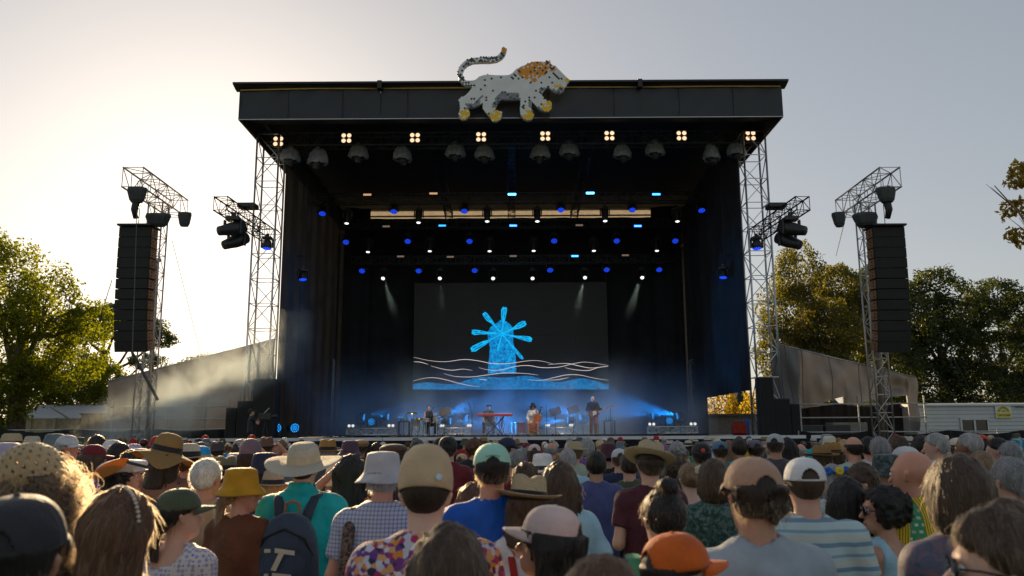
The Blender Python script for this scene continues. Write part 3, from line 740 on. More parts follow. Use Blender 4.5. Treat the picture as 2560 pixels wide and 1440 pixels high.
b = MB(); b.grid(lambda u, v: (-420 + 840 * u, -60 + 660 * v, 0), 40, 40); g = b.build('ground', GRASS); g['kind'] = 'structure'
def boxtruss(name, label, cat, p0, p1, size, mat, bay=None, group=None, rc=.028, rb=.014, up=(0, 0, 1), hsize=None):
    p0 = Vector(p0); p1 = Vector(p1); d, a, u = frame(p1 - p0, up); L = (p1 - p0).length; w = size / 2; h = (hsize or size) / 2; bay = bay or size
    root = thing(name, label, cat, p0, 0, group); cn = []
    for sa, su in ((-1, -1), (1, -1), (1, 1), (-1, 1)):
        q = a * (sa * w) + u * (su * h); cn.append(q); b = MB(); b.tube(p0 + q, p1 + q, rc, n=8); b.build('chord', mat, root, smooth=True)
    n = max(1, int(round(L / bay))); br = MB()
    for i in range(n + 1):
        p = p0 + d * (L * i / n)
        for k in range(4): br.tube(p + cn[k], p + cn[(k + 1) % 4], rb, n=4, cap=False)
        if i < n:
            p2 = p0 + d * (L * (i + 1) / n)
            for k in range(4):
                if (i + k) % 2: br.tube(p + cn[k], p2 + cn[(k + 1) % 4], rb, n=4, cap=False)
                else: br.tube(p + cn[(k + 1) % 4], p2 + cn[k], rb, n=4, cap=False)
    br.build('bracing', mat, root, kind='stuff'); return root
# ---- trees
def tree(name, label, base_, trunk_h, r0, clumps, n, size, mat, group=None, lean=(0, 0), limbs=8, seed=1, bark=(.09, .07, .05), spread=.95, drop=0.0):
    r = np.random.default_rng(seed); root = thing(name, label, 'tree', base_, 0, group); n = int(n * 2.0); size *= .60
    bk = M('bark_%d' % int(bark[0] * 1000), bark, .9, var=.3, scale=5, bmp=.5, bscale=14); b = MB(); tp = Vector((lean[0], lean[1], trunk_h))
    b.path([(0, 0, -.1), tuple(tp * .35 + Vector((.1, 0, 0))), tuple(tp * .7), tuple(tp)], [r0 * 1.25, r0, r0 * .85, r0 * .6], 9)
    for c, rad in clumps[:limbs]:
        c = Vector(c); s0 = tp * r.uniform(.55, .98); mid = s0.lerp(c, .5) + Vector((0, 0, -.08 * (c - s0).length)); b.path([tuple(s0), tuple(mid), tuple(c)], [r0 * .42, r0 * .28, r0 * .10], 6)
        for _ in range(3):
            e = c + Vector(r.normal(0, .5, 3)) * rad[0] * .8; b.path([tuple(mid.lerp(c, .6)), tuple(e)], [r0 * .14, r0 * .04], 5)
    b.build('trunk', bk, root, org=(0, 0, 0), smooth=True)
    vol = np.array([c[1][0] * c[1][1] * c[1][2] for c in clumps]) ** (2 / 3); pr = vol / vol.sum(); k = r.choice(len(clumps), n, p=pr)
    C = np.array([c[0] for c in clumps], float)[k]; S = np.array([c[1] for c in clumps], float)[k]
    d = r.normal(0, 1, (n, 3)); d /= np.linalg.norm(d, axis=1)[:, None]; rr = r.uniform(.35, 1, n) ** .5 * spread
    lump = 1 + .32 * vnoise(d * 1.0 + C, (2.6, 2.6, 2.6), seed) ; P = C + d * S * (rr * lump)[:, None]
    keep = (vnoise(P, (1.3, 1.3, 1.3), seed + 5) > -.34) & (P[:, 2] > .25); P = P[keep]; m = len(P)
    t1 = r.normal(0, 1, (m, 3)); t1[:, 2] -= drop; t1 /= np.linalg.norm(t1, axis=1)[:, None]; t2 = np.cross(t1, r.normal(0, 1, (m, 3))); t2 /= np.linalg.norm(t2, axis=1)[:, None]
    s = size * r.uniform(.6, 1.35, m)[:, None]; A = t1 * s; B = t2 * s * .55
    V = np.stack([P - A, P - B * .9 + A * .1, P + A, P + B * .9 + A * .1], 1).reshape(-1, 3); F = np.arange(m * 4).reshape(-1, 4)
    link(mesh_np('crown', V, F, smooth=False), 'crown', root, [mat]); return root
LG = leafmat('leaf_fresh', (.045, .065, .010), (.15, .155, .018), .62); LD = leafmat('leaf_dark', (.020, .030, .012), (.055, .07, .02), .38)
LE = leafmat('leaf_gum', (.050, .056, .022), (.13, .115, .035), .5); LP = leafmat('leaf_pine', (.028, .042, .018), (.06, .075, .028), .40)
def cl(*a): return [((x, y, z), (rx, ry, rz)) for x, y, z, rx, ry, rz in a]
GT = 'trees left of the stage'
tree('broadleaf_tree', 'tall sunlit green tree at the left edge of the field, towering over the white marquee', (-24.6, 41, 0), 7.0, .42, cl((-1.5, 0, 9.0, 2.6, 2.6, 2.8), (1.4, -.5, 8.2, 2.3, 2.2, 2.0), (3.4, 0, 7.4, 1.7, 1.7, 1.2), (-.5, .5, 6.4, 3.0, 2.6, 2.0), (2.0, .2, 5.5, 2.2, 2.0, 1.6), (-2.5, 0, 11.0, 1.7, 1.7, 1.5), (-.4, -.8, 3.4, 1.9, 1.6, 1.9), (-2.4, -.5, 3.2, 2.4, 2.0, 2.0), (0.6, -1, 4.6, 1.6, 1.4, .9), (-.2, -.8, 1.6, 1.2, 1.0, 1.0)), 26000, .15, LG, GT, seed=11)
tree('broadleaf_tree', 'rounded leafy bush tree between the tall left tree and the speaker mast', (-27.0, 50, 0), 3.6, .32, cl((0, 0, 5.4, 2.6, 2.3, 2.0), (2.0, 0, 4.8, 1.9, 1.9, 1.9), (3.6, -.4, 3.9, 1.6, 1.6, 1.7), (-1.6, 0, 4.2, 2.2, 2, 2.2), (1.2, -.6, 3.0, 2.6, 2, 1.8), (4.0, -.4, 2.2, 1.3, 1.3, 1.4)), 17000, .15, LG, GT, seed=12)
tree('umbrella_pine', 'umbrella shaped pine rising behind the left speaker array', (-38.0, 76, 0), 9.6, .42, cl((0, 0, 12.0, 3.6, 3.4, 1.5), (3.4, 0, 11.6, 2.6, 2.5, 1.3), (-2.2, 0, 11.4, 2.4, 2.3, 1.2), (1.6, -.6, 13.0, 2.6, 2.4, .9), (5.2, 0, 10.6, 1.8, 1.6, .9), (4.0, 0, 8.6, 1.8, 1.6, .8), (7.0, 0, 7.2, 2.2, 2, 1.2)), 13000, .20, LP, GT, seed=13, bark=(.12, .08, .06))
tree('broadleaf_tree', 'low distant tree line clump showing above the left wing tarpaulin', (-27.5, 72, 0), 5.0, .3, cl((0, 0, 7.6, 1.9, 1.8, 1.3), (2.6, 0, 7.9, 1.6, 1.5, 1.1), (4.6, 0, 7.2, 1.6, 1.5, 1.2), (-2.4, 0, 6.6, 1.6, 1.5, 1.4)), 6000, .17, LP, GT, seed=14)
tree('broadleaf_tree', 'small dark tree just right of the left speaker mast base', (-31.0, 72, 0), 3.5, .25, cl((0, 0, 6.2, 1.5, 1.4, 1.2), (1.6, 0, 5.6, 1.3, 1.2, 1.2), (-1.8, 0, 5.4, 1.6, 1.5, 1.5)), 4500, .17, LP, GT, seed=15)
GR = 'gum trees behind the right wing'
tree('gum_tree', 'tall gum tree close behind the right stage tower', (19.2, 54, 0), 8.0, .36, cl((0, 0, 12.3, 1.7, 1.7, 2.2), (-.6, 0, 9.4, 2.4, 2.2, 2.4), (1.6, -.3, 8.0, 2.2, 2, 2.4), (.4, -.6, 5.8, 2.6, 2, 2.0), (-1.6, 0, 6.8, 1.8, 1.7, 2.2)), 17000, .17, LE, GR, seed=21, bark=(.30, .25, .19), drop=1.0)
tree('gum_tree', 'middle gum tree standing over the slope of the right wing tarpaulin', (22.6, 56, 0), 8.0, .34, cl((0, 0, 11.6, 1.9, 1.8, 1.9), (1.4, 0, 9.6, 2.2, 2, 2.2), (-1.4, 0, 8.4, 2.2, 2.1, 2.4), (.6, -.5, 6.2, 2.6, 2, 2.2)), 16000, .17, LE, GR, seed=22, bark=(.30, .25, .19), drop=1.0)
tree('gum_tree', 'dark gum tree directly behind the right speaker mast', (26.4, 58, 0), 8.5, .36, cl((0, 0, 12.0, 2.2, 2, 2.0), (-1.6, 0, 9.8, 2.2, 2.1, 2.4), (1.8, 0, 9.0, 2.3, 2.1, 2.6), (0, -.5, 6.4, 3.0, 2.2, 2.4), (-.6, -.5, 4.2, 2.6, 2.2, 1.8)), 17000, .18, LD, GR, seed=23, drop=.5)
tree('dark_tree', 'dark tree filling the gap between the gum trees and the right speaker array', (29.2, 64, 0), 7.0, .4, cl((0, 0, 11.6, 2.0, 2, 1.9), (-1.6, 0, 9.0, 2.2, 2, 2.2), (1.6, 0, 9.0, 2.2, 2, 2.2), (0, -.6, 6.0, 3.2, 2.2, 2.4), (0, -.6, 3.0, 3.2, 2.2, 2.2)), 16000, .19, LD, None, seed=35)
GD = 'dark trees behind the trailer'
for i, (x, y, z, sd, lb) in enumerate([(31.4, 60, 14.2, 31, 'dense dark tree rising right beside the right speaker array'), (36.4, 61, 13.6, 32, 'broad dark tree with gold flecks behind the white trailer'), (41.4, 62, 12.6, 33, 'dark tree at the far right edge behind the trailer sign')]):
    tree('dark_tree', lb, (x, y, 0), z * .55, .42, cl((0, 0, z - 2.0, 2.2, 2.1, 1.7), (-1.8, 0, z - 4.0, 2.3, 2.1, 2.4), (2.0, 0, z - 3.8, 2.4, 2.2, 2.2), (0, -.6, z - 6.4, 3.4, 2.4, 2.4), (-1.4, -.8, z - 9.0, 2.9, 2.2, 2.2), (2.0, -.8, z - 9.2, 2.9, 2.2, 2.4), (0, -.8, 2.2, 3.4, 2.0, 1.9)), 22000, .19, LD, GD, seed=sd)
tree('gum_tree', 'sparse golden gum branch tree reaching in at the top right edge', (16.2, 22.5, 0), 7.0, .13, cl((-1.65, 0, 9.0, .50, .4, .42), (-2.45, 0, 8.70, .34, .3, .26), (-1.75, .2, 8.0, .55, .4, .40), (-1.7, .1, 7.25, .50, .4, .36), (-.6, 0, 8.6, .8, .7, 1.0), (0, 0, 9.8, 1.2, 1, 1.0), (.6, 0, 8.0, 1.2, 1.1, 1.0)), 7000, .12, leafmat('leaf_gold', (.16, .12, .03), (.28, .20, .05), .6), None, seed=41, bark=(.22, .17, .13))
b = MB()
for k in range(60):
    a = -62 + 130 * k / 59 + random.uniform(-1, 1); hh = random.uniform(3.4, 6.5) if abs(a) > 12 else 3
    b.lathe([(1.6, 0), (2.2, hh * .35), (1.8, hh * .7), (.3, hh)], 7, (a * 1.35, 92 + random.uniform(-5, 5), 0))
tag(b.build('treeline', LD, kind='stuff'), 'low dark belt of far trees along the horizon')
# ---- white marquee, portable hut, fences
WHT = M('white_pvc', (.62, .64, .68), .5, var=.06, scale=1, bmp=.1, bscale=3, trans=.25)
def px(x, y, Y): return at(x, y, Y)
mq = thing('marquee', 'long low white marquee roof under the tall left tree', 'marquee', (-21.5, 45, 0)); Y = 45.0
xa, xb = px(15, 1040, Y).x, px(268, 1040, Y).x; zt, ze, zb = px(150, 1006, Y).z, px(150, 1045, Y).z, px(150, 1070, Y).z
b = MB(); b.prism([(Y + 3.5, zt), (Y, ze), (Y, ze - .06), (Y + 3.5, zt - .07), (Y + 7, ze - .06), (Y + 7, ze)], (xa, 0, 0), (0, 1, 0), (0, 0, 1), (xb - xa, 0, 0)); b.build('roof', WHT, mq)
b = MB(); b.grid(lambda u, v: (xa + .1 + (xb - xa - .2) * u, Y + .05 + .03 * math.sin(u * 60), zb - .5 + (ze - zb + .45) * v), 60, 1); b.build('valance', M('cream_pvc', (.62, .56, .44), .6, trans=.2), mq)
for i in range(5): x = xa + .1 + (xb - xa - .2) * i / 4; b = MB(); b.tube((x, Y - .02, 0), (x, Y - .02, ze), .045, n=8); b.build('post', STEEL, mq)
b = MB(); b.tube((xa + (xb - xa) * .44, Y - .05, zt - .25), (xa + (xb - xa) * .66, Y - .12, ze - .1), .06, n=6); b.build('roof_rib', STEEL, mq)
hut = thing('site_hut', 'beige plywood box beside the white marquee, left of the speaker mast', 'hut', (px(244, 1060, 43).x, 43, 0))
xa, xb = px(217, 1050, 43).x, px(273, 1050, 43).x; zt = px(240, 1037, 43).z; PLY = M('plywood', (.40, .29, .17), .7, var=.2, scale=3)
for i in range(3): w = (xb - xa) / 3; b = MB(); b.box((xa + w * (i + .5), 43, zt / 2), (w - .02, 1.2, zt)); b.build('panel', PLY, hut)
b = MB(); b.box(((xa + xb) / 2, 43, zt + .03), (xb - xa + .12, 1.35, .06)); b.build('lid', M('plywood_edge', (.22, .16, .10), .7), hut)
def drape(name, label, cat, x0, x1, Y, z1, mat, seed=0, amp=.05):
    root = thing(name, label, cat, ((x0 + x1) / 2, Y, 0)); n = int(abs(x1 - x0) * 6)
    b = MB(); b.grid(lambda u, v: (x0 + (x1 - x0) * u, Y + amp * math.sin(u * n * 1.3 + seed) + .03 * math.sin(u * n * 3.1), z1 * v + (.05 * math.sin(u * n * .37 + seed) - .05 * abs(math.sin(u * n * .2)) if v > .9 else 0)), n * 3, 6); b.build('cloth', mat, root, smooth=True)
    b = MB(); b.tube((x0, Y + .12, z1), (x1, Y + .12, z1), .022, n=6); b.build('rail', STEEL, root)
    for i in range(int(abs(x1 - x0) / 2.4) + 1): x = x0 + 2.4 * i * (1 if x1 > x0 else -1); b = MB(); b.tube((x, Y + .16, 0), (x, Y + .16, z1 + .05), .025, n=6); b.build('post', STEEL, root)
    return root
DKG = M('dark_green_shadecloth', (.018, .024, .020), .9, var=.3, scale=2, bmp=.2)
drape('barrier_fence', 'dark cloth covered barrier below the marquee, left of the stage', 'fence', px(-200, 1080, 31).x, px(600, 1080, 31).x, 31.0, px(300, 1074, 31).z, DKG, 1)
drape('barrier_fence', 'black cloth covered barrier in front of the white trailer, right of the stage', 'fence', px(2000, 1080, 30).x, px(2760, 1080, 30).x, 30.0, px(2300, 1079, 30).z, BLK, 2)
# ---- trailer with its sign
tr = thing('site_trailer', 'white ribbed site trailer with yellow hire sign at the right edge', 'trailer', (px(2450, 1040, 36).x, 36, 0)); Y = 36.0
TW = M('trailer_white', (.52, .55, .54), .55, var=.06, scale=2); xa, xb = px(2292, 1040, Y).x, px(2292, 1040, Y).x + 8.0; z1 = px(2420, 1010, Y).z; z0 = .55
b = MB(); b.box(((xa + xb) / 2, Y + 1.28, (z0 + z1) / 2), (xb - xa - .04, 2.4, z1 - z0 - .02)); b.build('shell', TW, tr)
nb = 14; wx0, wx1, wz0, wz1 = px(2400, 1050, Y).x, px(2472, 1050, Y).x, px(2440, 1076, Y).z - .15, px(2440, 1046, Y).z
for i in range(nb):
    za = z0 + (z1 - z0 - .10) * i / nb; zb_ = z0 + (z1 - z0 - .10) * (i + 1) / nb
    for (p, q) in ([(xa, wx0), (wx1, xb)] if (zb_ > wz0 and za < wz1) else [(xa, xb)]):
        b = MB(); b.prism([(Y + .07, za), (Y + .035, za + .004), (Y + .055, zb_ - .006), (Y + .07, zb_ - .006)], (p, 0, 0), (0, 1, 0), (0, 0, 1), (q - p, 0, 0)); b.build('siding_board', TW, tr)
b = MB(); b.prism([(Y - .05, z1 - .09), (Y - .05, z1 - .02), (Y + .3, z1 + .05), (Y + 2.2, z1 + .05), (Y + 2.55, z1 - .09)], (xa - .06, 0, 0), (0, 1, 0), (0, 0, 1), (xb - xa + .12, 0, 0)); b.build('roof', TW, tr)
w = MB(); ALW = M('window_alu', (.45, .47, .48), .4, .5)
for bx in [((wx0 + wx1) / 2, wz1 - .02, wx1 - wx0, .09), ((wx0 + wx1) / 2, wz0 + .03, wx1 - wx0, .06)]: w.box((bx[0], Y + .03, bx[1]), (bx[2], .09, bx[3]))
for x in (wx0 + .04, (wx0 + wx1) / 2, wx1 - .04): w.box((x, Y + .028, (wz0 + wz1) / 2), (.08, .085, wz1 - wz0 - .13))
wf = w.build('window', ALW, tr); GL = M('dark_glass', (.012, .015, .018), .06, spec=.6, var=.1)
for q in (0, 1): x0 = wx0 + (wx1 - wx0) / 2 * q; b = MB(); b.box((x0 + (wx1 - wx0) / 4, Y + .045, (wz0 + wz1) / 2), ((wx1 - wx0) / 2 - .09, .012, wz1 - wz0 - .14)); b.build('pane', GL, wf)
for i in range(3): b = MB(); b.box((xa + 1 + i * 3, Y + 1.2, z0 / 2), (.4, 1.8, z0)); b.build('pier', M('concrete', (.3, .3, .29), .9), tr)
def text(s, name, loc, size, mat, parent, rot=(R(90), 0, 0), align='CENTER', org=None, ext=.004):
    cu = bpy.data.curves.new(name, 'FONT'); cu.body = s; cu.size = size; cu.align_x = align; cu.align_y = 'CENTER'; cu.extrude = ext; cu.resolution_u = 2
    tmp = bpy.data.objects.new('tmp', cu); me = bpy.data.meshes.new_from_object(tmp); bpy.data.objects.remove(tmp); me.materials.clear(); me.materials.append(mat)
    o = bpy.data.objects.new(name, me); COL.objects.link(o); o.parent = parent; o.location = Vector(loc) - Vector(org if org is not None else (0, 0, 0)); o.rotation_euler = rot; return o
sg = thing('hire_sign', 'small yellow and white arched hire sign fixed on the trailer wall', 'sign', (px(2508, 1030, Y).x, Y - .01, px(2508, 1028, Y).z)); k = 1 / ppm(Y); ox, oy, oz = sg.location
b = MB(); b.box((ox, oy, oz), (40 * k, .02, 34 * k)); b.build('board', M('sign_white', (.72, .70, .66), .5, var=.04), sg)
YL = M('sign_yellow', (.62, .55, .02), .5, var=.08); INK = M('sign_ink', (.02, .02, .015), .5)
b = MB(); b.prism([(16 * k * math.cos(t), 15 * k * math.sin(t) - 3 * k) for t in np.linspace(0, math.pi, 17)] + [(8 * k * math.cos(t), 8 * k * math.sin(t) - 3 * k) for t in np.linspace(math.pi, 0, 13)], (ox, oy - .0125, oz), (1, 0, 0), (0, 0, 1), (0, -.004, 0)); b.build('arch', YL, sg)
b = MB(); b.box((ox, oy - .0135, oz - 10 * k), (36 * k, .007, 11 * k)); b.build('band', YL, sg)
for i, ch in enumerate('BIANCO'):
    t = R(157 - i * 26.8); text(ch, 'lettering', (12 * k * math.cos(t), -.0185, 12 * k * math.sin(t) - 3 * k), 7.0 * k, INK, sg, (R(90), -(t - R(90)), 0))
text('HIRE', 'lettering', (0, -.0125, -.2 * k), 5.6 * k, INK, sg); text('1300 93 0000', 'lettering', (0, -.0190, -10 * k), 5.6 * k, INK, sg)
text('SA-0222', 'lettering', px(2553, 1017, Y) + Vector((0, -.02, 0)), 9 * k, INK, tr, org=tr.location)
# ---- wing tarpaulins on scaffold, both sides of the stage
TARP = M('grey_tarpaulin', (.185, .175, .17), .7, var=.25, scale=.8, bmp=.5, bscale=2.2, trans=.09)
def wing(label, Y, pts, z_low, sgn, seed, posts, rails):
    (xa, ta), (xb, tb) = pts; root = thing('wing_tarpaulin', label, 'tarpaulin', ((xa + xb) / 2, Y, 0)); r = np.random.default_rng(seed)
    def fn(u, v):
        x = xa + (xb - xa) * u; zt = ta + (tb - ta) * u; zb_ = z_low(u); z = zb_ + (zt - zb_) * v
        w = .08 * math.sin(7 * u + 5 * v) + .055 * math.sin(19 * u - 8 * v + 1) + .035 * math.sin(41 * u + 9 * v) + .02 * math.sin(67 * u + 3 * v) + .05 * math.sin(3 * v + 13 * u * (1 - v))
        return (x, Y + w, z)
    b = MB(); b.grid(fn, 130, 30); b.build('sheet', TARP, root, smooth=True)
    b = MB(); b.tube((xa, Y + .1, ta), (xb, Y + .1, tb), .035, n=8); b.build('ridge_pole', STEEL, root)
    for q in range(1, 5): b = MB(); b.path([tuple(Vector(fn(q / 5, k / 10)) + Vector((0, -.008, 0))) for k in range(11)], .018, 5, flat=.4); b.build('seam', M('tarp_seam', (.12, .12, .12), .7), root)
    for x in posts: b = MB(); u = (x - xa) / (xb - xa); b.tube((x, Y - .14, 0), (x, Y - .14, min(3.3, ta + (tb - ta) * u)), .030, n=8); b.build('post', STEEL, root)
    for z, x0, x1 in rails: b = MB(); b.tube((x0, Y - .19, z), (x1, Y - .19, z), .030, n=8); b.build('rail', STEEL, root)
    return root
Y = 35.0; P = lambda x, y: px(x, y, Y)
wing('big grey tarpaulin sloping up to the stage at its left, smoke drifting before it', Y, ((P(272, 950).x, P(272, 952).z), (P(690, 845).x, P(690, 846).z)), lambda u: .9, -1, 3, [P(a, 1050).x for a in (283, 420, 573)], [(P(400, 1016).z, P(270, 1016).x, P(580, 1016).x), (P(400, 1048).z, P(270, 1048).x, P(580, 1048).x)])
wing('big grey tarpaulin sloping down from the stage at its right', Y, ((P(1930, 850).x, P(1930, 856).z), (P(2290, 943).x, P(2290, 943).z)), lambda u: P(2000, 1006).z - (.25 * math.sin(9 * u) if u < .5 else .25 * math.sin(5 * u)) - (1.5 if u > .93 else 0), 1, 4, [P(a, 1050).x for a in (2000, 2145, 2310)], [(P(2100, 1010).z, P(1990, 1010).x, P(2312, 1010).x), (P(2100, 1044).z, P(1990, 1044).x, P(2312, 1044).x)])
for lb, Yt, c, w, d, h, m in [('tall black road case under the right scaffold rail', 36.2, 2085, 1.1, .8, 2.0, M('case_black', (.03, .035, .034), .5)), ('grey covered crate under the right scaffold', 36.4, 2115, 1.5, .9, 2.1, M('case_grey', (.16, .18, .17), .6)), ('black road case beside the right stage tower', 35.9, 2010, 1.3, .9, 2.0, M('case_black', (.03, .035, .034), .5))]:
    x = px(c, 1060, Yt).x; rt = thing('road_case', lb, 'case', (x, Yt, 0)); b = MB(); b.box((x, Yt, h / 2 + .1), (w, d, h), bev=.03); b.build('body', m, rt)
    b = MB(); b.box((x, Yt, h * .72), (w + .02, d + .02, .05)); b.build('lid_trim', ALU, rt)

tree('leafy_bush', 'golden leaved bush seen through the gap under the right side curtain', (12.2, 50, 0), 2.2, .16, cl((0, 0, 3.6, 1.8, 1.4, 1.6), (1.8, 0, 2.9, 1.4, 1.3, 1.5), (-1.8, 0, 3.2, 1.6, 1.4, 1.6), (0, -.4, 1.6, 2.6, 1.3, 1.3)), 9000, .13, leafmat('leaf_gold', (.16, .12, .03), (.26, .19, .05), .5), None, seed=51)
bt = thing('backstage_cabin', 'dim grey cabin wall glimpsed under the right side curtain', 'cabin', (11.2, 46.5, 0)); b = MB(); b.box((11.2, 46.5, 1.35), (4.6, 1.6, 2.7)); b.build('wall', M('cabin_grey', (.16, .15, .14), .7), bt); b = MB(); b.box((11.2, 46.4, 2.75), (4.9, 2.0, .1)); b.build('roof', M('cabin_roof', (.08, .08, .08), .7), bt)

drape('shade_backdrop', 'added black sheet standing in for shade behind the right scaffold rails', 'fence', px(1975, 1080, 37.4).x, px(2330, 1080, 37.4).x, 37.4, px(2150, 1012, 37.4).z, BLK, 3)  # black sheet added so the gap under the tarpaulin reads as shaded
# ------------------------------------------------------------------ the stage
ZS = 1.70; YF = 28.6; XR = 10.0
st = thing('stage', 'big black covered concert stage with dark fascia roof and deep interior', 'stage', (0, 36, 0))
DECK = M('stage_deck', (.020, .021, .022), .6, var=.3, scale=2)
x0, x1 = px(470, 1097, 30).x, px(2092, 1090, 30).x
for i in range(10):
    xa = x0 + (x1 - x0) * i / 10; b = MB(); b.box((xa + (x1 - x0) / 20, 37.2, ZS - .09), ((x1 - x0) / 10 - .012, 14.3, .17)); b.build('deck_panel', DECK, st)
    b = MB(); b.box((xa + (x1 - x0) / 20, 30.0, ZS - .055), ((x1 - x0) / 10 - .02, .06, .115)); b.build('edge_strip', M('edge_alu', (.66, .67, .70), .35, .25, var=.06), st)
b = MB(); b.grid(lambda u, v: (x0 + (x1 - x0) * u, 30.05 + .035 * math.sin(u * 190) + .02 * math.sin(u * 67), (ZS - .14) * v), 200, 2); b.build('front_skirt', M('navy_skirt', (.012, .014, .022), .9), st)
# roof: fascia, lip, gold line, side skirts, ceiling
zb, zg, zt = px(1280, 296, YF).z, px(1280, 221, YF).z, px(1280, 201, YF - .3).z - .07
xl = [px(597, 300, YF).x, px(950, 300, YF).x, px(1600, 300, YF).x, px(1957, 293, YF).x]
for i in range(3):
    a, c = xl[i], xl[i + 1]
    b = MB(); b.grid(lambda u, v: (a + (c - a) * u, YF + .035 * math.sin(u * 9 + i + 2 * v) * math.sin(v * 3) + .012 * math.sin(u * 31 - 7 * v), zb + (zg - zb) * v), 60, 8); b.build('fascia_banner', FASC, st, smooth=True)
    b = MB(); b.prism([(YF - .01, zg + .03), (YF - .30, zt), (YF - .30, zt + .07), (YF + .2, zt + .07), (YF + .2, zg)], (a - (.20 if i == 0 else -.01), 0, 0), (0, 1, 0), (0, 0, 1), (c - a + (.20 if i != 1 else -.02) - .01, 0, 0)); b.build('roof_lip', M('lip_black', (.020, .020, .022), .5, var=.2), st)
    b = MB(); dz = (.035, 0, .0)[i]; b.path([(a + .03, YF - .05, zg - dz), ((a + c) / 2, YF - .05, zg + .015), (c - .03, YF - .05, zg)], .030, 8); b.build('gold_trim', M('gold_webbing', (.55, .36, .10), .5, var=.1), st, smooth=True)
for f in (.09, .19, .31, .43, .57, .69, .81, .91): x = xl[0] + (xl[3] - xl[0]) * f; b = MB(); b.path([(x, YF - .035, zb + .02), (x + .01, YF - .045, (zb + zg) / 2), (x - .01, YF - .03, zg - .05)], .012, 4); b.build('banner_seam', BLKP, st)
for i in (1, 2): b = MB(); b.box((xl[i], YF - .20, (zg + zt) / 2), (.16, .26, .30)); b.build('lip_bracket', BLKP, st)
b = MB(); b.tube((xl[0], YF - .03, zb), (xl[3], YF - .03, zb), .022, n=6); b.build('bottom_pole', ALU, st)
for s_, x in ((-1, xl[0]), (1, xl[3])):
    b = MB(); b.box((x, YF + 8.2, (zb + zg) / 2), (.05, 16.4, zg - zb)); b.build('side_banner', FASC, st)
    b = MB(); b.tube((x - s_ * .06, YF + .1, zb - .02), (x - s_ * .06, YF + 16, zb - .02), .05, n=6); b.build('roof_rail', BLKP, st)
b = MB(); b.box((0, YF + 8.3, zg - .12), (XR * 2 - .1, 16.2, .1)); b.build('ceiling', BLK, st)
b = MB(); b.prism([(YF + .03, zb + .03), (YF + 2.6, zg - .35), (YF + 2.6, zg - .3), (YF + .03, zb + .1)], (xl[0] + .08, 0, 0), (0, 1, 0), (0, 0, 1), (xl[3] - xl[0] - .16, 0, 0)); b.build('soffit', BLK, st)
# side and rear drapes
def curtain(name, p, q, z0, z1, mat, folds=3.2, amp=.09, seed=0):
    p = Vector(p); q = Vector(q); L = (q - p).length; nrm = Vector((-(q - p).y, (q - p).x, 0)).normalized(); r = random.Random(seed); ph = [r.uniform(0, 6) for _ in range(4)]
    b = MB(); b.grid(lambda u, v: tuple(p.lerp(q, u) + nrm * (amp * (math.sin(L * u * folds + ph[0] + .5 * math.sin(L * u * 1.1 + ph[1])) * .6 + .3 * math.sin(L * u * folds * 2.3 + ph[2])) * (1.1 - .25 * v)) + Vector((0, 0, z0 + (z1 - z0) * v))), int(L * 9), 4)
    return b.build(name, mat, st, smooth=True)
XW = 8.95
curtain('side_curtain', (-XW, 31.2, 0), (-XW, 43.5, 0), ZS, zb + .3, SCRIM, seed=1)
curtain('side_curtain', (XW, 31.2, 0), (XW, 40.4, 0), px(1800, 990, 36).z, zb + .3, SCRIM, seed=2)
curtain('side_curtain', (XW + .22, 38.6, 0), (XW - .05, 43.5, 0), ZS, zb + .3, SCRIM, seed=3)
zr = px(1280, 545, 43.6).z
curtain('rear_curtain', (-XW, 43.6, 0), (XW, 43.6, 0), ZS, zr, BLK, folds=2.4, seed=4)
curtain('wing_leg', (-XW + .1, 42.3, 0), (-7.55, 42.6, 0), ZS, zb + .5, BLK, folds=5, seed=5)
curtain('wing_leg', (XW - .1, 42.3, 0), (7.45, 42.6, 0), ZS, zb + .5, BLK, folds=5, seed=6)
b = MB(); b.grid(lambda u, v: (-8.95 + 17.9 * u, 44.6 + .05 * math.sin(u * 40) * (1 - v), zr - .25 + (px(1280, 514, 44.6).z - zr + .25) * v), 60, 2); b.build('rear_tarpaulin', M('cream_tarp', (.40, .37, .33), .6, trans=.34, var=.12), st, smooth=True)
b = MB(); b.box((0, 44.7, px(1280, 512, 44.6).z + .35), (17.8, .1, .75)); b.build('rear_header', BLK, st)
b = MB(); b.tube((-8.6, 44.3, px(1280, 541, 44.4).z), (8.6, 44.3, px(1280, 541, 44.4).z), .05, n=8); b.build('rear_pole', M('rear_alu', (.7, .66, .6), .4, .3), st)
for s_, xp in ((-1, 846), (1, 1706)):
    x = px(xp, 590, 42).x; rt = thing('stage_mast', 'slim metal mast at the rear %s corner of the stage' % ('left' if s_ < 0 else 'right'), 'mast', (x, 42, ZS), 0, 'rear stage masts'); b = MB(); b.tube((x, 42, ZS), (x, 42, px(846, 585, 42).z), .09, n=12); b.build('pole', M('mast_alu', (.30, .22, .14), .6, .0), rt, smooth=True)
    b = MB(); b.box((x, 42, px(846, 620, 42).z), (.26, .26, .12)); b.build('collar', ALU, rt); b = MB(); b.box((x, 42, ZS + .06), (.5, .5, .1)); b.build('foot', BLKP, rt)
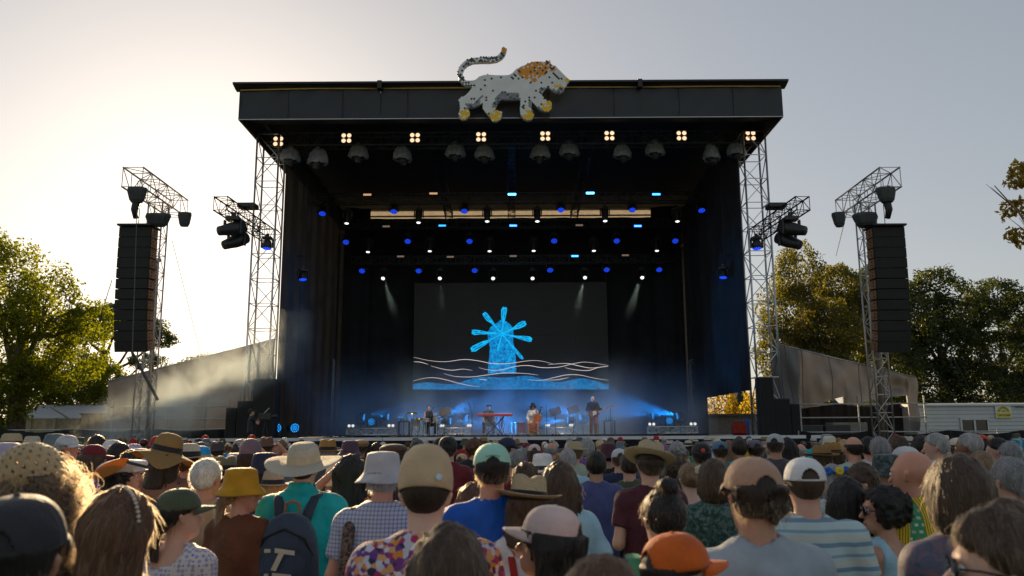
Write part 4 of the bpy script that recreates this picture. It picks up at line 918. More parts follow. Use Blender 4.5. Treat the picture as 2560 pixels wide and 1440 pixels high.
# short wrapped truss post at the left rear and its twin at the right
for s_, xa, lab in ((-1, 822, 'short wrapped truss post beside the rear left mast'), (1, 1738, 'short truss post beside the rear right mast with foliage behind')):
    x = px(xa, 1000, 41).x; q = boxtruss('truss_post', lab, 'truss post', (x, 41, ZS), (x, 41, px(822, 905, 41).z), .36, STEEL, .6, None, .025, .012, up=(0, 1, 0))
    if s_ < 0: b = MB(); b.lathe([(.24, 0), (.27, .5), (.22, 1.0), (.26, 1.6), (.20, 1.75)], 12, (x, 41, px(822, 985, 41).z)); b.build('cloth_wrap', M('wrap_cloth', (.50, .44, .36), .8, trans=.3, bmp=.4, bscale=14), q, smooth=True)
# ---- towers, front outriggers
for s_, nm in ((-1, 'left'), (1, 'right')):
    x = s_ * 9.50; boxtruss('stage_tower', 'tall lattice tower carrying the %s front corner of the roof' % nm, 'tower', (x, 31.0, 0), (x, 31.0, zb + .2), .86, ALU, .95, 'stage towers', .038, .020, up=(0, 1, 0))
    z = px(1280 + s_ * 725, 508, 26.0).z; boxtruss('outrigger_truss', 'black truss arm reaching forward from the %s stage tower' % nm, 'truss', (s_ * 9.55, 26.0, z), (s_ * 9.3, 30.45, z), .45, ALUD, .5, 'outrigger trusses', .026, .013)
for s_, nm, bx in ((-1, 'left', ((640, 694, 948), (600, 640, 1003), (572, 598, 1020))), (1, 'right', ((1892, 1926, 944), (1927, 1968, 997), (1970, 1992, 1010)))):
    for i, (xa, xb, yt) in enumerate(bx):
        Yp = 30.45 + .02 * i; a, c = px(xa, yt, Yp), px(xb, yt, Yp); h = a.z - ZS; w = c.x - a.x; xc = (a.x + c.x) / 2
        rt = thing('speaker_stack', '%s black speaker box at the foot of the %s stage tower' % (('tallest inner', 'middle', 'lowest outer')[i], nm), 'speaker', (xc, Yp, ZS), 0, 'speaker stacks by the towers'); b = MB(); b.box((xc, Yp, ZS + h / 2), (w, .6, h), bev=.02); b.build('cabinet', M('stack_black', (.020, .018, .019), .6), rt)
        b = MB(); b.box((xc, Yp - .31, ZS + h / 2), (w - .08, .02, h - .10)); b.build('grille', M('grille', (.012, .012, .012), .8, bmp=.4, bscale=150), rt)
# ---- lighting trusses
ALUT = M('truss_grey', (.10, .105, .115), .45, .15, var=.2, scale=20)
TY = {1: 31.2, 2: 36.5, 3: 40.3, 4: 42.2}
z1, z2, z3, z4 = px(1280, 350, TY[1]).z, px(1280, 496, TY[2]).z, px(1280, 560, TY[3]).z, px(1280, 650, TY[4]).z
TG = 'black lighting trusses across the stage'
boxtruss('lighting_truss', 'front lighting truss under the fascia carrying square blinders and covered lights', 'truss', (px(672, 350, 31.2).x, 31.2, z1), (px(1892, 345, 31.2).x, 31.2, z1), .50, ALUT, .5, TG, .026, .013)
boxtruss('lighting_truss', 'second lighting truss in front of the pale rear opening', 'truss', (px(762, 500, 36.5).x, 36.5, z2), (px(1782, 493, 36.5).x, 36.5, z2), .42, ALUT, .5, TG, .026, .013)
boxtruss('lighting_truss', 'third lighting truss just below the pale rear opening', 'truss', (px(848, 560, 40.3).x, 40.3, z3), (px(1706, 556, 40.3).x, 40.3, z3), .40, ALUT, .5, TG, .026, .013)
boxtruss('lighting_truss', 'lowest lighting truss hanging over the video screen', 'truss', (px(880, 650, 42.2).x, 42.2, z4), (px(1682, 646, 42.2).x, 42.2, z4), .40, ALUT, .5, TG, .026, .013)
for i, (xa, lb) in enumerate(((-3.2, 'left'), (0, 'centre'), (3.2, 'right'))):
    boxtruss('roof_truss', '%s roof beam running back over the stage' % lb, 'truss', (xa, 31.6, zb + .35), (xa * 1.05, 43.0, zb + .15), .36, ALUD, .5, 'roof beams running back', .024, .012)
# ---- stage lamps: built once each, then copied
BLUE = E('led_blue', (.012, .07, 1.0), 1.15); CYAN = E('led_cyan', (.01, .30, .9), 1.3); WARM = E('lamp_warm', (1.0, .66, .40), .80); AMB = E('lamp_amber', (.9, .52, .26), .42); WHITE = E('lamp_white', (.86, .90, .86), 1.15); DIM = E('lamp_dim', (.4, .28, .2), .25)
FIXT = M('fixture_black', (.022, .022, .024), .45, var=.2); PLAS = M('rain_cover', (.42, .45, .48), .22, var=.25, scale=9, trans=.45, bmp=.4, bscale=22)
def ledface(b, r, y, nrings=3):
    """disc of LED cells facing -y at depth y (cells are the second material)"""
    b.cm = 0; b.lathe([(r, 0), (r, -.03), (r * .98, -.035)], 18, (0, y, 0), (0, 1, 0))
    b.cm = 1; cells = [(0, 0)] + [(r * .78 * k / (nrings - 1) * math.cos(2 * math.pi * i / (6 * k)), r * .78 * k / (nrings - 1) * math.sin(2 * math.pi * i / (6 * k))) for k in range(1, nrings) for i in range(6 * k)]
    for cx, cz in cells: b.lathe([(r * .15, 0), (r * .10, -.012)], 6, (cx, y - .036, cz), (0, -1, 0)) if False else b.lathe([(r * .125, .0), (r * .09, .014)], 6, (cx, y - .036, cz), (0, -1, 0))
    b.cm = 0
def fixture(kind, label, cat, group):
    """origin at the clamp; hangs down (-z); tilted head faces the audience and the floor"""
    t = thing(kind, label, cat, (0, 0, 0), 0, group)
    if kind in ('wash_light', 'beam_light'):
        b = MB(); b.box((0, 0, -.06), (.10, .06, .12)); b.box((0, 0, -.17), (.34, .24, .11), bev=.02); b.build('base', FIXT, t)
        for s_ in (-1, 1): b = MB(); b.box((s_ * .205, 0, -.37), (.045, .12, .34), bev=.012); b.build('yoke_arm', FIXT, t)
        h = bpy.data.objects.new('head', None)
        if kind == 'wash_light':
            b = MB(); b.lathe([(.05, .18), (.12, .16), (.165, .06), (.175, -.06), (.172, -.12)], 18, (0, 0, 0), (0, 1, 0)); ho = b.build('head', FIXT, t, smooth=True)
            b = MB(); ledface(b, .165, -.115); ln = b.build('lens', [FIXT, BLUE], ho)
        else:
            b = MB(); b.lathe([(.06, .32), (.15, .30), (.17, .12), (.165, -.05), (.13, -.25), (.115, -.38)], 16, (0, 0, 0), (0, 1, 0)); ho = b.build('head', FIXT, t, smooth=True)
            b = MB(); b.lathe([(.10, 0), (.085, .02), (.02, .032)], 16, (0, -.375, 0), (0, -1, 0)); ln = b.build('lens', WHITE, ho)
        ho.location = (0, 0, -.42); ho.rotation_euler = (R(62 if kind == 'wash_light' else 78), 0, 0)
    elif kind == 'blinder':
        b = MB(); b.box((0, 0, -.23), (.45, .14, .45), bev=.02); b.box((0, .02, -.02), (.06, .05, .08)); b.build('housing', FIXT, t)
        for x in (-.108, .108):
            for z in (-.123, -.337):
                b = MB(); b.lathe([(.100, 0), (.100, .012), (.088, .014)], 18, (x, -.071, z), (0, -1, 0)); rm = b.build('lamp', M('blinder_ring', (.05, .045, .04), .4), t)
                b = MB(); b.lathe([(.086, .0), (.075, .02), (.02, .032)], 16, (x, -.083, z), (0, -1, 0)); b.build('bulb', WARM, rm)
    elif kind == 'covered_light':
        b = MB(); b.box((0, 0, -.10), (.36, .26, .16), bev=.02); b.build('base', FIXT, t)
        b = MB(); b.lathe([(.12, .22), (.17, .05), (.165, -.14), (.13, -.26)], 14, (0, 0, 0), (0, 1, 0)); ho = b.build('head', FIXT, t, smooth=True); ho.location = (0, 0, -.52); ho.rotation_euler = (R(62), 0, 0)
        b = MB(); b.lathe([(.11, 0), (.03, .03)], 14, (0, -.26, 0), (0, -1, 0)); b.build('lens', M('lens_off', (.06, .065, .07), .08), ho)
        for s_ in (-1, 1): b = MB(); b.box((s_ * .21, 0, -.40), (.045, .12, .42)); b.build('yoke_arm', FIXT, t)
        r = random.Random(3); P_ = [(.13, .02), (.21, -.05), (.30, -.16), (.37, -.34), (.40, -.50), (.36, -.58)]
        b = MB(); n = 20
        for rr_, zz in P_:
            for j in range(n): q = 1 + r.uniform(-.12, .12); a = 2 * math.pi * j / n; b.v.append((rr_ * q * math.cos(a), rr_ * .75 * q * math.sin(a), zz + r.uniform(-.03, .03)))
        for i in range(len(P_) - 1):
            for j in range(n): b.f.append((i * n + j, i * n + (j + 1) % n, (i + 1) * n + (j + 1) % n, (i + 1) * n + j)); b.m.append(0)
        b.build('rain_cover', PLAS, t, smooth=True)
    elif kind == 'light_bar':
        b = MB(); b.box((0, 0, -.09), (.40, .16, .15), bev=.015); b.box((0, .02, -.01), (.05, .05, .06)); b.build('housing', FIXT, t)
        b = MB(); b.box((0, -.085, -.09), (.36, .02, .085)); b.build('lens', CYAN, t)
    elif kind == 'floor_light':
        b = MB(); b.box((0, 0, .06), (.34, .26, .12), bev=.02); b.build('base', FIXT, t)
        for s_ in (-1, 1): b = MB(); b.box((s_ * .205, 0, .26), (.045, .12, .34), bev=.012); b.build('yoke_arm', FIXT, t)
        b = MB(); b.lathe([(.05, .18), (.12, .16), (.165, .06), (.17, -.12)], 18, (0, 0, 0), (0, 1, 0)); ho = b.build('head', FIXT, t, smooth=True); ho.location = (0, 0, .36)
        b = MB(); ledface(b, .16, -.115); b.build('lens', [FIXT, CYAN], ho)
    return t
FIX = {}
def put(kind, label, cat, group, loc, scale=1.0, lens=None, rz=0, tilt=None):
    if kind not in FIX: FIX[kind] = t = fixture(kind, label, cat, group)
    else: t = copy_tree(FIX[kind]); t['label'] = label; t['group'] = group
    t.location = loc; t.scale = (scale,) * 3; t.rotation_euler = (0, 0, rz)
    if lens is not None or tilt is not None:
        for o in t.children_recursive:
            nm = o.name.split('.')[0]
            if nm == 'lens' and lens is not None: o.material_slots[len(o.material_slots) - 1].material = lens
            if nm == 'head' and tilt is not None: o.rotation_euler = tilt
    return t
def row(kind, pts, Y, cat, group, lab, dz=0.0, **kw):
    for i, p in enumerate(pts):
        w = px(p[0], p[1], Y); k2 = dict(kw); k2.update(p[2] if len(p) > 2 else {})
        put(kind, lab.format(ORD[i]), cat, group, (w.x, w.y, w.z + dz), **k2)
row('blinder', [(697, 355), (867, 347), (1038, 346), (1203, 344), (1363, 342), (1523, 341), (1703, 341), (1875, 341)], 30.88, 'blinder', 'four lamp blinders', '{} square four lamp blinder from the left along the front truss', .23)
row('covered_light', [(726, 392, dict(rz=.3)), (795, 396, dict(scale=1.12, rz=-.4)), (896, 385), (1006, 390, dict(rz=.5)), (1138, 381), (1211, 386, dict(rz=.2)), (1350, 385, dict(rz=-.3)), (1423, 378), (1556, 384, dict(rz=.4)), (1637, 376), (1778, 386, dict(rz=1.2, scale=1.1)), (1841, 378)], 31.15, 'moving light', 'plastic covered lights', '{} plastic covered moving light from the left below the front truss', .40)
row('wash_light', [(807, 526), (985, 521), (1161, 520), (1402, 517), (1580, 517), (1753, 518)], 36.3, 'wash light', 'blue wash lights on the second truss', '{} blue wash light from the left on the second truss', .38)
row('beam_light', [(868, 540), (1047, 538), (1218, 535), (1343, 535), (1512, 534), (1692, 535)], 36.6, 'beam light', 'dark beam lights on the second truss', '{} long dark beam light from the left on the second truss', .42)
row('light_bar', [(919, 488, dict(lens=AMB)), (1084, 485, dict(lens=AMB)), (1280, 487, dict(lens=E('bar_cyan', (.05, .45, 1), 7.))), (1475, 484, dict(lens=E('bar_cyan', (.05, .45, 1), 7.))), (1640, 487, dict(lens=E('led_cyan2', (.03, .22, 1), 4.)))], 36.2, 'light bar', 'light bars on the second truss', '{} small light bar from the left on the second truss', .09)
row('light_bar', [(966, 567, dict(lens=DIM)), (1106, 565, dict(lens=E('led_cyan3', (.03, .4, 1), 1.2))), (1283, 565, dict(lens=E('led_blue2', (.02, .10, 1), 7.))), (1448, 564, dict(lens=DIM)), (1594, 566, dict(lens=E('led_blue2', (.02, .10, 1), 7.)))], 40.0, 'light bar', 'light bars on the third truss', '{} small light bar from the left on the third truss', .09)
row('light_bar', [(1002, 642, dict(lens=DIM)), (1126, 643, dict(lens=DIM)), (1283, 641, dict(lens=DIM)), (1437, 641, dict(lens=E('led_cyan2', (.03, .22, 1), 4.))), (1563, 639, dict(lens=DIM))], 41.9, 'light bar', 'light bars on the lowest truss', '{} small light bar from the left on the lowest truss', .09)
row('wash_light', [(866, 600), (1020, 598), (1174, 598), (1385, 597), (1541, 597), (1687, 597)], 40.2, 'wash light', 'blue wash lights on the third truss', '{} blue wash light from the left below the third truss', .40, tilt=(R(50), 0, 0))
row('beam_light', [(921, 612), (1075, 610), (1224, 610), (1334, 609), (1484, 609), (1641, 609)], 40.5, 'beam light', 'white beam lights on the third truss', '{} white lensed beam light from the left below the third truss', .40)
row('wash_light', [(906, 672), (1047, 672), (1187, 671), (1375, 670), (1516, 669), (1647, 669)], 42.0, 'wash light', 'blue wash lights on the lowest truss', '{} blue wash light from the left on the lowest truss', .40, tilt=(R(50), 0, 0))
SP = [(960, 692), (1101, 692), (1233, 692), (1331, 692), (1461, 690), (1603, 690)]
row('beam_light', [(x, y - 8, dict(tilt=(R(40), 0, 0))) for x, y in SP], 42.1, 'beam light', 'white spot lights over the screen', '{} white spot light from the left just above the screen', .35)
row('wash_light', [(757, 692, dict(rz=.5)), (1808, 687, dict(rz=-.5))], 33.0, 'wash light', 'blue side wash lights', '{} blue wash light hung low at the side of the stage', .45, tilt=(R(78), 0, 0))
row('wash_light', [(668, 612), (1892, 612)], 29.4, 'wash light', 'blue lights under the outriggers', '{} blue wash light below an outrigger truss by the tower', .42, tilt=(R(80), 0, 0))
for x, y, Yp in ((757, 640, 33), (1808, 640, 33)):
    w = px(x, 560, Yp); q = thing('drop_pole', 'thin drop pole carrying the low blue side light at the stage %s' % ('left' if x < 1280 else 'right'), 'pole', w); b = MB(); b.tube((w.x, Yp, px(x, 680, Yp).z + .28), (w.x, Yp, zb), .022, n=6); b.build('pole', BLKP, q); b = MB(); b.box((w.x, Yp, px(x, 640, Yp).z), (.4, .08, .06)); b.build('crossbar', BLKP, q)
for s_, nm in ((-1, 'left'), (1, 'right')):
    for i, (xx, yy, Yp, tl) in enumerate(((1280 + s_ * 697, 560, 26.4, (R(20), s_ * R(25), s_ * .9)), (1280 + s_ * 688, 590, 26.9, (R(30), s_ * R(25), s_ * .9)))):
        w = px(xx, yy, Yp); put('beam_light', '%s dark beam light under the %s outrigger truss' % (('upper', 'lower')[i], nm), 'beam light', 'dark lights under the outriggers', (w.x, w.y, w.z + .4), 1.35, lens=M('lens_off2', (.05, .05, .05), .1), tilt=tl)
    w = px(1280 + s_ * 660, 516, 27.6); q = thing('control_box', 'flat black control box on the %s outrigger truss' % nm, 'box', w); b = MB(); b.box(tuple(w), (.62, .5, .16), bev=.02); b.build('case', FIXT, q)
    b = MB(); b.box(tuple(w + Vector((0, 0, -.09))), (.2, .2, .04)); b.build('clamp', FIXT, q)
# white key light from the lit blinders on to the band
for i, (x, y, tx) in enumerate(((867, 347, -3.6), (1038, 346, -1.0), (1523, 341, 1.2), (1703, 341, 3.7))):
    w = px(x, y, 30.7); d = (Vector((tx, 35.6, ZS + 1)) - w).normalized(); ld = bpy.data.lights.new('blinder_glow', 'SPOT'); lo = bpy.data.objects.new('blinder_glow', ld); COL.objects.link(lo)
    ld.energy = 1900; ld.color = (1, .84, .70); ld.spot_size = R(24); ld.spot_blend = .9; ld.shadow_soft_size = .07; lo.location = w + d * 1.0; lo.rotation_euler = (-d).to_track_quat('Z', 'Y').to_euler()
# floor lights with real blue beams
FL = [(903, 1042, 38.5, 76, 9), (930, 1053, 37.2, 0, 8), (963, 1042, 38.5, 80, 1), (1094, 1042, 38.5, 68, 16), (1118, 1053, 37.2, 78, -1), (1160, 1043, 38.5, 60, 10), (1427, 1050, 37.6, -80, -3), (1457, 1041, 38.5, -66, 14), (1640, 1039, 38.5, -80, 4), (1675, 1051, 37.2, -20, 5), (1700, 1039, 38.5, -76, 10)]
for i, (x, y, Yp, az, el) in enumerate(FL):
    w = px(x, y, Yp); put('floor_light', '%s blue floor light from the left across the stage' % ORD[i], 'floor light', 'blue floor lights', (w.x, w.y, w.z - .36), 1.0, tilt=(R(el), 0, R(az)))
    rs = thing('light_stand', 'dark low stand under the %s blue floor light' % ORD[i], 'stand', (w.x, w.y, ZS), 0, 'stands of the blue floor lights'); b = MB(); b.tube((w.x, w.y, ZS + .02), (w.x, w.y, w.z - .38), .03, n=6); b.build('pole', BLKP, rs); b = MB(); b.box((w.x, w.y, ZS + .02), (.4, .3, .03)); b.build('foot', BLKP, rs)
    if i in (1, 5, 9): continue
    d = Vector((math.sin(R(az)) * math.cos(R(el)), -math.cos(R(az)) * math.cos(R(el)), math.sin(R(el))))
    ld = bpy.data.lights.new('floor_light_beam', 'SPOT'); lo = bpy.data.objects.new('floor_light_beam', ld); COL.objects.link(lo); ld.energy = (480, 0, 760, 1500, 1300, 0, 1500, 1300, 480, 0, 1500)[i]; ld.color = (.003, .30, 1.0); ld.spot_size = R(30); ld.spot_blend = .7; ld.shadow_soft_size = .08
    lo.location = w + d * .26; lo.rotation_euler = (-d).to_track_quat('Z', 'Y').to_euler()
for (x, y), dd, e in zip(SP, ((.35, -.5), (.1, -.5), (0, -.4), (0, -.4), (-.25, -.5), (-.4, -.5)), (260, 60, 0, 0, 220, 300)):
    if not e: continue
    w = px(x, y, 42.1); d = Vector((dd[0], dd[1], -1)).normalized(); ld = bpy.data.lights.new('spot_light_beam', 'SPOT'); lo = bpy.data.objects.new('spot_light_beam', ld); COL.objects.link(lo)
    ld.energy = e * 6; ld.color = (.86, 1, .86); ld.spot_size = R(17); ld.spot_blend = .6; ld.shadow_soft_size = .06; lo.location = w + d * .35 + Vector((0, -.1, 0)); lo.rotation_euler = (-d).to_track_quat('Z', 'Y').to_euler()
for i, (x, y) in enumerate(((692, 1072), (733, 1072))):
    w = px(x, y, 31.2); put('floor_light', '%s of two blue ringed floor lights by the left speaker stack' % ORD[i], 'floor light', 'blue floor lights at the stage left corner', (w.x, w.y, w.z - .36), 1.15, tilt=(R(8), 0, R((15, 35)[i])))
# silver floor truss cradles with small round lights
for i, (xa, xb, yy, Yp) in enumerate(((868, 987, 1083, 34.2), (1100, 1180, 1086, 36.2), (1364, 1434, 1082, 37.0), (1620, 1743, 1083, 34.2))):
    a, c = px(xa, yy, Yp), px(xb, yy, Yp); q = boxtruss('floor_truss', '%s silver floor truss from the left along the stage' % ORD[i], 'truss', (a.x, Yp, ZS + .22), (c.x, Yp, ZS + .22), .26, M('bright_alu', (.72, .72, .72), .35, .5), .4, 'silver floor trusses', .028, .012)
    for j, f in enumerate((.04, .12, .88, .96)):
        x = a.x + (c.x - a.x) * f; b = MB(); b.lathe([(.05, .1), (.075, 0), (.07, -.02)], 12, (x, Yp - .02, ZS + .46), (0, 1, 0)); h = b.build('lamp', FIXT, q); b = MB(); b.lathe([(.062, 0), (.02, .02)], 12, (x, Yp - .045, ZS + .46), (0, -1, 0)); b.build('lens', E('floor_lamp', (.8, .82, .8), .55), h)
# ---- video screen: a lit picture on a flat panel
sq = thing('video_screen', 'large dark video screen showing a blue windmill above wavy lines', 'screen', px(1277, 842, 43.1)); YS = 43.1
A, B_, C_, D_ = px(1037, 708, YS), px(1518, 708, YS), px(1521, 975, YS), px(1032, 975, YS); xa, xb, za, zb2 = (A.x + D_.x) / 2, (B_.x + C_.x) / 2, D_.z, A.z
SCR = E('screen_dark', (.0008, .0008, .0007), 1.0); SCR.node_tree.nodes['Principled BSDF'].inputs['Base Color'].default_value = (.003, .003, .003, 1)
for i in range(6):
    for j in range(4):
        w, h = (xb - xa) / 6, (zb2 - za) / 4; b = MB(); b.box((xa + w * (i + .5), YS, za + h * (j + .5)), (w - .006, .10, h - .006)); b.build('screen_panel', SCR, sq)
def emis_tex(name, c0, c1, st_, sc_=9.0):
    m, t, bb = base(name); cs = coords(t); n = N(t, 'ShaderNodeTexNoise', Scale=sc_, Detail=8.0, Roughness=.8); t.links.new(cs, n.inputs['Vector']); co = ramp(t, n.outputs[0], [(.38, c0), (.60, c1)]); t.links.new(co, bb.inputs['Emission Color']); bb.inputs['Emission Strength'].default_value = st_; bb.inputs['Base Color'].default_value = (0, 0, 0, 1); MATS[name] = m; return m
ST = emis_tex('screen_tower', (0, .035, .24), (0, .33, .66), .75, 7.0); SB = emis_tex('screen_blade', (0, .24, .62), (0, .46, .80), .75, 6.0); SH = emis_tex('screen_hill', (0, .02, .12), (0, .22, .52), .62, 7.5); SLN = E('screen_line', (.42, .36, .34), 1.0)
sx = lambda X, Yz: px(1020 + X / 4.8, 690 + Yz / 4.8, YS)
def flat(name, pts, mat, lay):
    P_ = [sx(*p) for p in pts]; b = MB(); b.prism([(p.x, p.z) for p in P_], (0, YS - .051 - .004 * lay, 0), (1, 0, 0), (0, 0, 1), (0, -.003, 0)); return b.build(name, mat, sq)
hl = [(60, 1362)] + [(60 + k * 60, 1300 - 20 * math.sin(k * .6) - (100 * math.exp(-((k - 19) / 9.) ** 2)) - (45 * math.exp(-((k - 34) / 5.) ** 2))) for k in range(40)] + [(2405, 1262), (2405, 1362)]
flat('hill_picture', hl, SH, 1)
flat('windmill_tower', [(960, 1170), (962, 1060), (975, 980), (985, 860), (960, 760), (955, 680), (990, 615), (1060, 570), (1110, 528), (1180, 545), (1240, 595), (1265, 660), (1262, 800), (1285, 880), (1295, 1000), (1300, 1080), (1298, 1170)], ST, 2)
cx, cy = 1128, 695
for (tx, ty), wd in (((1160, 375), 36), ((905, 445), 34), ((765, 672), 34), ((755, 890), 40), ((1415, 560), 36), ((1488, 770), 34), ((1380, 1000), 22), ((1075, 900), 14)):
    L = math.hypot(tx - cx, ty - cy); ux, uy = (tx - cx) / L, (ty - cy) / L; nx_, ny_ = -uy, ux
    rj = random.Random(int(tx)); q_ = [rj.uniform(.75, 1.12) for _ in range(8)]; o = [(0, 7), (.42, 11), (.55, wd * .62 * q_[0]), (.72, wd * .88 * q_[1]), (.90, wd * q_[2]), (1, wd * .62 * q_[3]), (.985, 0), (1.01, -wd * .55 * q_[4]), (.90, -wd * q_[5]), (.72, -wd * .9 * q_[6]), (.55, -wd * .6 * q_[7]), (.42, -11), (0, -7)]
    for f0, f1, k0 in ((.60, .74, .30), (.78, .93, .25), (.64, .90, -.45)):
        if wd > 20: flat('sail_gap', [(cx + ux * L * f + nx_ * wd * k, cy + uy * L * f + ny_ * wd * k) for f, k in ((f0, k0 - .10), (f1, k0 - .14), (f1 - .02, k0 + .12), (f0 + .02, k0 + .10))], E('screen_gap', (0, .03, .10), 1.0), 4)
    flat('windmill_sail', [(cx + ux * L * f + nx_ * k, cy + uy * L * f + ny_ * k) for f, k in o], SB, 3)
b = MB(); c = sx(cx, cy); b.lathe([(.10, 0), (.10, .004)], 14, (c.x, YS - .066, c.z), (0, -1, 0)); b.build('windmill_hub', SB, sq)
LN = [[(70, 975), (250, 1015), (450, 1030), (670, 1003), (850, 1020), (1000, 1050), (1200, 1052), (1450, 1018), (1600, 1022), (1740, 1058)], [(70, 1030), (150, 1035), (245, 1062)], [(275, 1080), (420, 1118), (540, 1132), (660, 1118), (775, 1135)], [(850, 1100), (950, 1125), (1100, 1130), (1300, 1085), (1450, 1076), (1600, 1100), (1800, 1095), (2000, 1050), (2150, 1035), (2400, 1075)], [(1680, 1065), (1900, 1050), (2050, 1080), (2200, 1105), (2400, 1080)], [(1880, 1100), (2000, 1125), (2160, 1135), (2280, 1100), (2400, 1085)], [(430, 1170), (560, 1205), (760, 1212), (950, 1188), (1180, 1165), (1420, 1172), (1560, 1190)], [(60, 1262), (200, 1228), (320, 1222), (450, 1245), (600, 1285), (750, 1318), (860, 1328)], [(1440, 1245), (1600, 1252), (1750, 1220), (1900, 1188), (2050, 1188), (2200, 1220), (2400, 1252)], [(860, 1240), (950, 1248)], [(1650, 1250), (1800, 1245), (1930, 1218)]]
for i, Lp in enumerate(LN):
    P_ = [sx(*p) for p in Lp]; Q = []
    for k in range(len(P_) - 1):
        p0, p1, p2, p3 = P_[max(0, k - 1)], P_[k], P_[k + 1], P_[min(len(P_) - 1, k + 2)]
        for t in np.linspace(0, 1, 6)[:-1]: Q.append(.5 * ((2 * p1) + (p2 - p0) * t + (2 * p0 - 5 * p1 + 4 * p2 - p3) * t * t + (3 * p1 - p0 - 3 * p2 + p3) * t ** 3))
    Q.append(P_[-1]); m = len(Q); b = MB(); wd = .015; V = []
    for k, q in enumerate(Q):
        d = (Q[min(k + 1, m - 1)] - Q[max(k - 1, 0)]); d.y = 0; d.normalize(); n_ = Vector((-d.z, 0, d.x)); e = wd * (.35 + .65 * math.sin(math.pi * min(1, max(0, k / (m - 1))))); V += [(q.x + n_.x * e, YS - .070, q.z + n_.z * e), (q.x - n_.x * e, YS - .070, q.z - n_.z * e)]
    b.add(V, [(2 * k, 2 * k + 2, 2 * k + 3, 2 * k + 1) for k in range(m - 1)]); b.build('wave_line', SLN, sq)
# ---- mosaic big cat emblem on the fascia
lc = thing('mosaic_cat', 'white tiled big cat sign with orange mane and yellow paws on the fascia', 'sign', px(1280, 220, YF - .55)); YL_ = YF - .62
lp = lambda X, Z: px(1120 + X / 6.547, 100 + Z / 6.547, YL_)
OUT = [(400, 660), (440, 655), (500, 610), (560, 580), (640, 565), (760, 575), (900, 580), (1000, 570), (1060, 540), (1110, 490), (1180, 440), (1270, 405), (1330, 375), (1420, 352), (1520, 352), (1590, 360), (1630, 340), (1675, 350), (1685, 390), (1730, 420), (1790, 470), (1850, 530), (1910, 590), (1990, 645), (1980, 680), (1930, 740), (1900, 800), (1880, 840), (1830, 868), (1770, 860), (1700, 820), (1640, 765), (1590, 800), (1550, 850), (1535, 900), (1560, 960), (1620, 1005), (1670, 1005), (1700, 1045), (1690, 1110), (1640, 1165), (1580, 1165), (1500, 1135), (1430, 1060), (1380, 1000), (1365, 1060), (1365, 1130), (1400, 1180), (1405, 1240), (1370, 1300), (1310, 1315), (1240, 1290), (1190, 1220), (1175, 1120), (1190, 1020), (1190, 965), (1100, 968), (960, 968), (860, 965), (810, 1030), (780, 1100), (770, 1155), (840, 1160), (885, 1185), (880, 1240), (850, 1300), (790, 1335), (730, 1325), (690, 1260), (640, 1210), (590, 1150), (565, 1080), (590, 1000), (620, 960), (580, 990), (510, 1060), (430, 1095), (340, 1100), (325, 1120), (355, 1170), (355, 1220), (310, 1290), (240, 1305), (190, 1280), (178, 1200), (200, 1120), (190, 1050), (178, 980), (220, 940), (290, 900), (350, 840), (400, 770), (390, 740)]
TL = [(925, 125), (905, 205), (865, 262), (790, 305), (680, 322), (540, 322), (400, 330), (300, 370), (232, 435), (198, 515), (205, 595), (245, 670), (315, 720), (395, 715)]
def tailpoly(w=41):
    a, c = [], []
    for i, (x, y) in enumerate(TL):
        dx = TL[min(i + 1, len(TL) - 1)][0] - TL[max(0, i - 1)][0]; dy = TL[min(i + 1, len(TL) - 1)][1] - TL[max(0, i - 1)][1]; L = math.hypot(dx, dy); a.append((x - dy / L * w, y + dx / L * w)); c.append((x + dy / L * w, y - dx / L * w))
    return a + c[::-1] + [(900, 110)][:0]
TP = tailpoly()
CATW = M('cat_white', (.84, .85, .80), .45, var=.06, scale=3)
for nm, poly in (('body_plate', OUT), ('tail_plate', TP)):
    P_ = [lp(*p) for p in poly]; b = MB(); b.prism([(p.x, p.z) for p in P_], (0, YL_ + (.0 if nm == 'body_plate' else .012), 0), (1, 0, 0), (0, 0, 1), (0, .16, 0)); b.build(nm, M('cat_edge', (.66, .68, .65), .5), lc)
def inside(p, poly):
    c = False; x, y = p; j = len(poly) - 1
    for i in range(len(poly)):
        if (poly[i][1] > y) != (poly[j][1] > y) and x < (poly[j][0] - poly[i][0]) * (y - poly[i][1]) / (poly[j][1] - poly[i][1]) + poly[i][0]: c = not c
        j = i
    return c
MANE = [(1110, 560), (1180, 440), (1270, 400), (1400, 345), (1640, 335), (1790, 475), (1650, 540), (1530, 600), (1450, 690), (1380, 690), (1330, 600), (1280, 640), (1200, 620)]
r = random.Random(5); s = 44.0; cells = {'w': [], 'o': [], 'y': [], 'd': [], 'g': []}
bel = [(840, 870), (1150, 860), (1190, 965), (860, 968)]
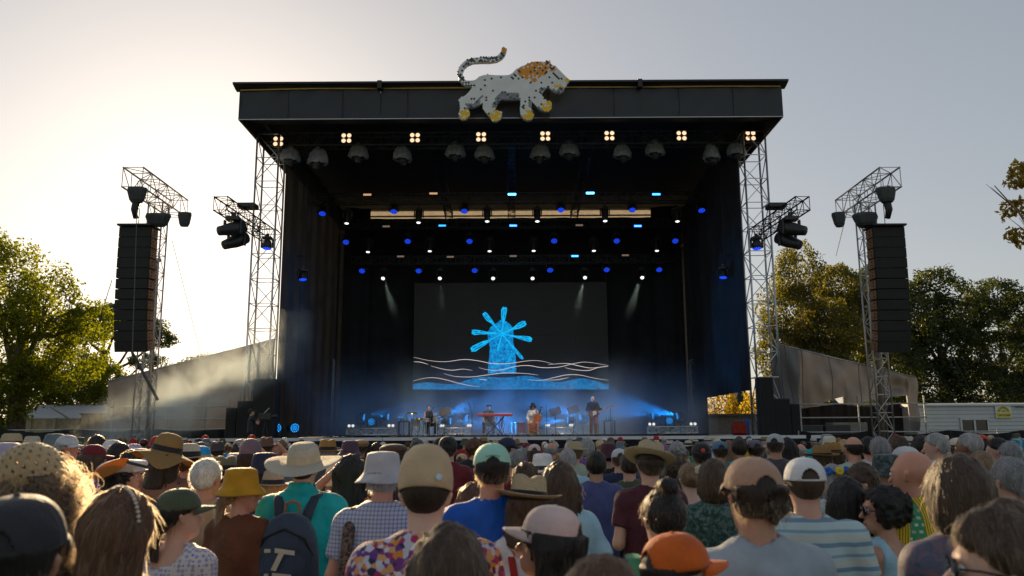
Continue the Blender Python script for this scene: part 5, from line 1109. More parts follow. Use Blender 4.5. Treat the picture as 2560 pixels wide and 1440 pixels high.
for i in range(-70, 90):
    for j in range(-70, 90):
        X, Z = (i + j) * s / 2 * 1.0 + 1000, (i - j) * s / 2 + 700
        o, tl = inside((X, Z), OUT), inside((X, Z), TP)
        if not (o or tl): continue
        q = r.random(); k = 'w'
        dd = min(math.hypot(X - a, Z - c) / rad for a, c, rad in ((275, 1225, 88), (800, 1235, 112), (1320, 1245, 92), (1625, 1090, 92)))
        if tl and not o: k = 'o' if Z < 215 else ('d' if q < .35 else ('g' if q < .6 else 'w'))
        elif dd < 1: k = 'y' if q < .88 else 'w'
        elif inside((X, Z), MANE): k = 'o' if q < .66 else ('d' if q < .78 else 'w')
        elif math.hypot(X - 1950, Z - 650) < 34: k = 'y'
        elif abs(X - 1800) < 60 and abs(Z - 755) < 26: k = 'y'
        elif abs((X - 1770) - (Z - 600)) < 34 and abs(X - 1770) < 60: k = 'd'
        elif inside((X, Z), bel): k = 'g' if q < .8 else 'd'
        elif not inside((X + 45, Z + 55), OUT) and Z > 780: k = 'g' if q < .75 else 'd'
        elif q < .055: k = 'd'
        cells[k].append((X, Z))
CM = {'w': CATW, 'o': M('cat_orange', (.86, .33, .012), .4, var=.10, scale=9), 'y': M('cat_yellow', (.95, .58, .008), .4, var=.06, scale=9), 'd': M('cat_dark', (.045, .048, .052), .4, var=.2, scale=9), 'g': M('cat_grey', (.26, .27, .28), .4, var=.25, scale=9)}
u = (lp(1000 + s, 700).x - lp(1000, 700).x) * .5 * .96
def dia(b, X, Z, h): p = lp(X, Z); b.prism([(-u, 0), (0, -u), (u, 0), (0, u)], (p.x, YL_ - .002, p.z), (1, 0, 0), (0, 0, 1), (0, -h, 0))
b = MB(); [dia(b, X, Z, .006) for X, Z in cells['w']]; b.build('white_tiles', CM['w'], lc, kind='stuff')
left = 290; me_t = {}
b0 = MB(); b0.prism([(-u, 0), (0, -u), (u, 0), (0, u)], (0, 0, 0), (1, 0, 0), (0, 0, 1), (0, -.012, 0)); mt = b0.me('tile'); mt.materials.append(CM['o'])
rest = {}
for k in ('y', 'd', 'o', 'g'):
    for X, Z in cells[k]:
        if left > 0: left -= 1; o = link(mt, 'tile', lc, [CM[k]]); o.location = lp(X, Z) + Vector((0, -.002, 0)) - lc.location
        else: dia(rest.setdefault(k, MB()), X, Z, .016)
for k in rest: rest[k].build('grey_tiles' if k == 'g' else 'small_tiles', CM[k], lc, kind='stuff')
# ---- speaker masts and line arrays left and right
for s_, nm in ((-1, 'left'), (1, 'right')):
    xm = s_ * 12.55; zt2 = px(1280 + s_ * 935, 447, 26.2).z; ML = M('mast_lattice', (.46, .44, .42), .4, .75, var=.15)
    boxtruss('speaker_mast', 'slim lattice mast standing behind the %s line array' % nm, 'mast', (xm, 28.2, 0), (xm, 28.2, zt2 - .3), .50, ML, .62, 'line array masts', .028, .014, up=(0, 1, 0))
    boxtruss('mast_head_truss', 'short truss lying across the top of the %s speaker mast' % nm, 'truss', (s_ * 12.5, 26.0, zt2), (s_ * 12.55, 29.9, zt2), .66, ML, .65, 'mast head trusses', .030, .015)
    xp = px(1280 + s_ * (895 if s_ < 0 else 910), 900, 28.9).x; pole = thing('support_pole', 'plain steel pole standing behind the %s speaker mast' % nm, 'pole', (xp, 28.9, 0)); b = MB(); b.tube((xp, 28.9, 0), (xp + s_ * .15, 28.9, px(385, 650, 28.9).z), .085, n=10); b.build('pole', M('pole_brown', (.20, .16, .12), .6, .3), pole, smooth=True); b = MB(); b.box((xp + s_ * .15, 28.9, px(385, 650, 28.9).z), (.24, .24, .1)); b.build('cap', STEEL, pole)
    ar = thing('line_array', '%s tall hanging column of twelve black loudspeakers' % nm, 'line array', (s_ * 12.42, 26.3, px(1280 + s_ * 950, 567, 26.3).z), 0, 'line arrays')
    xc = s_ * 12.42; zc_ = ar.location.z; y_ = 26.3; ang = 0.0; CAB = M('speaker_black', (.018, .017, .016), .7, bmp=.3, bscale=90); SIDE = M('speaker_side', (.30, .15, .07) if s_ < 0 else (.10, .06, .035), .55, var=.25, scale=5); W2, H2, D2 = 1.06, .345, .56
    for i in range(12):
        ang += R((0, .5, .5, .5, .5, .6, .8, 1, 1.5, 2, 3, 4)[i]); dn = Vector((0, math.sin(ang), -math.cos(ang))); bk = Vector((0, math.cos(ang), math.sin(ang)))
        gap = .006 if (i < 4 or i > 9) else .022; tf = Vector((xc, y_, zc_)); cen = tf + dn * (H2 / 2) + bk * (D2 / 2); rot = Matrix.Rotation(-ang, 3, 'X') if True else None
        rot = Matrix(((1, 0, 0), (0, math.cos(ang), -math.sin(ang)), (0, math.sin(ang), math.cos(ang))))
        b = MB(); b.box(cen, (W2 - .05, D2, H2 - gap), rot); cb = b.build('cabinet', CAB, ar)
        b = MB(); b.box(tf + dn * (H2 / 2) - bk * .008, (W2 - .02, .03, H2 - gap - .012), rot); b.build('grille', M('speaker_grille', (.022, .021, .020), .8, bmp=.5, bscale=180), cb)
        for sd in (-1, 1):
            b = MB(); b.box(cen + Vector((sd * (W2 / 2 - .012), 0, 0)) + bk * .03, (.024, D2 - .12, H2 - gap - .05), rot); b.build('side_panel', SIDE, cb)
            b = MB()
            for t in (-.06, .06): b.box(cen + Vector((sd * (W2 / 2 + .002), 0, 0)) + dn * t - bk * .05, (.012, .06, .05), rot)
            b.build('handle', RUBB, cb)
        tf2 = tf + dn * H2; y_, zc_ = tf2.y, tf2.z
    b = MB(); b.box((xc, 26.55, ar.location.z + .05), (1.1, .8, .06)); b.tube((xc, 26.5, ar.location.z + .05), (xc, 26.5, zt2 - .3), .012, n=6); b.build('rigging_frame', BLKP, ar)
    for i, (dx, dy, dz, sz, lb) in enumerate(((-s_ * .02, -.1, 1.05, (.62, .4, .5), 'canvas covered motor hanging above the %s line array'), (-s_ * .62, .25, .28, (.80, .5, .42), 'dark covered box sitting at the top inner edge of the %s line array'), (-s_ * .95, 1.6, .66, (.45, .35, .5), 'dark covered lamp on the shaft of the %s speaker mast'))):
        c = Vector((xc + dx, 26.3 + dy, ar.location.z + dz)); q = thing('covered_box', lb % nm, 'covered box', c); b = MB(); b.lathe([(sz[0] * .30, -sz[2] / 2), (sz[0] * .42, -sz[2] * .3), (sz[0] * .55, sz[2] * .3), (sz[0] * .52, sz[2] / 2), (.05, sz[2] * .54)], 8, c, (0, .1 * s_, 1), sy=.75); b.build('cover', M('cover_grey', (.055, .06, .062), .7, bmp=.5, bscale=12), q)
        if i == 0: b = MB(); b.path([c + Vector((0, 0, -.2)), c + Vector((s_ * .05, 0, -.5)), c + Vector((-s_ * .02, 0, -.78))], [.13, .12, .09], 8); b.build('chain_bag', BLKP, q, smooth=True)
GW = [((345, 452, 26.4), (330, 905, 25), 'left front'), ((330, 880, 27), (395, 1000, 27.8), 'left brace'), ((430, 600, 40), (515, 940, 44), 'left far'), ((2440, 1000, 33), (2330, 800, 29), 'right outer'), ((2120, 520, 29.8), (2090, 640, 40), 'right rear'), ((2130, 520, 29.8), (2200, 700, 42), 'right crossing'), ((1940, 800, 32), (1962, 1015, 33), 'right tower'), ((1950, 800, 32), (1985, 1010, 33), 'right tower outer'), ((280, 700, 26.8), (185, 1000, 31), 'left outer')]
for a, c, nm in GW:
    p, q = px(*a), px(*c); t = thing('guy_wire', 'thin %s guy wire of the speaker masts and towers' % nm, 'cable', p); b = MB(); b.tube(p, q, .014 if 'brace' not in nm else .05, n=5); b.build('cable', M('wire', (.10, .10, .10), .6), t)
# scaffold trestles behind the right stage wall, and small things on the stage edge
for lb, x, y, Yp, dims, m, nm_ in (('red round cushion bag low at the right stage wing', 1848, 1078, 33, (.55, .45, .5), M('red_bag', (.35, .03, .01), .8), 'bag'), ('pale storage tub standing at the right stage wing', 1856, 1056, 33.6, (.55, .4, .45), M('tub', (.42, .34, .2), .6), 'tub'), ('blue plastic crate at the right stage wing', 1866, 1066, 33.2, (.2, .3, .6), M('blue_crate', (.02, .12, .45), .5), 'crate')):
    w = px(x, y, Yp); q = thing('stage_' + nm_, lb, nm_, (w.x, Yp, ZS)); b = MB(); b.box((w.x, Yp, ZS + dims[2] / 2), dims, bev=.08 if nm_ != 'crate' else .02); b.build('body', m, q); b = MB(); b.box((w.x, Yp, ZS + dims[2] + .012), (dims[0] * .8, dims[1] * .8, .03)); b.build('lid', m, q)
# ---- smoke at the left, blue haze under the roof
def volmat(name, dens, col, aniso, build=None):
    m = bpy.data.materials.new(name); m.use_nodes = True; t = m.node_tree; t.nodes.clear(); o = t.nodes.new('ShaderNodeOutputMaterial'); v = t.nodes.new('ShaderNodeVolumePrincipled'); v.inputs['Color'].default_value = c4(col); v.inputs['Anisotropy'].default_value = aniso; v.inputs['Density'].default_value = dens
    if build: t.links.new(build(t), v.inputs['Density'])
    t.links.new(v.outputs[0], o.inputs['Volume']); return m
def haze_d(t):
    tc = t.nodes.new('ShaderNodeTexCoord'); sp = t.nodes.new('ShaderNodeSeparateXYZ'); t.links.new(tc.outputs['Generated'], sp.inputs[0]); n = N(t, 'ShaderNodeTexNoise', Scale=.5, Detail=3.0); t.links.new(tc.outputs['Object'], n.inputs['Vector'])
    f = math_(t, 'SUBTRACT', 1.0, sp.outputs[2], True); f = math_(t, 'MULTIPLY', f, f); nn = math_(t, 'MULTIPLY', math_(t, 'SUBTRACT', n.outputs[0], .30, True), 5.0); return math_(t, 'MULTIPLY', math_(t, 'MULTIPLY', f, nn), .17)
def smoke_d(t):
    tc = t.nodes.new('ShaderNodeTexCoord'); n = N(t, 'ShaderNodeTexNoise', Scale=.85, Detail=6.0, Roughness=.6, Distortion=1.0); t.links.new(tc.outputs['Object'], n.inputs['Vector'])
    sp = t.nodes.new('ShaderNodeSeparateXYZ'); t.links.new(tc.outputs['Object'], sp.inputs[0]); x, y, z = sp.outputs
    dist = math_(t, 'ABSOLUTE', math_(t, 'SUBTRACT', z, math_(t, 'MULTIPLY', x, .58)))            # a drifting diagonal plume
    f = math_(t, 'SUBTRACT', 1.0, math_(t, 'DIVIDE', dist, 1.5), True); yy = math_(t, 'SUBTRACT', 1.0, math_(t, 'MULTIPLY', math_(t, 'MULTIPLY', y, y), .70), True); xx = math_(t, 'SUBTRACT', 1.0, math_(t, 'MULTIPLY', math_(t, 'MULTIPLY', x, x), .055), True)
    g_ = math_(t, 'MULTIPLY', math_(t, 'MULTIPLY', f, yy), xx); nn = math_(t, 'MULTIPLY', math_(t, 'SUBTRACT', n.outputs[0], .38, True), 4.2); return math_(t, 'MULTIPLY', g_, nn)
ctr = px(490, 975, 28.3); b = MB(); b.box(ctr, (7.6, 2.4, 5.6)); sm = b.build('smoke', volmat('smoke_volume', .5, (.86, .97, 1.0), .25, smoke_d), org=ctr, kind='stuff'); sm.location = ctr; tag(sm, 'pale smoke drifting up in front of the left wing tarpaulin')
b = MB(); b.box((0, 38.4, ZS + 2.05), (17.2, 7.6, 4.0)); hz = b.build('stage_haze', volmat('haze_volume', .05, (.8, .9, 1.0), .1, haze_d), kind='stuff'); tag(hz, 'thin stage haze catching the blue beams')
b = MB(); b.box((0, 41.9, 8.0), (16.6, 1.6, 5.2)); hz = b.build('stage_haze', volmat('haze_volume_high', .011, (.9, 1.0, .95), .2), kind='stuff'); tag(hz, 'thin haze below the white spots over the screen')
# ------------------------------------------------------------------ performers and their instruments
JB = cloth('black', (.018, .018, .020)); JN = cloth('denim', (.045, .06, .10)); JK = cloth('khaki', (.30, .24, .16)); JBR = cloth('rust', (.30, .12, .04)); WHITEC = cloth('white', (.72, .72, .74)); CREAM = cloth('cream', (.62, .55, .44))
OLIVE = cloth('olive', (.07, .08, .045)); GRN = cloth('darkgreen', (.028, .042, .03))
def perf(label, x, y, Yp, h, rz, key, **kw):
    w = px(x, y, Yp); return person(label, (w.x, Yp, ZS), h, R(rz), key, **kw)
perf('drummer in a black sleeveless top seated behind the chrome drums', 1072, 1090, 35.6, .98, 200, ('f', 'drum', -10, -18, True, 1.0), skin_='fair', hair=('pony', 'black', 3), shirt=('tank', JB), legs=('long', JB))
perf('keyboard player in a black top seated behind the red keyboard', 1222, 1090, 36.2, 1.0, 180, ('m', 'keys', 0, -12, True, 1.0), skin_='fair', hair=('short', 'black', 3), hat=('flat', JB, None, 0), shirt=('tee', JB), legs=('long', JB))
perf('cello player in black hat, white sleeves and pale skirt', 1333, 1092, 34.6, .98, 176, ('f', 'cello', 0, -8, True, 1.0), skin_='fair', hair=('bob', 'dark', 3), hat=('bucket', JB, None, 0), shirt=('long', WHITEC), legs=('skirt', CREAM))
perf('bald guitarist in black top and rust trousers standing at the microphone', 1484, 1092, 35.8, .955, 178, ('m', 'guitar', 0, 0, False, 1.0), skin_='pale', hair=('beard', 'white', 3), shirt=('long', JB), legs=('long', JBR))
for lb, x, Yp in (('round black drum stool under the drummer', 1072, 35.65), ('round black stool behind the red keyboard', 1222, 36.25), ('round black stool under the cello player', 1333, 34.65)):
    w = px(x, 1090, Yp); q = thing('stool', lb, 'stool', (w.x, Yp, ZS)); b = MB(); b.lathe([(.16, .47), (.17, .50), (.15, .53)], 14, (w.x, Yp, ZS)); b.build('seat', BLKP, q); b = MB(); b.tube((w.x, Yp, ZS), (w.x, Yp, ZS + .47), .03); b.build('column', ALU, q)
CHR = M('chrome', (.62, .62, .62), .18, .95, var=.05); WOODC = M('cello_varnish', (.46, .11, .012), .3, var=.3, scale=5, coat=.5); WOODD = M('dark_wood', (.03, .018, .012), .35)
# cello
w = px(1330, 1092, 34.3); ce = thing('cello', 'orange varnished cello leaning on its seated player', 'cello', (w.x, 34.3, ZS)); OB = Vector((w.x - .02, 34.25, ZS + .02)); UX = Vector((.93, 0, -.34)).normalized(); UZ = Vector((.34, .12, .93)).normalized(); NY = UX.cross(UZ).normalized()
half = [(0, .16), (.10, .165), (.19, .20), (.225, .30), (.215, .40), (.165, .47), (.13, .53), (.135, .60), (.165, .68), (.175, .76), (.15, .85), (.08, .90), (.03, .91)]
ol = half + [(-x, z) for x, z in half[::-1]][:-1]
f3 = lambda x, z, d=0: OB + UX * x + UZ * z - NY * d
b = MB(); b.prism(ol, OB - NY * -.06, UX, UZ, -NY * .12); b.build('soundbox', WOODC, ce)
b = MB(); b.path([f3(0, .55, .085), f3(0, .9, .075), f3(0, 1.18, .05)], [.03, .028, .022], 6); b.build('fingerboard', WOODD, ce); b = MB(); b.lathe([(.03, -.03), (.05, 0), (.03, .03)], 10, f3(0, 1.24, .04), UX); b.build('scroll', WOODC, ce)
b = MB(); b.tube(f3(-.05, .42, .08), f3(.05, .42, .08), .016); b.build('bridge', M('maple', (.5, .33, .16), .5), ce); b = MB(); b.tube(f3(0, .2, .08), f3(0, .38, .09), .03, .015); b.build('tailpiece', WOODD, ce); b = MB(); b.tube(f3(0, .16), f3(0, -.02), .012); b.build('endpin', CHR, ce)
b = MB(); b.prism([(0, .20), (.12, .31), (0, .42), (-.12, .31)], f3(0, 0, .063), UX, UZ, -NY * .004); b.prism([(0, .25), (.06, .31), (0, .37), (-.06, .31)], f3(0, 0, .068), UX, UZ, -NY * .004); b.build('diamond_inlay', M('inlay', (.62, .34, .08), .3), ce)
b = MB(); c = px(1318, 1062, 34.2); b.tube(c, c + Vector((.62, 0, -.18)), .010); bw = b; q = thing('cello_bow', 'dark bow held across the cello strings', 'bow', c); b.build('stick', WOODD, q); b = MB(); b.tube(c + Vector((0, 0, -.03)), c + Vector((.62, 0, -.21)), .006); b.build('bow_hair', WHITEC, q)
# guitar
w = px(1486, 1052, 35.5); gu = thing('guitar', 'sunburst electric guitar held across the bald player', 'guitar', w); c = Vector((w.x, 35.5, ZS + 1.0 * .955)); GX = Vector((.93, 0, .36)).normalized(); GZ = Vector((-.36, 0, .93)).normalized()
ol = [(-.24, 0), (-.22, -.12), (-.12, -.17), (-.02, -.12), (.06, -.10), (.13, -.15), (.20, -.12), (.17, -.04), (.16, .04), (.19, .12), (.12, .14), (.04, .10), (-.04, .12), (-.14, .17), (-.22, .12)]
b = MB(); b.prism(ol, c, GX, GZ, (0, -.05, 0)); b.build('guitar_body', M('sunburst', (.20, .08, .03), .2, var=.4, scale=3, coat=.6), gu); b = MB(); b.prism([(-.1, -.09), (.08, -.08), (.10, .06), (-.04, .09)], c + Vector((0, -.051, 0)), GX, GZ, (0, -.004, 0)); b.build('pickguard', M('pick', (.7, .68, .62), .3), gu)
b = MB(); b.box(c + GX * .42 + Vector((0, -.06, 0)), (.62, .03, .05), Matrix((GX, (0, 1, 0), GZ)).transposed()); b.build('neck', M('neck_wood', (.40, .24, .11), .4), gu); b = MB(); b.box(c + GX * .80 + Vector((0, -.055, 0)), (.17, .02, .085), Matrix((GX, (0, 1, 0), GZ)).transposed()); b.build('headstock', M('neck_wood', (.40, .24, .11), .4), gu)
b = MB(); b.path([c + GX * -.2 + Vector((0, .03, .05)), c + Vector((-.12, .12, .32)), c + Vector((.02, .22, .45)), c + Vector((.16, .1, .34)), c + GX * .17 + Vector((0, 0, .06))], .02, 6, flat=.3); b.build('strap', JB, gu)
# keyboard on X stand
a, c = px(1192, 1038, 35.4), px(1282, 1038, 35.4); kb = thing('keyboard', 'long red stage keyboard on a black crossed stand', 'keyboard', ((a.x + c.x) / 2, 35.4, a.z)); RED = M('red_lacquer', (.42, .02, .03), .3, coat=.3)
b = MB(); b.box(((a.x + c.x) / 2, 35.4, a.z), (c.x - a.x, .34, .10), bev=.015); b.build('case', RED, kb); b = MB(); b.box(((a.x + c.x) / 2, 35.48, a.z + .055), (c.x - a.x - .12, .16, .02)); b.build('keys', M('ivory', (.7, .68, .62), .3), kb)
ks = thing('keyboard_stand', 'black crossed stand hung with silver wiring under the red keyboard', 'stand', ((a.x + c.x) / 2, 35.4, ZS)); m_ = (a.x + c.x) / 2
for yy in (35.3, 35.5):
    for sg in (1, -1): b = MB(); b.tube((m_ - sg * .38, yy, ZS + .02), (m_ + sg * .40, yy, a.z - .06), .022); b.build('leg', BLKP, ks)
b = MB(); r = random.Random(8)
for k in range(26): x = m_ - .45 + .8 * r.random(); b.path([(x, 35.62, a.z - .08), (x + r.uniform(-.15, .15), 35.66, ZS + .45), (x + r.uniform(-.2, .2), 35.62, ZS + .05)], .012, 5)
b.build('cable_tangle', M('sparkle_cloth', (.45, .46, .5), .25, .6), ks, kind='stuff')
# drums
def drum(label, x, z, Yp, r_, h, tilt=0, col=(.35, .36, .38)):
    w = px(x, 1060, Yp); q = thing('drum', label, 'drum', (w.x, Yp, ZS + z), 0, 'drums of the kit'); b = MB(); ax = Vector((0, -math.sin(tilt), math.cos(tilt))); o = Vector((w.x, Yp, ZS + z)); b.lathe([(r_, 0), (r_, h)], 18, o, ax, close=False); b.build('shell', M('drum_shell_%d' % int(col[0] * 100), col, .45, .0), q, smooth=True)
    b = MB(); b.lathe([(r_ * .97, .004), (.01, .005)], 18, o + ax * h, ax, close=False); b.build('drumhead', M('drumhead', (.66, .65, .6), .5), q)
    for zz in (0, h - .02): b = MB(); b.lathe([(r_ + .012, 0), (r_ + .012, .025)], 18, o + ax * zz, ax, close=False); b.build('hoop', CHR, q)
    for k in range(3): b = MB(); t = k * 2.1 + .5; b.tube(o + Vector((r_ * .8 * math.cos(t), r_ * .8 * math.sin(t), 0)), (w.x + r_ * 1.1 * math.cos(t), Yp + r_ * 1.1 * math.sin(t), ZS), .014); b.build('leg', CHR, q)
drum('snare drum in front of the seated drummer', 1066, .62, 35.2, .17, .14); drum('floor tom to the left of the drummer', 1040, .40, 35.2, .20, .34); drum('small tom to the right of the drummer', 1092, .66, 35.3, .14, .2); drum('round red hand drum beside the stage keyboard', 1300, .10, 36.4, .24, .5, 0, (.12, .03, .02)); drum('second hand drum right of the red keyboard', 1288, .10, 36.8, .20, .5, 0, (.10, .05, .03))
def cym(label, x, yt, Yp, r_):
    w = px(x, yt, Yp); q = thing('cymbal_stand', label, 'cymbal', (w.x, Yp, ZS), 0, 'cymbal stands'); b = MB(); b.tube((w.x, Yp, ZS + .35), w, .013); b.build('pole', CHR, q)
    for k in range(3): b = MB(); t = k * 2.1 + .3; b.tube((w.x, Yp, ZS + .42), (w.x + .32 * math.cos(t), Yp + .32 * math.sin(t), ZS + .01), .012); b.build('leg', CHR, q)
    b = MB(); b.lathe([(.02, .03), (.05, .02), (r_, -.02), (r_, -.026), (.05, .012)], 18, w, (.15, -.25, 1)); b.build('cymbal', M('brass', (.50, .36, .14), .25, .9), q, smooth=True)
cym('tall cymbal at the left of the drummer', 1033, 1032, 35.0, .2); cym('cymbal behind the drummer at the right', 1098, 1040, 36.0, .2); cym('low cymbal in front of the drummer', 1050, 1046, 34.8, .16)
def mic(label, x, y0, Yp, boom=(.0, .0), h=None):
    w = px(x, y0, Yp); q = thing('microphone_stand', label, 'microphone stand', (w.x, Yp, ZS), 0, 'microphone stands'); b = MB(); b.tube((w.x, Yp, ZS + .03), w, .013); b.build('pole', BLKP, q); e = w + Vector((boom[0], -.05, boom[1])); b = MB(); b.lathe([(.15, 0), (.15, .02), (.03, .04)], 12, (w.x, Yp, ZS)); b.build('foot', BLKP, q)
    if boom != (0, 0): b = MB(); b.tube(w - (e - w) * .3, e, .010); b.build('boom', BLKP, q)
    b = MB(); d = (e - w).normalized() if boom != (0, 0) else Vector((0, 0, 1)); b.tube(e, e + d * .14, .016, .022, 8); b.build('microphone', M('mic_grey', (.18, .18, .18), .4, .5), q)
mic('microphone stand in front of the bald guitarist', 1494, 1022, 35.2, (-.12, .22)); mic('microphone stand right of the bald guitarist', 1526, 1030, 35.4); mic('boom microphone stand left of the keyboard', 1180, 1032, 35.2, (-.10, .32)); mic('microphone stand between cello and guitar', 1366, 1020, 36.0); mic('short microphone at the drummer', 1074, 1030, 34.8, (.1, .1)); mic('white footed microphone stand right of the guitarist', 1530, 1066, 34.6); mic('microphone stand beside the left drum', 1010, 1046, 35.6, (.1, .12))
def mstand(label, x, yt, Yp):
    w = px(x, yt, Yp); q = thing('music_stand', label, 'music stand', (w.x, Yp, ZS), 0, 'music stands'); b = MB(); b.tube((w.x, Yp, ZS), w, .016); b.build('pole', BLKP, q); b = MB(); b.box(w + Vector((0, 0, .1)), (.5, .03, .34), Euler((R(-25), R(-18), 0))); b.build('desk', BLKP, q)
    for k in range(3): b = MB(); t = k * 2.1; b.tube((w.x, Yp, ZS + .2), (w.x + .25 * math.cos(t), Yp + .25 * math.sin(t), ZS + .01), .012); b.build('leg', BLKP, q)
mstand('slanted music stand right of the drummer', 1112, 1036, 35.4); mstand('dark music stand behind the cello player', 1433, 1030, 36.6); mstand('music stand left of the guitarist', 1388, 1034, 36.4)
for lb, x, Yp in (('small black side table with bottles at the left end of the band', 1010, 35.0), ('small side table with a bottle right of the guitarist', 1524, 36.2)):
    w = px(x, 1080, Yp); q = thing('side_table', lb, 'table', (w.x, Yp, ZS)); b = MB(); b.box((w.x, Yp, ZS + .62), (.5, .4, .03)); b.build('tabletop', BLKP, q)
    for sx_ in (-1, 1):
        for sy_ in (-1, 1): b = MB(); b.box((w.x + sx_ * .22, Yp + sy_ * .17, ZS + .30), (.03, .03, .60)); b.build('leg', BLKP, q)
    for k in range(3): p = Vector((w.x - .13 + .12 * k, Yp - .05, ZS + .636)); bt = thing('bottle', '%s water bottle on the side table at the %s' % (ORD[k], 'left' if x < 1200 else 'right'), 'bottle', p, 0, 'bottles on the side tables'); b = MB(); b.lathe([(.032, 0), (.033, .14), (.012, .19), (.012, .22)], 10, p); b.build('bottle', M('bottle_blue', (.10, .30, .45), .1), bt, smooth=True); b = MB(); b.lathe([(.014, .22), (.014, .24)], 8, p); b.build('cap', BLKP, bt)
for i, (x, Yp, wd) in enumerate(((1010, 34.0, .45), (1150, 33.6, .4), (1255, 34.0, .5), (1390, 33.6, .45), (1650, 33.4, .3))):
    w = px(x, 1090, Yp); q = thing('pedal_board', '%s low row of effect pedals from the left on the stage floor' % ORD[i], 'pedals', (w.x, Yp, ZS), 0, 'effect pedals'); b = MB(); b.box((w.x, Yp, ZS + .03), (wd, .25, .05)); b.build('board', BLKP, q)
    for k, cc in enumerate(((.4, .03, .02), (.03, .2, .5), (.55, .2, .02))): b = MB(); b.box((w.x - wd * .3 + k * wd * .3, Yp - .02, ZS + .08), (.08, .13, .05)); b.build('pedal', M('pedal_%d' % k, cc, .4), q)
w = px(640, 1060, 29.2); cp = person('camera operator in a dark tee bending over a video camera at the stage left corner', (w.x - .15, 29.2, 1.05), .95, R(-60), ('m', 'film', 0, -15, False, 1.0), 'fair', ('short', 'dark', 3), ('cap', JB, None, 0), ('tee', JB), ('long', JB))
rs = thing('camera_platform', 'low black platform under the camera operator', 'platform', (w.x, 29.2, 0)); b = MB(); b.box((w.x, 29.2, .99), (1.6, 1.2, .12)); b.build('deck', BLKP, rs)
for sx_ in (-1, 1):
    for sy_ in (-1, 1): b = MB(); b.box((w.x + sx_ * .7, 29.2 + sy_ * .5, .465), (.06, .06, .93)); b.build('leg', BLKP, rs)
vc = thing('video_camera', 'black video camera on its tripod at the stage left corner', 'camera', (w.x + .35, 29.1, 1.05)); c = Vector((w.x + .35, 29.1, 2.45)); b = MB(); b.box(c, (.46, .18, .24), bev=.02); b.build('camera_body', FIXT, vc); b = MB(); b.lathe([(.07, 0), (.08, .2)], 12, c + Vector((.22, 0, 0)), (1, 0, 0)); b.build('camera_lens', FIXT, vc); b = MB(); b.tube(c + Vector((-.05, 0, .12)), c + Vector((.12, 0, .3)), .015); b.build('handle', ALU, vc)
for k in range(3): b = MB(); t = k * 2.1; b.tube(c + Vector((0, 0, -.12)), (c.x + .25 * math.cos(t), c.y + .25 * math.sin(t), 1.06), .02); b.build('leg', BLKP, vc)
# ------------------------------------------------------------------ the crowd
MINT = cloth('mint', (.33, .56, .46)); TEAL = cloth('turquoise', (.015, .40, .42)); GREYT = cloth('grey_tee', (.36, .41, .45)); ROYAL = cloth('royal', (.015, .11, .42)); NAVY = cloth('navy', (.016, .022, .055)); INDIGO = cloth('indigo', (.075, .085, .20)); MAROON = cloth('maroon', (.065, .014, .022)); BROWN = cloth('brown', (.115, .04, .018)); TAN = cloth('tan', (.50, .38, .25)); BEIGE = cloth('beige', (.42, .30, .20)); PINKB = cloth('pinkbeige', (.58, .46, .43)); CAMEL = cloth('camel', (.34, .21, .12)); ORANGE = cloth('orange', (.74, .15, .03)); MUST = cloth('mustard', (.48, .26, .04), trans=.2); LBLUE = cloth('lightblue', (.38, .56, .68)); DUST = cloth('dustbrown', (.22, .12, .085)); SLATE = cloth('slate', (.12, .16, .18)); LAV = cloth('lavender', (.42, .38, .48)); CORAL = cloth('coral', (.60, .22, .14)); SAGE = cloth('sage', (.42, .48, .38)); PURP = cloth('purple', (.22, .10, .28)); RED = cloth('red', (.35, .03, .03)); GREEN = cloth('green', (.01, .22, .13)); PALEG = cloth('palegrey', (.50, .51, .52)); DGREY = cloth('darkgrey', (.07, .07, .075)); SKYB = cloth('skyblue', (.05, .28, .55)); BURG = cloth('burgundy', (.13, .015, .02)); YEL = cloth('yellow', (.62, .46, .05))
CHK = pattern('blue_check', 'check', [(.40, .43, .54), (.12, .12, .22)]); CONF = pattern('confetti', 'confetti', [(.16, .03, .18), (.50, .48, .55), (.60, .20, .02), (.02, .02, .05), (.35, .02, .10), (.58, .30, .12), (.55, .53, .60), (.10, .03, .22)], 1.5); DOTS = pattern('dots', 'dots', [(.55, .52, .52), (.14, .16, .38), (.07, .05, .10)]); STRP = pattern('stripes', 'stripes', [(.40, .52, .52), (.15, .25, .33), (.55, .50, .38), (.20, .32, .38)]); KEN = pattern('kente', 'kente', [(.68, .45, .015), (.18, .10, .01), (.68, .66, .58), (.22, .012, .03), (.02, .26, .10)]); FLOR = pattern('dusk_floral', 'floral', [(.03, .045, .06), (.06, .09, .12), (.09, .08, .13), (.16, .10, .11), (.05, .11, .12)]); CAMO = pattern('camo', 'camo', [(.012, .02, .02), (.03, .05, .045), (.07, .10, .10), (.018, .03, .04)]); TIE = pattern('tiedye', 'tiedye', [(.02, .10, .18), (.05, .35, .42), (.02, .03, .10), (.30, .45, .50)], 1.4); FERN = pattern('fern', 'camo', [(.008, .03, .025), (.02, .075, .06), (.10, .14, .12), (.01, .02, .02)], 1.2); LEAFP = pattern('leafprint', 'floral', [(.55, .58, .56), (.30, .45, .42), (.55, .58, .56), (.10, .22, .22)], 1.4)
S1 = straw('natural', (.66, .54, .34)); S2 = straw('gold', (.46, .28, .10), .35); S3 = straw('pale', (.72, .66, .54), .3); S4 = straw('felt_mustard', (.42, .22, .05), .12); BAND = cloth('band_black', (.012, .012, .016)); BANDN = cloth('band_navy', (.016, .022, .06)); TANS = straw('tan_weave', (.52, .40, .27), .1)
LGJ, LGK, LGN, LGS = ('long', JN), ('shorts', JK), ('long', NAVY), ('skirt', DGREY)
CROWD = 'festival crowd in front of the stage'
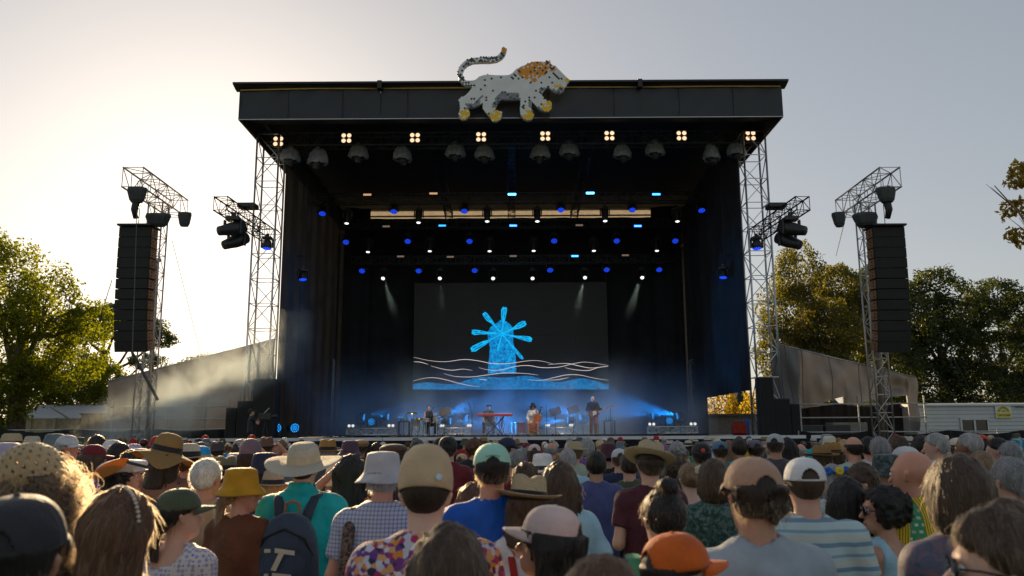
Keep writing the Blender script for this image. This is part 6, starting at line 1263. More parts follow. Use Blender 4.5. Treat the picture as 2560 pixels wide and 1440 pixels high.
def crowd(label, x, y, Y, key, skin_, hair, hat, shirt, legs=LGJ, rz=0, fuzz=None, tilt=(0, 0), hs=None):
    f0 = fuzz
    if fuzz is None and hair and hair[0] not in ('beard', 'ring', 'buzz'): fuzz = (420, .032, .5, .0006)
    if Y > 5.5: key = (key[0], key[1], min((-50, -22, 0, 22, 42), key=lambda a: abs(a - key[2])), 0, False, 1.0)
    w = px(x, y, Y); h = w.z / (top_of(hair, hat) + (.01 if f0 else 0)); h = min(1.13, max(.72, h))
    return person(label, (w.x, Y, 0), h, R(rz), key, skin_, hair, hat, shirt, legs, CROWD, fuzz, tilt)
F = lambda pose='down', yaw=0, pitch=0, wide=1.0: ('f', pose, yaw, pitch, False, wide)
MM = lambda pose='down', yaw=0, pitch=0, wide=1.0: ('m', pose, yaw, pitch, False, wide)
V = {}
# nearest, left to right
V['dark'] = crowd('blurred person in a dark cap and black top, nearest at the bottom left corner', 62, 1222, 1.75, MM('down', 0, -6), 'tan', ('short', 'black', 3), ('cap', cloth('cap_black', (.022, .022, .026)), None, 0), ('tee', JB), LGN, 8)
V['crochet'] = crowd('person in a cream crochet hat with a mass of sunlit dark curls and olive top', 112, 1106, 2.85, F('down', 20), 'tan', ('bigcurly', 'dark', 4), ('crochet', cloth('crochet', (.62, .50, .33), trans=.25), None, 0), ('long', OLIVE), LGN, 0, (1900, .055, 1.7, .00045), (-10, -20))
V['longhair'] = crowd('person with very long glowing auburn hair under a pearly headband', 308, 1214, 2.75, F('down', -18), 'fair', ('long', 'chestnut', 5), None, ('open', GRN), LGS, -10, (2600, .07, .25, .0005))
V['olivecap'] = crowd('person in an olive cap and dotted cold-shoulder blouse with black ponytail', 456, 1210, 3.9, F('down', -30, -4), 'fair', ('lowpony', 'black', 3), ('cap', cloth('cap_olive', (.07, .085, .05), trans=.15), None, 0), ('cold', DOTS), LGJ, -22, (500, .06, .3, .0005))
V['floppy'] = crowd('person under a wide floppy straw hat in a dusty brown top with sling bag', 420, 1082, 6.2, F('down', -20), 'red', ('long', 'dark', 3), ('floppy', S2, BAND, 0), ('loose', DUST), LGS, -8, None, (-8, 10))
V['greyman'] = crowd('white haired person in a beige tee beside the floppy straw hat', 520, 1142, 5.4, MM('down', -12), 'red', ('short', 'white', 3), None, ('tee', BEIGE), LGK, -6, (700, .028, .7, .0005))
V['mustard'] = crowd('person in a mustard cap and rust brown jumper, face in profile to the right', 606, 1165, 5.0, F('phone', -58), 'red', ('lowpony', 'light', 3), ('bucket', MUST, None, 0), ('long', BROWN), LGJ, -14, (500, .05, .5, .0005))
V['fedora'] = crowd('person in a dented beige fedora with long blond hair, half behind the turquoise jacket', 684, 1172, 6.4, F('down', 15), 'fair', ('long', 'blond', 5), ('fedora', TANS, BAND, 0), ('loose', NAVY), LGJ, 10, (500, .06, .4, .0005))
V['turq'] = crowd('person in a turquoise jacket with a broad pale straw hat and navy backpack', 762, 1106, 5.2, MM('down', 0, 0, 1.08), 'fair', ('buzz', 'dark', 3), ('wide', S3, cloth('band_cream', (.5, .42, .3)), 0), ('jacket', TEAL), LGK, -3, None, (12, 0))
V['bucketg'] = crowd('person in a grey woven bucket hat and blue checked shirt', 958, 1128, 4.6, MM('down', 8, 0, 1.06), 'red', ('short', 'grey', 3), ('bucket', cloth('bucket_grey', (.44, .43, .45), weave=.6), None, 30), ('collar', CHK), LGK, -4)
V['tancap'] = crowd('person in a plain tan flat cap and purple orange confetti shirt, front and centre', 1066, 1109, 2.95, MM('down', 0, 0, 1.05), 'pale', ('buzz', 'dark', 5), ('beanie', TAN, None, 0), ('collar', CONF), LGK, 0, None, (-14, 0))
V['mint'] = crowd('person in a mint green cap and royal blue tee', 1230, 1103, 4.25, MM(), 'red', ('short', 'black', 3), ('cap', MINT, None, 0), ('tee', ROYAL), LGK, 4, None, (8, 0))
V['panama'] = crowd('person in a black banded cream panama and white top, before the royal blue tee', 1320, 1186, 4.1, F('down', 5), 'fair', ('long', 'brown', 5), ('panama', S1, BAND, 0), ('tank', WHITEC), LGS, 0, None, (-4, 6))
V['ltblue'] = crowd('person with long straight brown hair and light blue tee, elbow out to the right', 1398, 1148, 4.7, F('hip', 0), 'fair', ('long', 'brown', 3), None, ('loose', LBLUE), LGJ, 0, (700, .06, .2, .0005))
V['pinkcap'] = crowd('person in a pinkish beige cap and glasses with long black hair, facing left', 1362, 1248, 2.85, F('down', 34, -8), 'olive', ('long', 'black', 5), ('cap', PINKB, None, 0), ('tee', pattern('gold_print', 'floral', [(.05, .03, .02), (.35, .20, .05), (.08, .05, .03)])), LGS, 40, (600, .05, .3, .0005))
V['goldtop'] = crowd('golden brown crown of a head at the bottom edge, centre right', 1500, 1374, 1.8, F('down'), 'fair', ('bob', 'chestnut', 5), None, ('tee', DGREY), LGJ, 10, (1400, .04, .3, .0005))
V['brunette'] = crowd('brown haired head with a sunlit blond parting, at the bottom centre', 1122, 1298, 2.25, F('down'), 'fair', ('long', 'brown', 3), None, ('tee', WHITEC), LGJ, 0, (2200, .05, .2, .0005))
V['orange'] = crowd('person in a bright orange cap with peak to the right, at the bottom edge', 1694, 1322, 2.40, MM('down', -36, -4), 'fair', ('short', 'dark', 3), ('cap', ORANGE, None, 0), ('tee', GREEN), LGJ, -34)
V['browncap'] = crowd('person in a brown cap with dark hair below and a plain grey tee', 1878, 1126, 2.85, MM('down', 4), 'tan', ('messy', 'dark', 3), ('cap', cloth('cap_brown', (.40, .255, .185)), None, 0), ('tee', GREYT), LGJ, 4, None, (6, 0))
V['whitecap'] = crowd('person in a white cap and pale blue striped tee', 2008, 1138, 3.85, MM('down', 0, 0, 1.08), 'fair', ('buzz', 'brown', 3), ('cap', cloth('cap_white', (.70, .72, .76)), None, 0), ('tee', STRP), LGK, -5)
V['bunman'] = crowd('person with a dark topknot and shaved nape in a black top, above the orange cap', 1655, 1190, 3.35, MM('phone', 8), 'pale', ('bun', 'black', 3), None, ('tee', JB), LGJ, 4)
V['navyband'] = crowd('person in a tilted panama with a navy band and maroon tee', 1622, 1104, 5.7, MM('phone'), 'fair', ('short', 'dark', 5), ('panama', S1, BANDN, 0), ('tee', MAROON), LGJ, 6, None, (-16, 14))
V['indigo'] = crowd('person with short black hair in an indigo tee, left of the navy banded panama', 1489, 1127, 7.2, MM('phone'), 'olive', ('short', 'black', 5), None, ('tee', INDIGO), LGJ, 0)
V['hairclip'] = crowd('person with short tied hair and a cream flower clip in a green strappy dress', 1722, 1157, 6.4, F('down'), 'pale', ('updo', 'light', 3), None, ('tank', GREEN), LGS, 6)
V['fern'] = crowd('person with straight brown hair in a dark fern print shirt, left of the brown cap', 1782, 1146, 5.2, F('down', -12), 'fair', ('bob', 'brown', 3), None, ('loose', FERN), LGJ, 0)
V['blackhair'] = crowd('person with long black hair and dark top between striped tee and sunglasses', 2112, 1192, 4.3, F('down'), 'olive', ('long', 'black', 3), None, ('tee', JB), LGJ, 0)
V['shades'] = crowd('person in round sunglasses with black wavy hair and pale blue top, smiling left', 2198, 1208, 4.1, F('down', 42, -4), 'tan', ('curly', 'black', 4), None, ('tank', LBLUE), LGS, 45)
V['bald'] = crowd('bald person in a yellow, red and green patterned shirt', 2277, 1127, 4.25, MM('down', 18), 'red', None, None, ('collar', KEN), LGK, 20)
V['bobhair'] = crowd('person with a thick dark brown bob and dusky floral shirt', 2384, 1126, 2.95, F('down'), 'fair', ('bob', 'brown', 5), None, ('collar', FLOR), LGJ, 5, (900, .04, .2, .0005))
V['boy'] = crowd('brown haired person in dark sunglasses, nearest at the bottom right corner', 2472, 1242, 1.95, MM('down', 42, -4), 'pale', ('messy', 'brown', 5), None, ('tee', SLATE), LGJ, 34, (2200, .035, .4, .0005))
V['silver'] = crowd('person with a low silver ponytail in a dark teal shirt at the right edge', 2520, 1137, 4.5, F('down', 10), 'fair', ('lowpony', 'silver', 3), None, ('loose', SLATE), LGJ, 0, (500, .05, .2, .0005))
V['cream'] = crowd('person with curled up light brown hair in a cream dress near the right edge', 2450, 1128, 6.2, F('down', 8), 'pale', ('updo', 'light', 5), None, ('tank', CREAM), LGS, 0)
V['camo'] = crowd('person in a dark camouflage bucket hat and blue tie dye shirt', 2213, 1135, 6.3, MM('down', 38), 'tan', ('short', 'dark', 3), ('bucket', CAMO, None, 0), ('tee', TIE), LGJ, 35)
V['boy2'] = crowd('curly brown haired person looking down to the left, below the camouflage hat', 2150, 1157, 5.6, MM('phone', 40, -14), 'fair', ('messy', 'brown', 3), None, ('tee', NAVY), LGJ, 38)
V['crown'] = crowd('grey haired person wearing a blue and yellow flower crown', 2080, 1160, 5.9, F('down'), 'fair', ('bob', 'grey', 3), None, ('loose', LEAFP), LGS, 0)
# second depth: read off the photograph one by one
L2 = [
 (20, 1106, 6.0, MM('down', -10), 'red', ('short', 'grey', 5), ('bucket', LAV, None, 0), ('tee', DUST), 0, 'person in a dark lavender bucket hat with a red neck at the left edge'),
 (32, 1083, 9.5, MM('down', -60), 'red', ('beard', 'white', 3), ('panama', S1, BAND, 0), ('tee', NAVY), -30, 'white bearded person in a pale banded straw hat, in profile at the far left'),
 (83, 1090, 11, F(), 'fair', ('bob', 'light', 3), ('fedora', S3, BAND, 0), ('tee', BEIGE), -20, 'person in a pale fedora behind the crochet hat'),
 (139, 1084, 9.5, MM('down', -30), 'tan', ('short', 'dark', 3), ('bucket', SLATE, None, 0), ('tee', BROWN), 0, 'person in a slate bucket hat above the crochet hat'),
 (170, 1085, 9.0, MM('down', -40), 'red', ('short', 'grey', 3), ('cap', PALEG, None, -20), ('tee', CORAL), -20, 'person in a pale grey cap right of the slate bucket hat'),
 (245, 1087, 10, MM('film'), 'tan', ('short', 'black', 3), None, ('tee', JB), 0, 'black haired person with arms up filming, left of the smoke'),
 (236, 1108, 7.6, F('down', -35), 'red', ('long', 'brown', 3), ('cap', BURG, None, 0), ('tee', PURP), -20, 'person in a burgundy cap with long brown hair'),
 (284, 1097, 9.0, MM('down', -40), 'red', ('short', 'light', 3), ('cap', cloth('cap_white', (.70, .72, .76)), None, 0), ('tee', WHITEC), -20, 'person in a small white cap and white tee below the smoke'),
 (299, 1105, 8.2, F('down', -10), 'tan', ('bob', 'black', 3), None, ('tank', JB), 0, 'person with a black bob right of the burgundy cap'),
 (334, 1107, 9.4, MM('down', -50), 'fair', ('short', 'grey', 3), ('cap', LAV, None, 0), ('tee', SAGE), -25, 'person in a lavender cap left of the floppy straw hat'),
 (322, 1140, 5.4, F('phone', -50, -12), 'red', ('curly', 'black', 3), ('flat', cloth('cap_cream', (.62, .60, .60)), None, 0), ('tank', WHITEC), -30, 'person in a white flat cap with black curls holding an orange woven fan'),
 (330, 1124, 7.2, MM(), 'tan', ('short', 'black', 5), None, ('tee', DGREY), 0, 'dark haired head just above the white flat cap'),
 (352, 1121, 9, MM(), 'fair', ('short', 'grey', 5), ('bucket', LAV, None, 0), ('tee', NAVY), 0, 'person in a pale lavender bucket hat below the floppy brim'),
 (472, 1108, 7.0, F('down', -30), 'red', ('updo', 'dark', 3), ('wide', S3, BAND, 0), ('tank', CORAL), -10, 'person in a pale wide hat tucked behind the floppy straw hat'),
 (505, 1112, 8.5, F(), 'tan', ('curly', 'blond', 3), ('cap', SKYB, None, 0), ('tee', PURP), 0, 'person in a blue topped cap with blond curls'),
 (545, 1103, 11, MM(), 'tan', ('short', 'dark', 3), ('fedora', cloth('hat_dark', (.05, .045, .05)), None, 0), ('tee', DGREY), 0, 'person in a dark felt fedora left of the headscarf'),
 (566, 1139, 6.8, MM('down', 20), 'tan', ('short', 'black', 3), ('fedora', cloth('hat_khaki', (.16, .14, .09)), BAND, 0), ('loose', PURP), 0, 'person in a khaki brown trilby above the mustard cap'),
 (592, 1132, 8, F(), 'fair', ('long', 'blond', 3), ('bucket', PALEG, None, 0), ('tee', PALEG), 0, 'person in a pale grey bucket hat between khaki trilby and headscarf'),
 (628, 1096, 7.6, F('down', 10), 'tan', ('bob', 'dark', 5), ('beanie', cloth('scarf', (.16, .12, .14)), None, 0), ('tank', cloth('denim_top', (.06, .14, .26))), 0, 'person in a dark striped headscarf and denim top'),
 (606, 1095, 9.0, MM('shade', -30), 'tan', ('short', 'dark', 5), ('cap', pattern('cap_print', 'dots', [(.18, .14, .14), (.5, .45, .45), (.05, .04, .05)]), None, 0), ('tee', NAVY), 0, 'person in a speckled cap behind the headscarf'),
 (664, 1131, 6.6, F('down', -25), 'red', ('long', 'dark', 3), ('bucket', NAVY, None, 0), ('tee', NAVY), -10, 'person in a navy bucket hat, head low, right of the headscarf'),
 (668, 1092, 11.5, MM('shade'), 'tan', ('short', 'dark', 3), ('fedora', cloth('hat_rust', (.12, .07, .05)), None, 0), ('tee', CORAL), 0, 'person in a small rusty hat shading the eyes'),
 (694, 1107, 12, MM(), 'brown', ('buzz', 'silver', 3), None, ('tee', PURP), 0, 'person with cropped silver hair behind the turquoise jacket'),
 (820, 1098, 9.0, MM('down', 25), 'red', ('ring', 'grey', 3), ('fedora', S4, BAND, 0), ('tee', DGREY), 0, 'person in a mustard felt hat just right of the broad pale straw hat'),
 (846, 1158, 6.2, F(), 'red', ('short', 'grey', 3), ('bucket', CREAM, None, 0), ('tank', CORAL), 0, 'short person in a cream bucket hat beside the turquoise sleeve'),
 (876, 1101, 9.5, F(), 'fair', ('bob', 'dark', 3), ('bucket', cloth('bucket_plum', (.07, .045, .07)), None, 0), ('tee', DGREY), 0, 'person in a plum bucket hat above the long black hair'),
 (877, 1136, 5.8, F('shadel', 0), 'red', ('long', 'black', 5), None, ('tank', CORAL), 0, 'person with sleek long black hair in a coral top, arm raised'),
 (902, 1098, 12, MM(), 'tan', ('short', 'dark', 5), ('flat', CAMEL, None, 0), ('tee', DGREY), 0, 'person in a camel flat cap below the silver floor truss'),
 (942, 1106, 12, MM(), 'brown', ('buzz', 'dark', 3), None, ('tee', JB), 0, 'person with cropped hair behind the grey bucket hat'),
 (984, 1106, 7.2, MM('down', 30), 'brown', ('curly', 'dark', 4), ('flat', cloth('cap_umber', (.06, .038, .03)), None, 0), ('tee', JB), 0, 'person in an umber flat cap right of the grey bucket hat'),
 (1044, 1096, 11, MM(), 'tan', ('short', 'dark', 3), ('cap', DGREY, None, 0), ('tee', MAROON), 0, 'person in a dark grey cap just above the tan cap'),
 (1100, 1095, 10, MM(), 'tan', ('short', 'black', 3), None, ('tee', JB), 0, 'black haired head right of the tan cap'),
 (1120, 1088, 8.6, MM(), 'fair', ('short', 'black', 5), ('cap', JB, None, 0), ('tee', BURG), 0, 'tall person in a black cap beside the mint cap'),
 (1186, 1094, 11, F(), 'fair', ('curly', 'chestnut', 3), None, ('tee', JB), 0, 'person with chestnut curls left of the mint cap'),
 (1180, 1206, 4.9, F(), 'red', ('bob', 'chestnut', 3), None, ('tee', LBLUE), 0, 'short person with a glowing chestnut bob between tan cap and mint cap'),
 (1268, 1091, 9.6, MM('down', -50), 'tan', ('short', 'black', 3), ('cap', NAVY, None, 0), ('tee', PURP), 0, 'person in a navy cap facing right, right of the mint cap'),
 (1290, 1124, 8.4, MM(), 'fair', ('short', 'silver', 3), None, ('tee', BURG), 0, 'silver haired person in a burgundy top above the black banded panama'),
 (1336, 1108, 11.5, F(), 'fair', ('bob', 'brown', 3), ('cap', PINKB, None, 0), ('tee', RED), 0, 'person in a dusty pink cap below the keyboard'),
 (1378, 1107, 12, MM(), 'red', ('ring', 'grey', 5), None, ('tee', DGREY), 0, 'balding person below the cello player'),
 (1356, 1133, 7.4, F(), 'fair', ('curly', 'dark', 3), ('bucket', cloth('bucket_white', (.66, .68, .66)), None, 0), ('tee', PALEG), 0, 'person in a white bucket hat above the long straight brown hair'),
 (1314, 1153, 6.6, F(), 'fair', ('curly', 'brown', 4), None, ('tee', LEAFP), 0, 'person with brown curls just left of the long straight brown hair'),
 (1436, 1103, 10.5, MM('down', 40), 'fair', ('short', 'light', 3), ('panama', S1, None, 0), ('tee', SAGE), 0, 'person in a small cream straw hat left of the guitarist'),
 (1449, 1093, 14, F(), 'fair', ('bob', 'black', 3), ('beanie', DGREY, None, 0), ('tee', JB), 0, 'person in a dark speckled beanie under the guitarist'),
 (1466, 1095, 12.5, F('down', 50), 'pale', ('bob', 'grey', 5), None, ('tee', PURP), 0, 'person with a pinkish grey bob turned left under the guitarist'),
 (1419, 1121, 8.6, MM('phone'), 'brown', ('short', 'grey', 3), None, ('tee', LBLUE), 0, 'grey curly haired person in a pale tee left of the indigo tee'),
 (1521, 1107, 9.4, MM(), 'fair', ('buzz', 'dark', 3), ('bucket', cloth('bucket_wine', (.06, .02, .03)), None, 0), ('tee', JB), 0, 'person in a wine bucket hat and black tee right of the indigo tee'),
 (1548, 1119, 9.0, MM(), 'fair', ('short', 'brown', 3), ('cap', PALEG, None, 0), ('tee', NAVY), 0, 'person in a pale cap left of the navy banded panama'),
 (1572, 1130, 7.6, MM(), 'fair', ('short', 'dark', 3), None, ('tee', OLIVE), 0, 'dark haired head under the left brim of the navy banded panama'),
 (1654, 1106, 13, F(), 'fair', ('bob', 'grey', 3), ('beanie', PURP, None, 0), ('tee', DGREY), 0, 'person in a purple knitted hat right of the navy banded panama'),
 (1692, 1102, 12, F(), 'fair', ('curly', 'grey', 3), None, ('tee', DGREY), 0, 'person with frizzy grey hair left of the black cap'),
 (1752, 1103, 7.8, MM(), 'tan', ('short', 'black', 3), ('cap', cloth('cap_jet', (.014, .014, .016)), None, 0), ('tee', JB), 0, 'person in a jet black cap with a small red badge'),
 (1688, 1142, 8, F(), 'fair', ('curly', 'brown', 3), None, ('tee', WHITEC), 0, 'brown curly haired person in a white tee left of the flower clip'),
 (1798, 1100, 10, MM(), 'tan', ('short', 'dark', 3), ('cap', cloth('cap_denim', (.09, .16, .24)), None, 0), ('tee', SLATE), 0, 'person in a denim blue cap above the fern print shirt'),
 (1822, 1101, 11, F(), 'fair', ('long', 'light', 3), None, ('tee', BEIGE), 0, 'person with long fair hair right of the denim cap'),
 (1846, 1094, 10, MM(), 'tan', ('short', 'dark', 5), None, ('tee', TEAL), 0, 'dark haired person behind the brown cap'),
 (1886, 1097, 10, MM(), 'tan', ('short', 'dark', 3), ('cap', cloth('cap_heather', (.13, .11, .14)), None, 0), ('tee', SKYB), 0, 'person in a heather cap and bright blue tee above the brown cap'),
 (1936, 1082, 9.4, MM('down', -30), 'tan', ('short', 'dark', 3), ('cap', cloth('cap_silver', (.36, .39, .39)), None, 0), ('tee', DGREY), 0, 'person in a silver grey cap standing out above the stage edge'),
 (1968, 1094, 10.5, F(), 'tan', ('long', 'black', 3), None, ('tee', LAV), 0, 'black haired person in lilac right of the silver grey cap'),
 (2000, 1110, 12, MM(), 'red', ('ring', 'grey', 3), None, ('tee', SAGE), 0, 'balding person just above the white cap'),
 (2052, 1112, 8.6, MM('down', 20), 'fair', ('short', 'brown', 5), ('panama', S2, BAND, 0), ('tee', SLATE), 0, 'person in a golden straw hat above the flower crown'),
 (2078, 1105, 9.0, F(), 'fair', ('long', 'brown', 3), ('panama', S4, BAND, 0), ('tee', YEL), 0, 'person in a mustard straw hat right of the golden straw hat'),
 (2072, 1090, 13, F(), 'fair', ('bob', 'grey', 3), ('bucket', cloth('bucket_cream', (.58, .54, .46)), None, 0), ('tee', LAV), 0, 'person in a cream bucket hat behind the two straw hats'),
 (2066, 1085, 15, F(), 'fair', ('bob', 'grey', 5), ('bucket', cloth('bucket_grn', (.20, .26, .25)), None, 0), ('tee', DGREY), 0, 'person in a grey green hat at the right end of the stage edge'),
 (2131, 1092, 8.4, MM(), 'red', ('ring', 'dark', 3), None, ('tee', SAGE), 8, 'balding dark haired person in a pale green tee'),
 (2168, 1091, 9.6, F('down', -30), 'fair', ('short', 'black', 3), None, ('tee', WHITEC), 0, 'black haired person right of the pale green tee'),
 (2196, 1092, 8.2, F(), 'fair', ('short', 'silver', 5), None, ('tee', LEAFP), 0, 'silver haired person in a leaf print top'),
 (2244, 1087, 8.6, MM(), 'tan', ('messy', 'brown', 4), None, ('tee', JB), 0, 'person with tousled brown hair left of the bald head'),
 (2262, 1112, 6.6, F('down', 30), 'fair', ('bob', 'dark', 3), ('cap', PALEG, None, 0), ('tee', WHITEC), 20, 'person in a pale cap close behind the bald head'),
 (2300, 1088, 9.0, MM(), 'tan', ('short', 'black', 5), None, ('tee', CORAL), 0, 'black haired person in a coral tee above the bald head'),
 (2336, 1082, 8.2, MM('down', 38), 'fair', ('short', 'grey', 3), None, ('tee', LBLUE), 22, 'grey haired person turned left in a pale blue tee'),
 (2392, 1092, 11, F('down', 40), 'fair', ('bob', 'brown', 3), ('cap', CREAM, None, 0), ('tee', JB), 10, 'person in a cream cap turned left near the trailer window'),
 (2420, 1082, 7.2, MM('down', 28), 'brown', ('buzz', 'grey', 3), None, ('tee', FLOR), 15, 'person with cropped grey hair above the thick brown bob'),
 (2448, 1084, 9.6, MM(), 'fair', ('short', 'dark', 3), ('cap', cloth('cap_red', (.42, .07, .03)), None, 0), ('tee', LAV), 0, 'person in a red cap below the trailer'),
 (2490, 1094, 8.6, F('down', 48), 'fair', ('updo', 'black', 3), None, ('tee', JB), 20, 'black haired person turned left right of the red cap'),
 (2522, 1104, 7.6, MM(), 'fair', ('short', 'silver', 3), None, ('tee', JB), 0, 'grey haired head above the low silver ponytail'),
 (2552, 1096, 8.0, F(), 'fair', ('bob', 'brown', 5), ('bucket', TIE, None, 0), ('loose', TIE), 0, 'person in a tie dye hat cut by the right edge'),
]
for (x, y, Y, key, sk_, hr, ht, sh, rz, lb) in L2: crowd(lb, x, y, Y, key, sk_, hr, ht, sh, LGJ, rz)
# the rest of the crowd: filled between these, farther away
occ = np.zeros((60, 640), bool)                                 # coarse silhouette map of the rows already standing (only to leave out people nobody can see)
people = [(o.location.x, o.location.y, o.scale.x) for o in COL.objects if o.get('group') == CROWD]
def sil(x, Y, h):
    zc = Y * math.cos(PITCH); k = FPX / zc; cx = 1280 + x * k; hz = 1081.5 - (cx - 1280) * math.tan(ROLL); return cx, hz + (CAMZ - 1.76 * h) * k, k
for x, Y, h in people:
    cx, ty, k = sil(x, Y, h)
    for gx in range(max(0, int((cx - .24 * k) / 4)), min(640, int((cx + .24 * k) / 4) + 1)):
        dx = abs(gx * 4 - cx) / k; y0 = ty if dx < .08 else ty + .30 * k + (dx - .08) * .4 * k
        r0 = int((y0 - 1070) / 6)
        if r0 < 60: occ[max(0, r0):, gx] = True
PO = [('tee', m) for m in (DGREY, JB, NAVY, MAROON, SLATE, PALEG, WHITEC, BEIGE, CORAL, TEAL, SAGE, PURP, RED, GREEN, OLIVE, LBLUE, INDIGO, DUST, YEL, SKYB)]
SN = 'dark grey,black,navy,maroon,slate,pale grey,white,beige,coral,turquoise,sage,purple,red,green,olive,light blue,indigo,dusty brown,yellow,bright blue'.split(',')
HATS = [(None, None, None, ''), (None, None, None, ''), (None, None, None, ''), ('cap', cloth('cap_white', (.7, .72, .76)), None, 'white cap'), ('cap', NAVY, None, 'navy cap'), ('cap', DGREY, None, 'dark grey cap'), ('cap', TAN, None, 'tan cap'), ('bucket', CREAM, None, 'cream bucket hat'), ('bucket', SLATE, None, 'slate bucket hat'), ('bucket', OLIVE, None, 'olive bucket hat'), ('panama', S1, BAND, 'cream straw hat'), ('fedora', S3, BANDN, 'pale fedora'), ('panama', S2, BAND, 'golden straw hat'), ('beanie', RED, None, 'red beanie'), ('cap', BURG, None, 'burgundy cap'), ('wide', S3, BAND, 'wide pale hat')]
KEYS = [MM(), F(), MM('phone'), F('down', -22), MM('down', 22), F('phone'), MM(), F(), MM('shade'), F('film'), F('down', 42), MM('down', -50), MM('hip')]
HK = [('short', 3), ('bob', 3), ('short', 5), ('curly', 3), ('long', 3), ('buzz', 3), ('messy', 3), ('updo', 3), ('ring', 3)]
HN = {'short': 'short', 'bob': 'bobbed', 'curly': 'curly', 'long': 'long', 'buzz': 'cropped', 'messy': 'tousled', 'updo': 'tied up', 'ring': 'thinning'}
HC = ['dark', 'brown', 'black', 'grey', 'light', 'chestnut', 'silver', 'white', 'blond']
WH = [(-1e9, 'at the far left'), (160, 'before the marquee'), (300, 'below left line array'), (480, 'before the left tarpaulin'), (640, 'near left speaker stack'), (780, 'right of left tower'), (900, 'below left floor truss'), (1030, 'below the drummer'), (1150, 'below the keyboard'), (1290, 'below the cello player'), (1400, 'below the guitarist'), (1540, 'right of the guitarist'), (1640, 'below right floor truss'), (1760, 'below right stage wing'), (1890, 'near right speaker stack'), (2010, 'by right stage end'), (2130, 'below right line array'), (2290, 'before the trailer end'), (2400, 'below trailer window')]
r = random.Random(21); n_add = 0; used = set(o['label'] for o in COL.objects if o.get('label')); Y = 6.6
while Y < 27.5:
    half_w = .66 * Y; n = int(2 * half_w / (.82 if Y < 14 else 1.0))
    for i in range(n):
        x = -half_w + 2 * half_w * (i + r.uniform(.15, .85)) / n; y = Y + r.uniform(-.3, .3)
        if any((x - a) ** 2 + (y - c) ** 2 < .30 for a, c, _ in people): continue
        cx0 = 1280 + x * FPX / (y * .985); h = r.uniform(.905, 1.01) if cx0 < 700 else r.uniform(.86, .975)
        cx, ty, k = sil(x, y, h); gx0, gx1 = int((cx - .07 * k) / 4), int((cx + .07 * k) / 4) + 1; r0 = max(0, int((ty - 1070) / 6)); r1 = max(r0 + 2, int((ty + .2 * k - 1070) / 6))
        if gx0 < 0 or gx1 > 640 or r0 > 58: continue
        vis = 1 - occ[r0:r1, gx0:gx1].mean()
        if vis < .30: continue
        hi = r.randrange(len(HATS)); ht = HATS[hi]; hk = r.choice(HK); hc = r.choice(HC); si = r.randrange(len(PO)); key = r.choice(KEYS); wh = [w for a, w in WH if cx >= a][-1]
        for _ in range(40):
            lb = 'person in %s%s, %s %s hair, %s' % ((ht[3] + ' and ' if ht[3] else ''), SN[si] + ' tee', HN[hk[0]], {'light': 'fair'}.get(hc, hc), wh)
            if lb not in used: break
            si = r.randrange(len(PO)); hc = r.choice(HC)
        used.add(lb)
        person(lb, (x, y, 0), h, R(r.uniform(-22, 22)), key, r.choice(['fair', 'fair', 'red', 'tan', 'olive', 'brown', 'pale']), (hk[0], hc, hk[1]), (ht[0], ht[1], ht[2], r.choice([0, 0, 0, 180, -20])) if ht[0] else None, PO[si], LGJ, CROWD)
        people.append((x, y, h)); n_add += 1
        for gx in range(max(0, int((cx - .24 * k) / 4)), min(640, int((cx + .24 * k) / 4) + 1)):
            dx = abs(gx * 4 - cx) / k; y0 = ty if dx < .08 else ty + .30 * k + (dx - .08) * .4 * k; q = int((y0 - 1070) / 6)
            if q < 60: occ[max(0, q):, gx] = True
    Y += .95 if Y < 14 else 1.25
print('crowd', len(people), n_add)
# ------------------------------------------------------------------ things people wear and carry
def headspace(p, key):
    B = BODY[key]['B']; return Matrix.Translation(Vector(NECK)) @ Matrix(B.RH.tolist()).to_4x4() @ Matrix.Translation(-Vector(NECK))
def glasses(p, key, dark=True):
    b = MB(); m = M('shade_lens', (.012, .012, .016), .08) if dark else M('glass_rim', (.05, .03, .02), .3)
    for sg in (-1, 1):
        if dark: b.lathe([(.027, 0), (.027, .004), (.02, .006)], 14, (sg * .033, .108, 1.633), (0, 1, 0))
        else: b.path([(sg * .033 + .024 * math.cos(t), .110, 1.633 + .021 * math.sin(t)) for t in np.linspace(0, 2 * math.pi, 15)], .0022, 5)
        b.path([(sg * .058, .106, 1.638), (sg * .080, .06, 1.640), (sg * .088, -.005, 1.632)], .0028, 5)
    b.tube((-.012, .114, 1.637), (.012, .114, 1.637), .0025); o = b.build('sunglasses' if dark else 'glasses', m, p, org=(0, 0, 0)); o.matrix_local = headspace(p, key)
glasses(V['shades'], F('down', 42, -4)); glasses(V['boy'], MM('down', 42, -4)); glasses(V['pinkcap'], F('down', 34, -8), False)
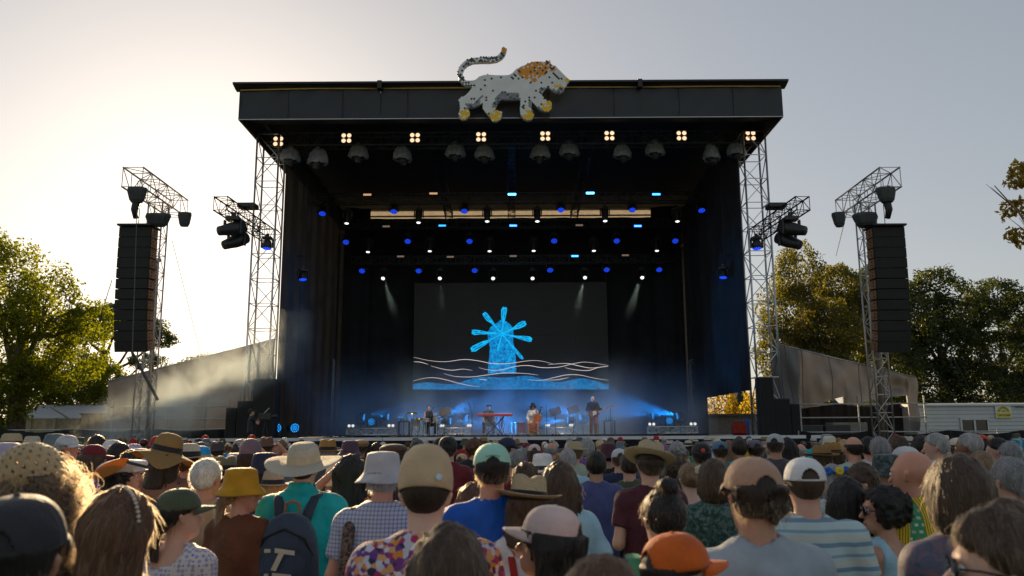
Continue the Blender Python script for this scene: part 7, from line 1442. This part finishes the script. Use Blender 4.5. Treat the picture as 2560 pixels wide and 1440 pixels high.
# pearly headband, flower clip, flower crown, cap badge
b = MB(); B_ = M('pearl', (.70, .62, .52), .3)
for t in np.linspace(R(8), R(172), 24): b.lathe([(.001, -.007), (.007, -.003), (.007, .003), (.001, .007)], 7, (.107 * math.cos(t), -.012, 1.664 + .131 * math.sin(t)))
o = b.build('headband', B_, V['longhair'], org=(0, 0, 0)); o.matrix_local = headspace(None, F('down', -18))
b = MB()
for k in range(5): a = k * 1.257; b.lathe([(.004, .002), (.022, 0), (.014, .012), (.002, .014)], 8, (.045 + .022 * math.cos(a), -.125, 1.725 + .022 * math.sin(a)), (0, -1, 0))
o = b.build('flower_clip', M('petal_cream', (.72, .66, .48), .6, trans=.2), V['hairclip'], org=(0, 0, 0)); o.matrix_local = headspace(None, F('down'))
cr = MB(); cr.path([(.118 * math.cos(t), -.01 + .125 * math.sin(t), 1.735) for t in np.linspace(0, 2 * math.pi, 25)], .012, 6); co = cr.build('flower_crown', M('crown_blue', (.01, .13, .48), .7), V['crown'], org=(0, 0, 0)); co.matrix_local = headspace(None, F('down'))
for k in range(10):
    a = k * .628 + .3; c = Vector((.124 * math.cos(a), -.01 + .13 * math.sin(a), 1.740)); fb = MB(); n_ = Vector((math.cos(a), math.sin(a), .3)).normalized()
    for j in range(7): t = j * .898; q, s1, s2 = frame(n_); fb.lathe([(.003, 0), (.017, .006), (.012, .016), (.001, .018)], 7, c + s1 * (.018 * math.cos(t)) + s2 * (.018 * math.sin(t)), n_)
    fb.build('flower', M('flower_yellow', (.75, .52, .01), .6) if k % 2 else M('crown_blue', (.01, .13, .48), .7), co, org=(0, 0, 0))
bj = [o for o in COL.objects if o.get('label') == 'person in a jet black cap with a small red badge'][0]; b = MB(); b.lathe([(.022, 0), (.018, .004), (.002, .005)], 14, (-.01, -.118, 1.705), (0, -1, 0)); b.build('cap_badge', M('badge_red', (.55, .06, .02), .5), bj, org=(0, 0, 0))
b = MB(); b.lathe([(.012, 0), (.010, .004), (.002, .005)], 12, (.055, -.106, 1.712), (.3, -1, .2)); b.build('cap_pin', M('pin_blue', (.55, .75, .85), .3), V['tancap'], org=(0, 0, 0))
b = MB(); b.path([(-.035 + .07 * u, -.121 + .25 * (u - .5) ** 2 * .2, 1.716 + .006 * math.sin(u * 3.1)) for u in np.linspace(0, 1, 7)], .0016, 4); b.build('cap_lettering', M('mint_print', (.10, .24, .20), .6), V['mint'], org=(0, 0, 0))
# backpack on the turquoise jacket
T = V['turq']; s_ = T.scale.x; bp = thing('backpack', 'navy backpack with cream strip marks on the turquoise jacket', 'backpack', T.location, T.rotation_euler.z); NV = cloth('pack_navy', (.030, .042, .065), trans=0); CRM = M('cream_strip', (.62, .55, .42), .6)
def pb(x, y, z): return (x * s_, (y + .01) * s_, (z + .07) * s_)
b = MB(); n = 20; prof = [(.155, .80), (.178, .84), (.182, .95), (.172, 1.10), (.150, 1.22), (.105, 1.30), (.04, 1.335)]
for w_, z in prof:
    for j in range(n): t = 2 * math.pi * j / n; c_, s2 = math.cos(t), math.sin(t); b.v.append(pb(w_ * math.copysign(abs(c_) ** .6, c_), -.245 + .115 * math.copysign(abs(s2) ** .7, s2) * (w_ / .18) ** .5, z))
m_ = len(prof)
for i in range(m_ - 1):
    for j in range(n): b.f.append((i * n + j, i * n + (j + 1) % n, (i + 1) * n + (j + 1) % n, (i + 1) * n + j)); b.m.append(0)
b.f += [tuple(range(n))[::-1], tuple(range((m_ - 1) * n, m_ * n))]; b.m += [0, 0]; b.build('pack_body', NV, bp, org=(0, 0, 0), smooth=True)
b = MB(); b.lathe([(.02, -.0), (.13, .01), (.142, .12), (.135, .24), (.10, .29), (.02, .30)], 16, pb(0, -.325, .84), (0, 0, 1), sx=s_, sy=.45 * s_); b.build('front_pocket', NV, bp, org=(0, 0, 0), smooth=True)
b = MB(); b.path([pb(-.16, -.30, 1.10), pb(-.12, -.345, 1.20), pb(0, -.350, 1.255), pb(.12, -.345, 1.20), pb(.16, -.30, 1.10)], .007 * s_, 6); b.build('zip', RUBB, bp, org=(0, 0, 0))
b = MB(); b.path([pb(-.045, -.20, 1.33), pb(-.04, -.21, 1.385), pb(0, -.212, 1.40), pb(.04, -.21, 1.385), pb(.045, -.20, 1.33)], .011 * s_, 6); b.build('carry_handle', M('handle_tan', (.30, .16, .10), .6), bp, org=(0, 0, 0))
for sg in (-1, 1):
    b = MB(); b.path([pb(sg * .06, -.185, 1.24), pb(sg * .088, -.175, 1.33), pb(sg * .110, -.13, 1.412), pb(sg * .12, -.03, 1.435), pb(sg * .125, .08, 1.40), pb(sg * .14, .16, 1.28), pb(sg * .18, .13, 1.05), pb(sg * .21, -.02, .91), pb(sg * .16, -.17, .83)], .010 * s_, 8, flat=3.2, up=(1, 0, 0)); b.build('shoulder_strap', NV, bp, org=(0, 0, 0), smooth=True)
for q in ([(-.09, 1.02), (-.055, 1.02), (-.055, 1.0), (-.09, 1.0)], [(-.03, 1.025), (.085, 1.01), (.085, .985), (-.03, 1.0)], [(-.005, 1.0), (.025, .995), (-.02, .90), (-.05, .905)], [(-.085, .885), (-.06, .885), (-.065, .86), (-.09, .86)], [(-.04, .89), (.07, .88), (.07, .86), (-.04, .868)], [(-.015, .868), (.01, .865), (-.03, .80), (-.055, .805)]):
    b = MB(); b.prism([(x * s_, (z + .13) * s_) for x, z in q], pb(0, -.400, 0), (1, 0, 0), (0, 0, 1), (0, -.004, 0)); b.build('cream_mark', CRM, bp, org=(0, 0, 0))
def strap(label, p, pts, r_, mat, cat='strap', flat=.3):
    q = thing('bag_strap', label, cat, p.location, p.rotation_euler.z); k = p.scale.x; b = MB(); b.path([tuple(c * k * (1.0 if i != 1 else 1.0) for i, c in enumerate(pt)) for pt in pts], r_ * .3, 8, flat=3.2, up=(1, 0, 0)); b.build('strap', mat, q, org=(0, 0, 0), smooth=True); return q
DIAG = [(.14, .02, 1.50), (.135, -.06, 1.478), (.05, -.152, 1.35), (-.05, -.158, 1.20), (-.16, -.13, 1.02), (-.2, -.02, .95)]
q = strap('black sling bag strap across the dusty brown top', V['floppy'], DIAG, .026, NV, 'sling bag'); k = V['floppy'].scale.x; b = MB(); b.lathe([(.02, 0), (.11, .03), (.12, .14), (.09, .26), (.02, .30)], 14, Vector((-.04, -.19, 1.0)) * k, (.2, 0, 1), sy=.5); b.build('bag', NV, q, org=(0, 0, 0), smooth=True)
strap('patterned shoulder strap over the blue checked shirt', V['bucketg'], [(-.14, .06, 1.49), (-.142, -.04, 1.485), (-.155, -.12, 1.38), (-.16, -.165, 1.2), (-.17, -.17, 1.0), (-.18, -.15, .85)], .034, pattern('strap_print', 'camo', [(.03, .02, .018), (.16, .10, .07), (.06, .05, .04)], 3))
strap('red bag strap over the white top of the black banded panama wearer', V['panama'], [(-.10, .05, 1.47), (-.10, -.05, 1.46), (-.085, -.135, 1.36), (-.06, -.148, 1.22), (-.03, -.15, 1.05), (0, -.14, .9)], .018, cloth('strap_red', (.32, .03, .025)))
strap('green camera strap across the shoulder of the topknot wearer', V['bunman'], [(-.13, .05, 1.49), (-.135, -.05, 1.48), (-.10, -.15, 1.38), (-.05, -.165, 1.2), (.02, -.165, 1.0)], .034, cloth('strap_green', (.06, .24, .12)))
for sg, w_ in ((1, 'right'), (-1, 'left')): strap('%s crossed black strap on the green strappy dress' % w_, V['hairclip'], [(sg * .13, .03, 1.48), (sg * .13, -.06, 1.46), (sg * .05, -.135, 1.36), (-sg * .06, -.14, 1.22), (-sg * .14, -.12, 1.1)], .016, NV)
fp = [o for o in COL.objects if str(o.get('label', '')).endswith('orange woven fan')][0]; c = px(272, 1172, 5.2); q = thing('hand_fan', 'orange woven fan held beside the white flat cap', 'fan', c); b = MB(); b.prism([(-.13 + .005 * k, .0 + .05 * math.sin(k / 52 * math.pi) ** .5) for k in range(53)] + [(.13 - .005 * k, -.05 * math.sin(k / 52 * math.pi) ** .5) for k in range(1, 52)], c, Vector((.92, 0, .40)), Vector((-.30, .5, .8)), (0, .006, 0)); b.build('fan_blade', straw('fan', (.62, .26, .04), .5), q); b = MB(); b.tube(c + Vector((.11, 0, .04)), c + Vector((.26, .02, .0)), .009); b.build('handle', WOODD, q)
ph = [o for o in COL.objects if str(o.get('label', '')).startswith('black haired person with arms up filming')][0]; c = ph.location + Vector((-.02, .42, 1.66)) * ph.scale.x; q = thing('smartphone', 'black smartphone held up above the filming person', 'phone', c); b = MB(); b.box(c, (.155, .010, .078), bev=.004); b.build('case', RUBB, q); b = MB(); b.box(c + Vector((0, -.0062, 0)), (.145, .002, .070)); b.build('screen', E('phone_screen', (.25, .30, .36), .5), q)
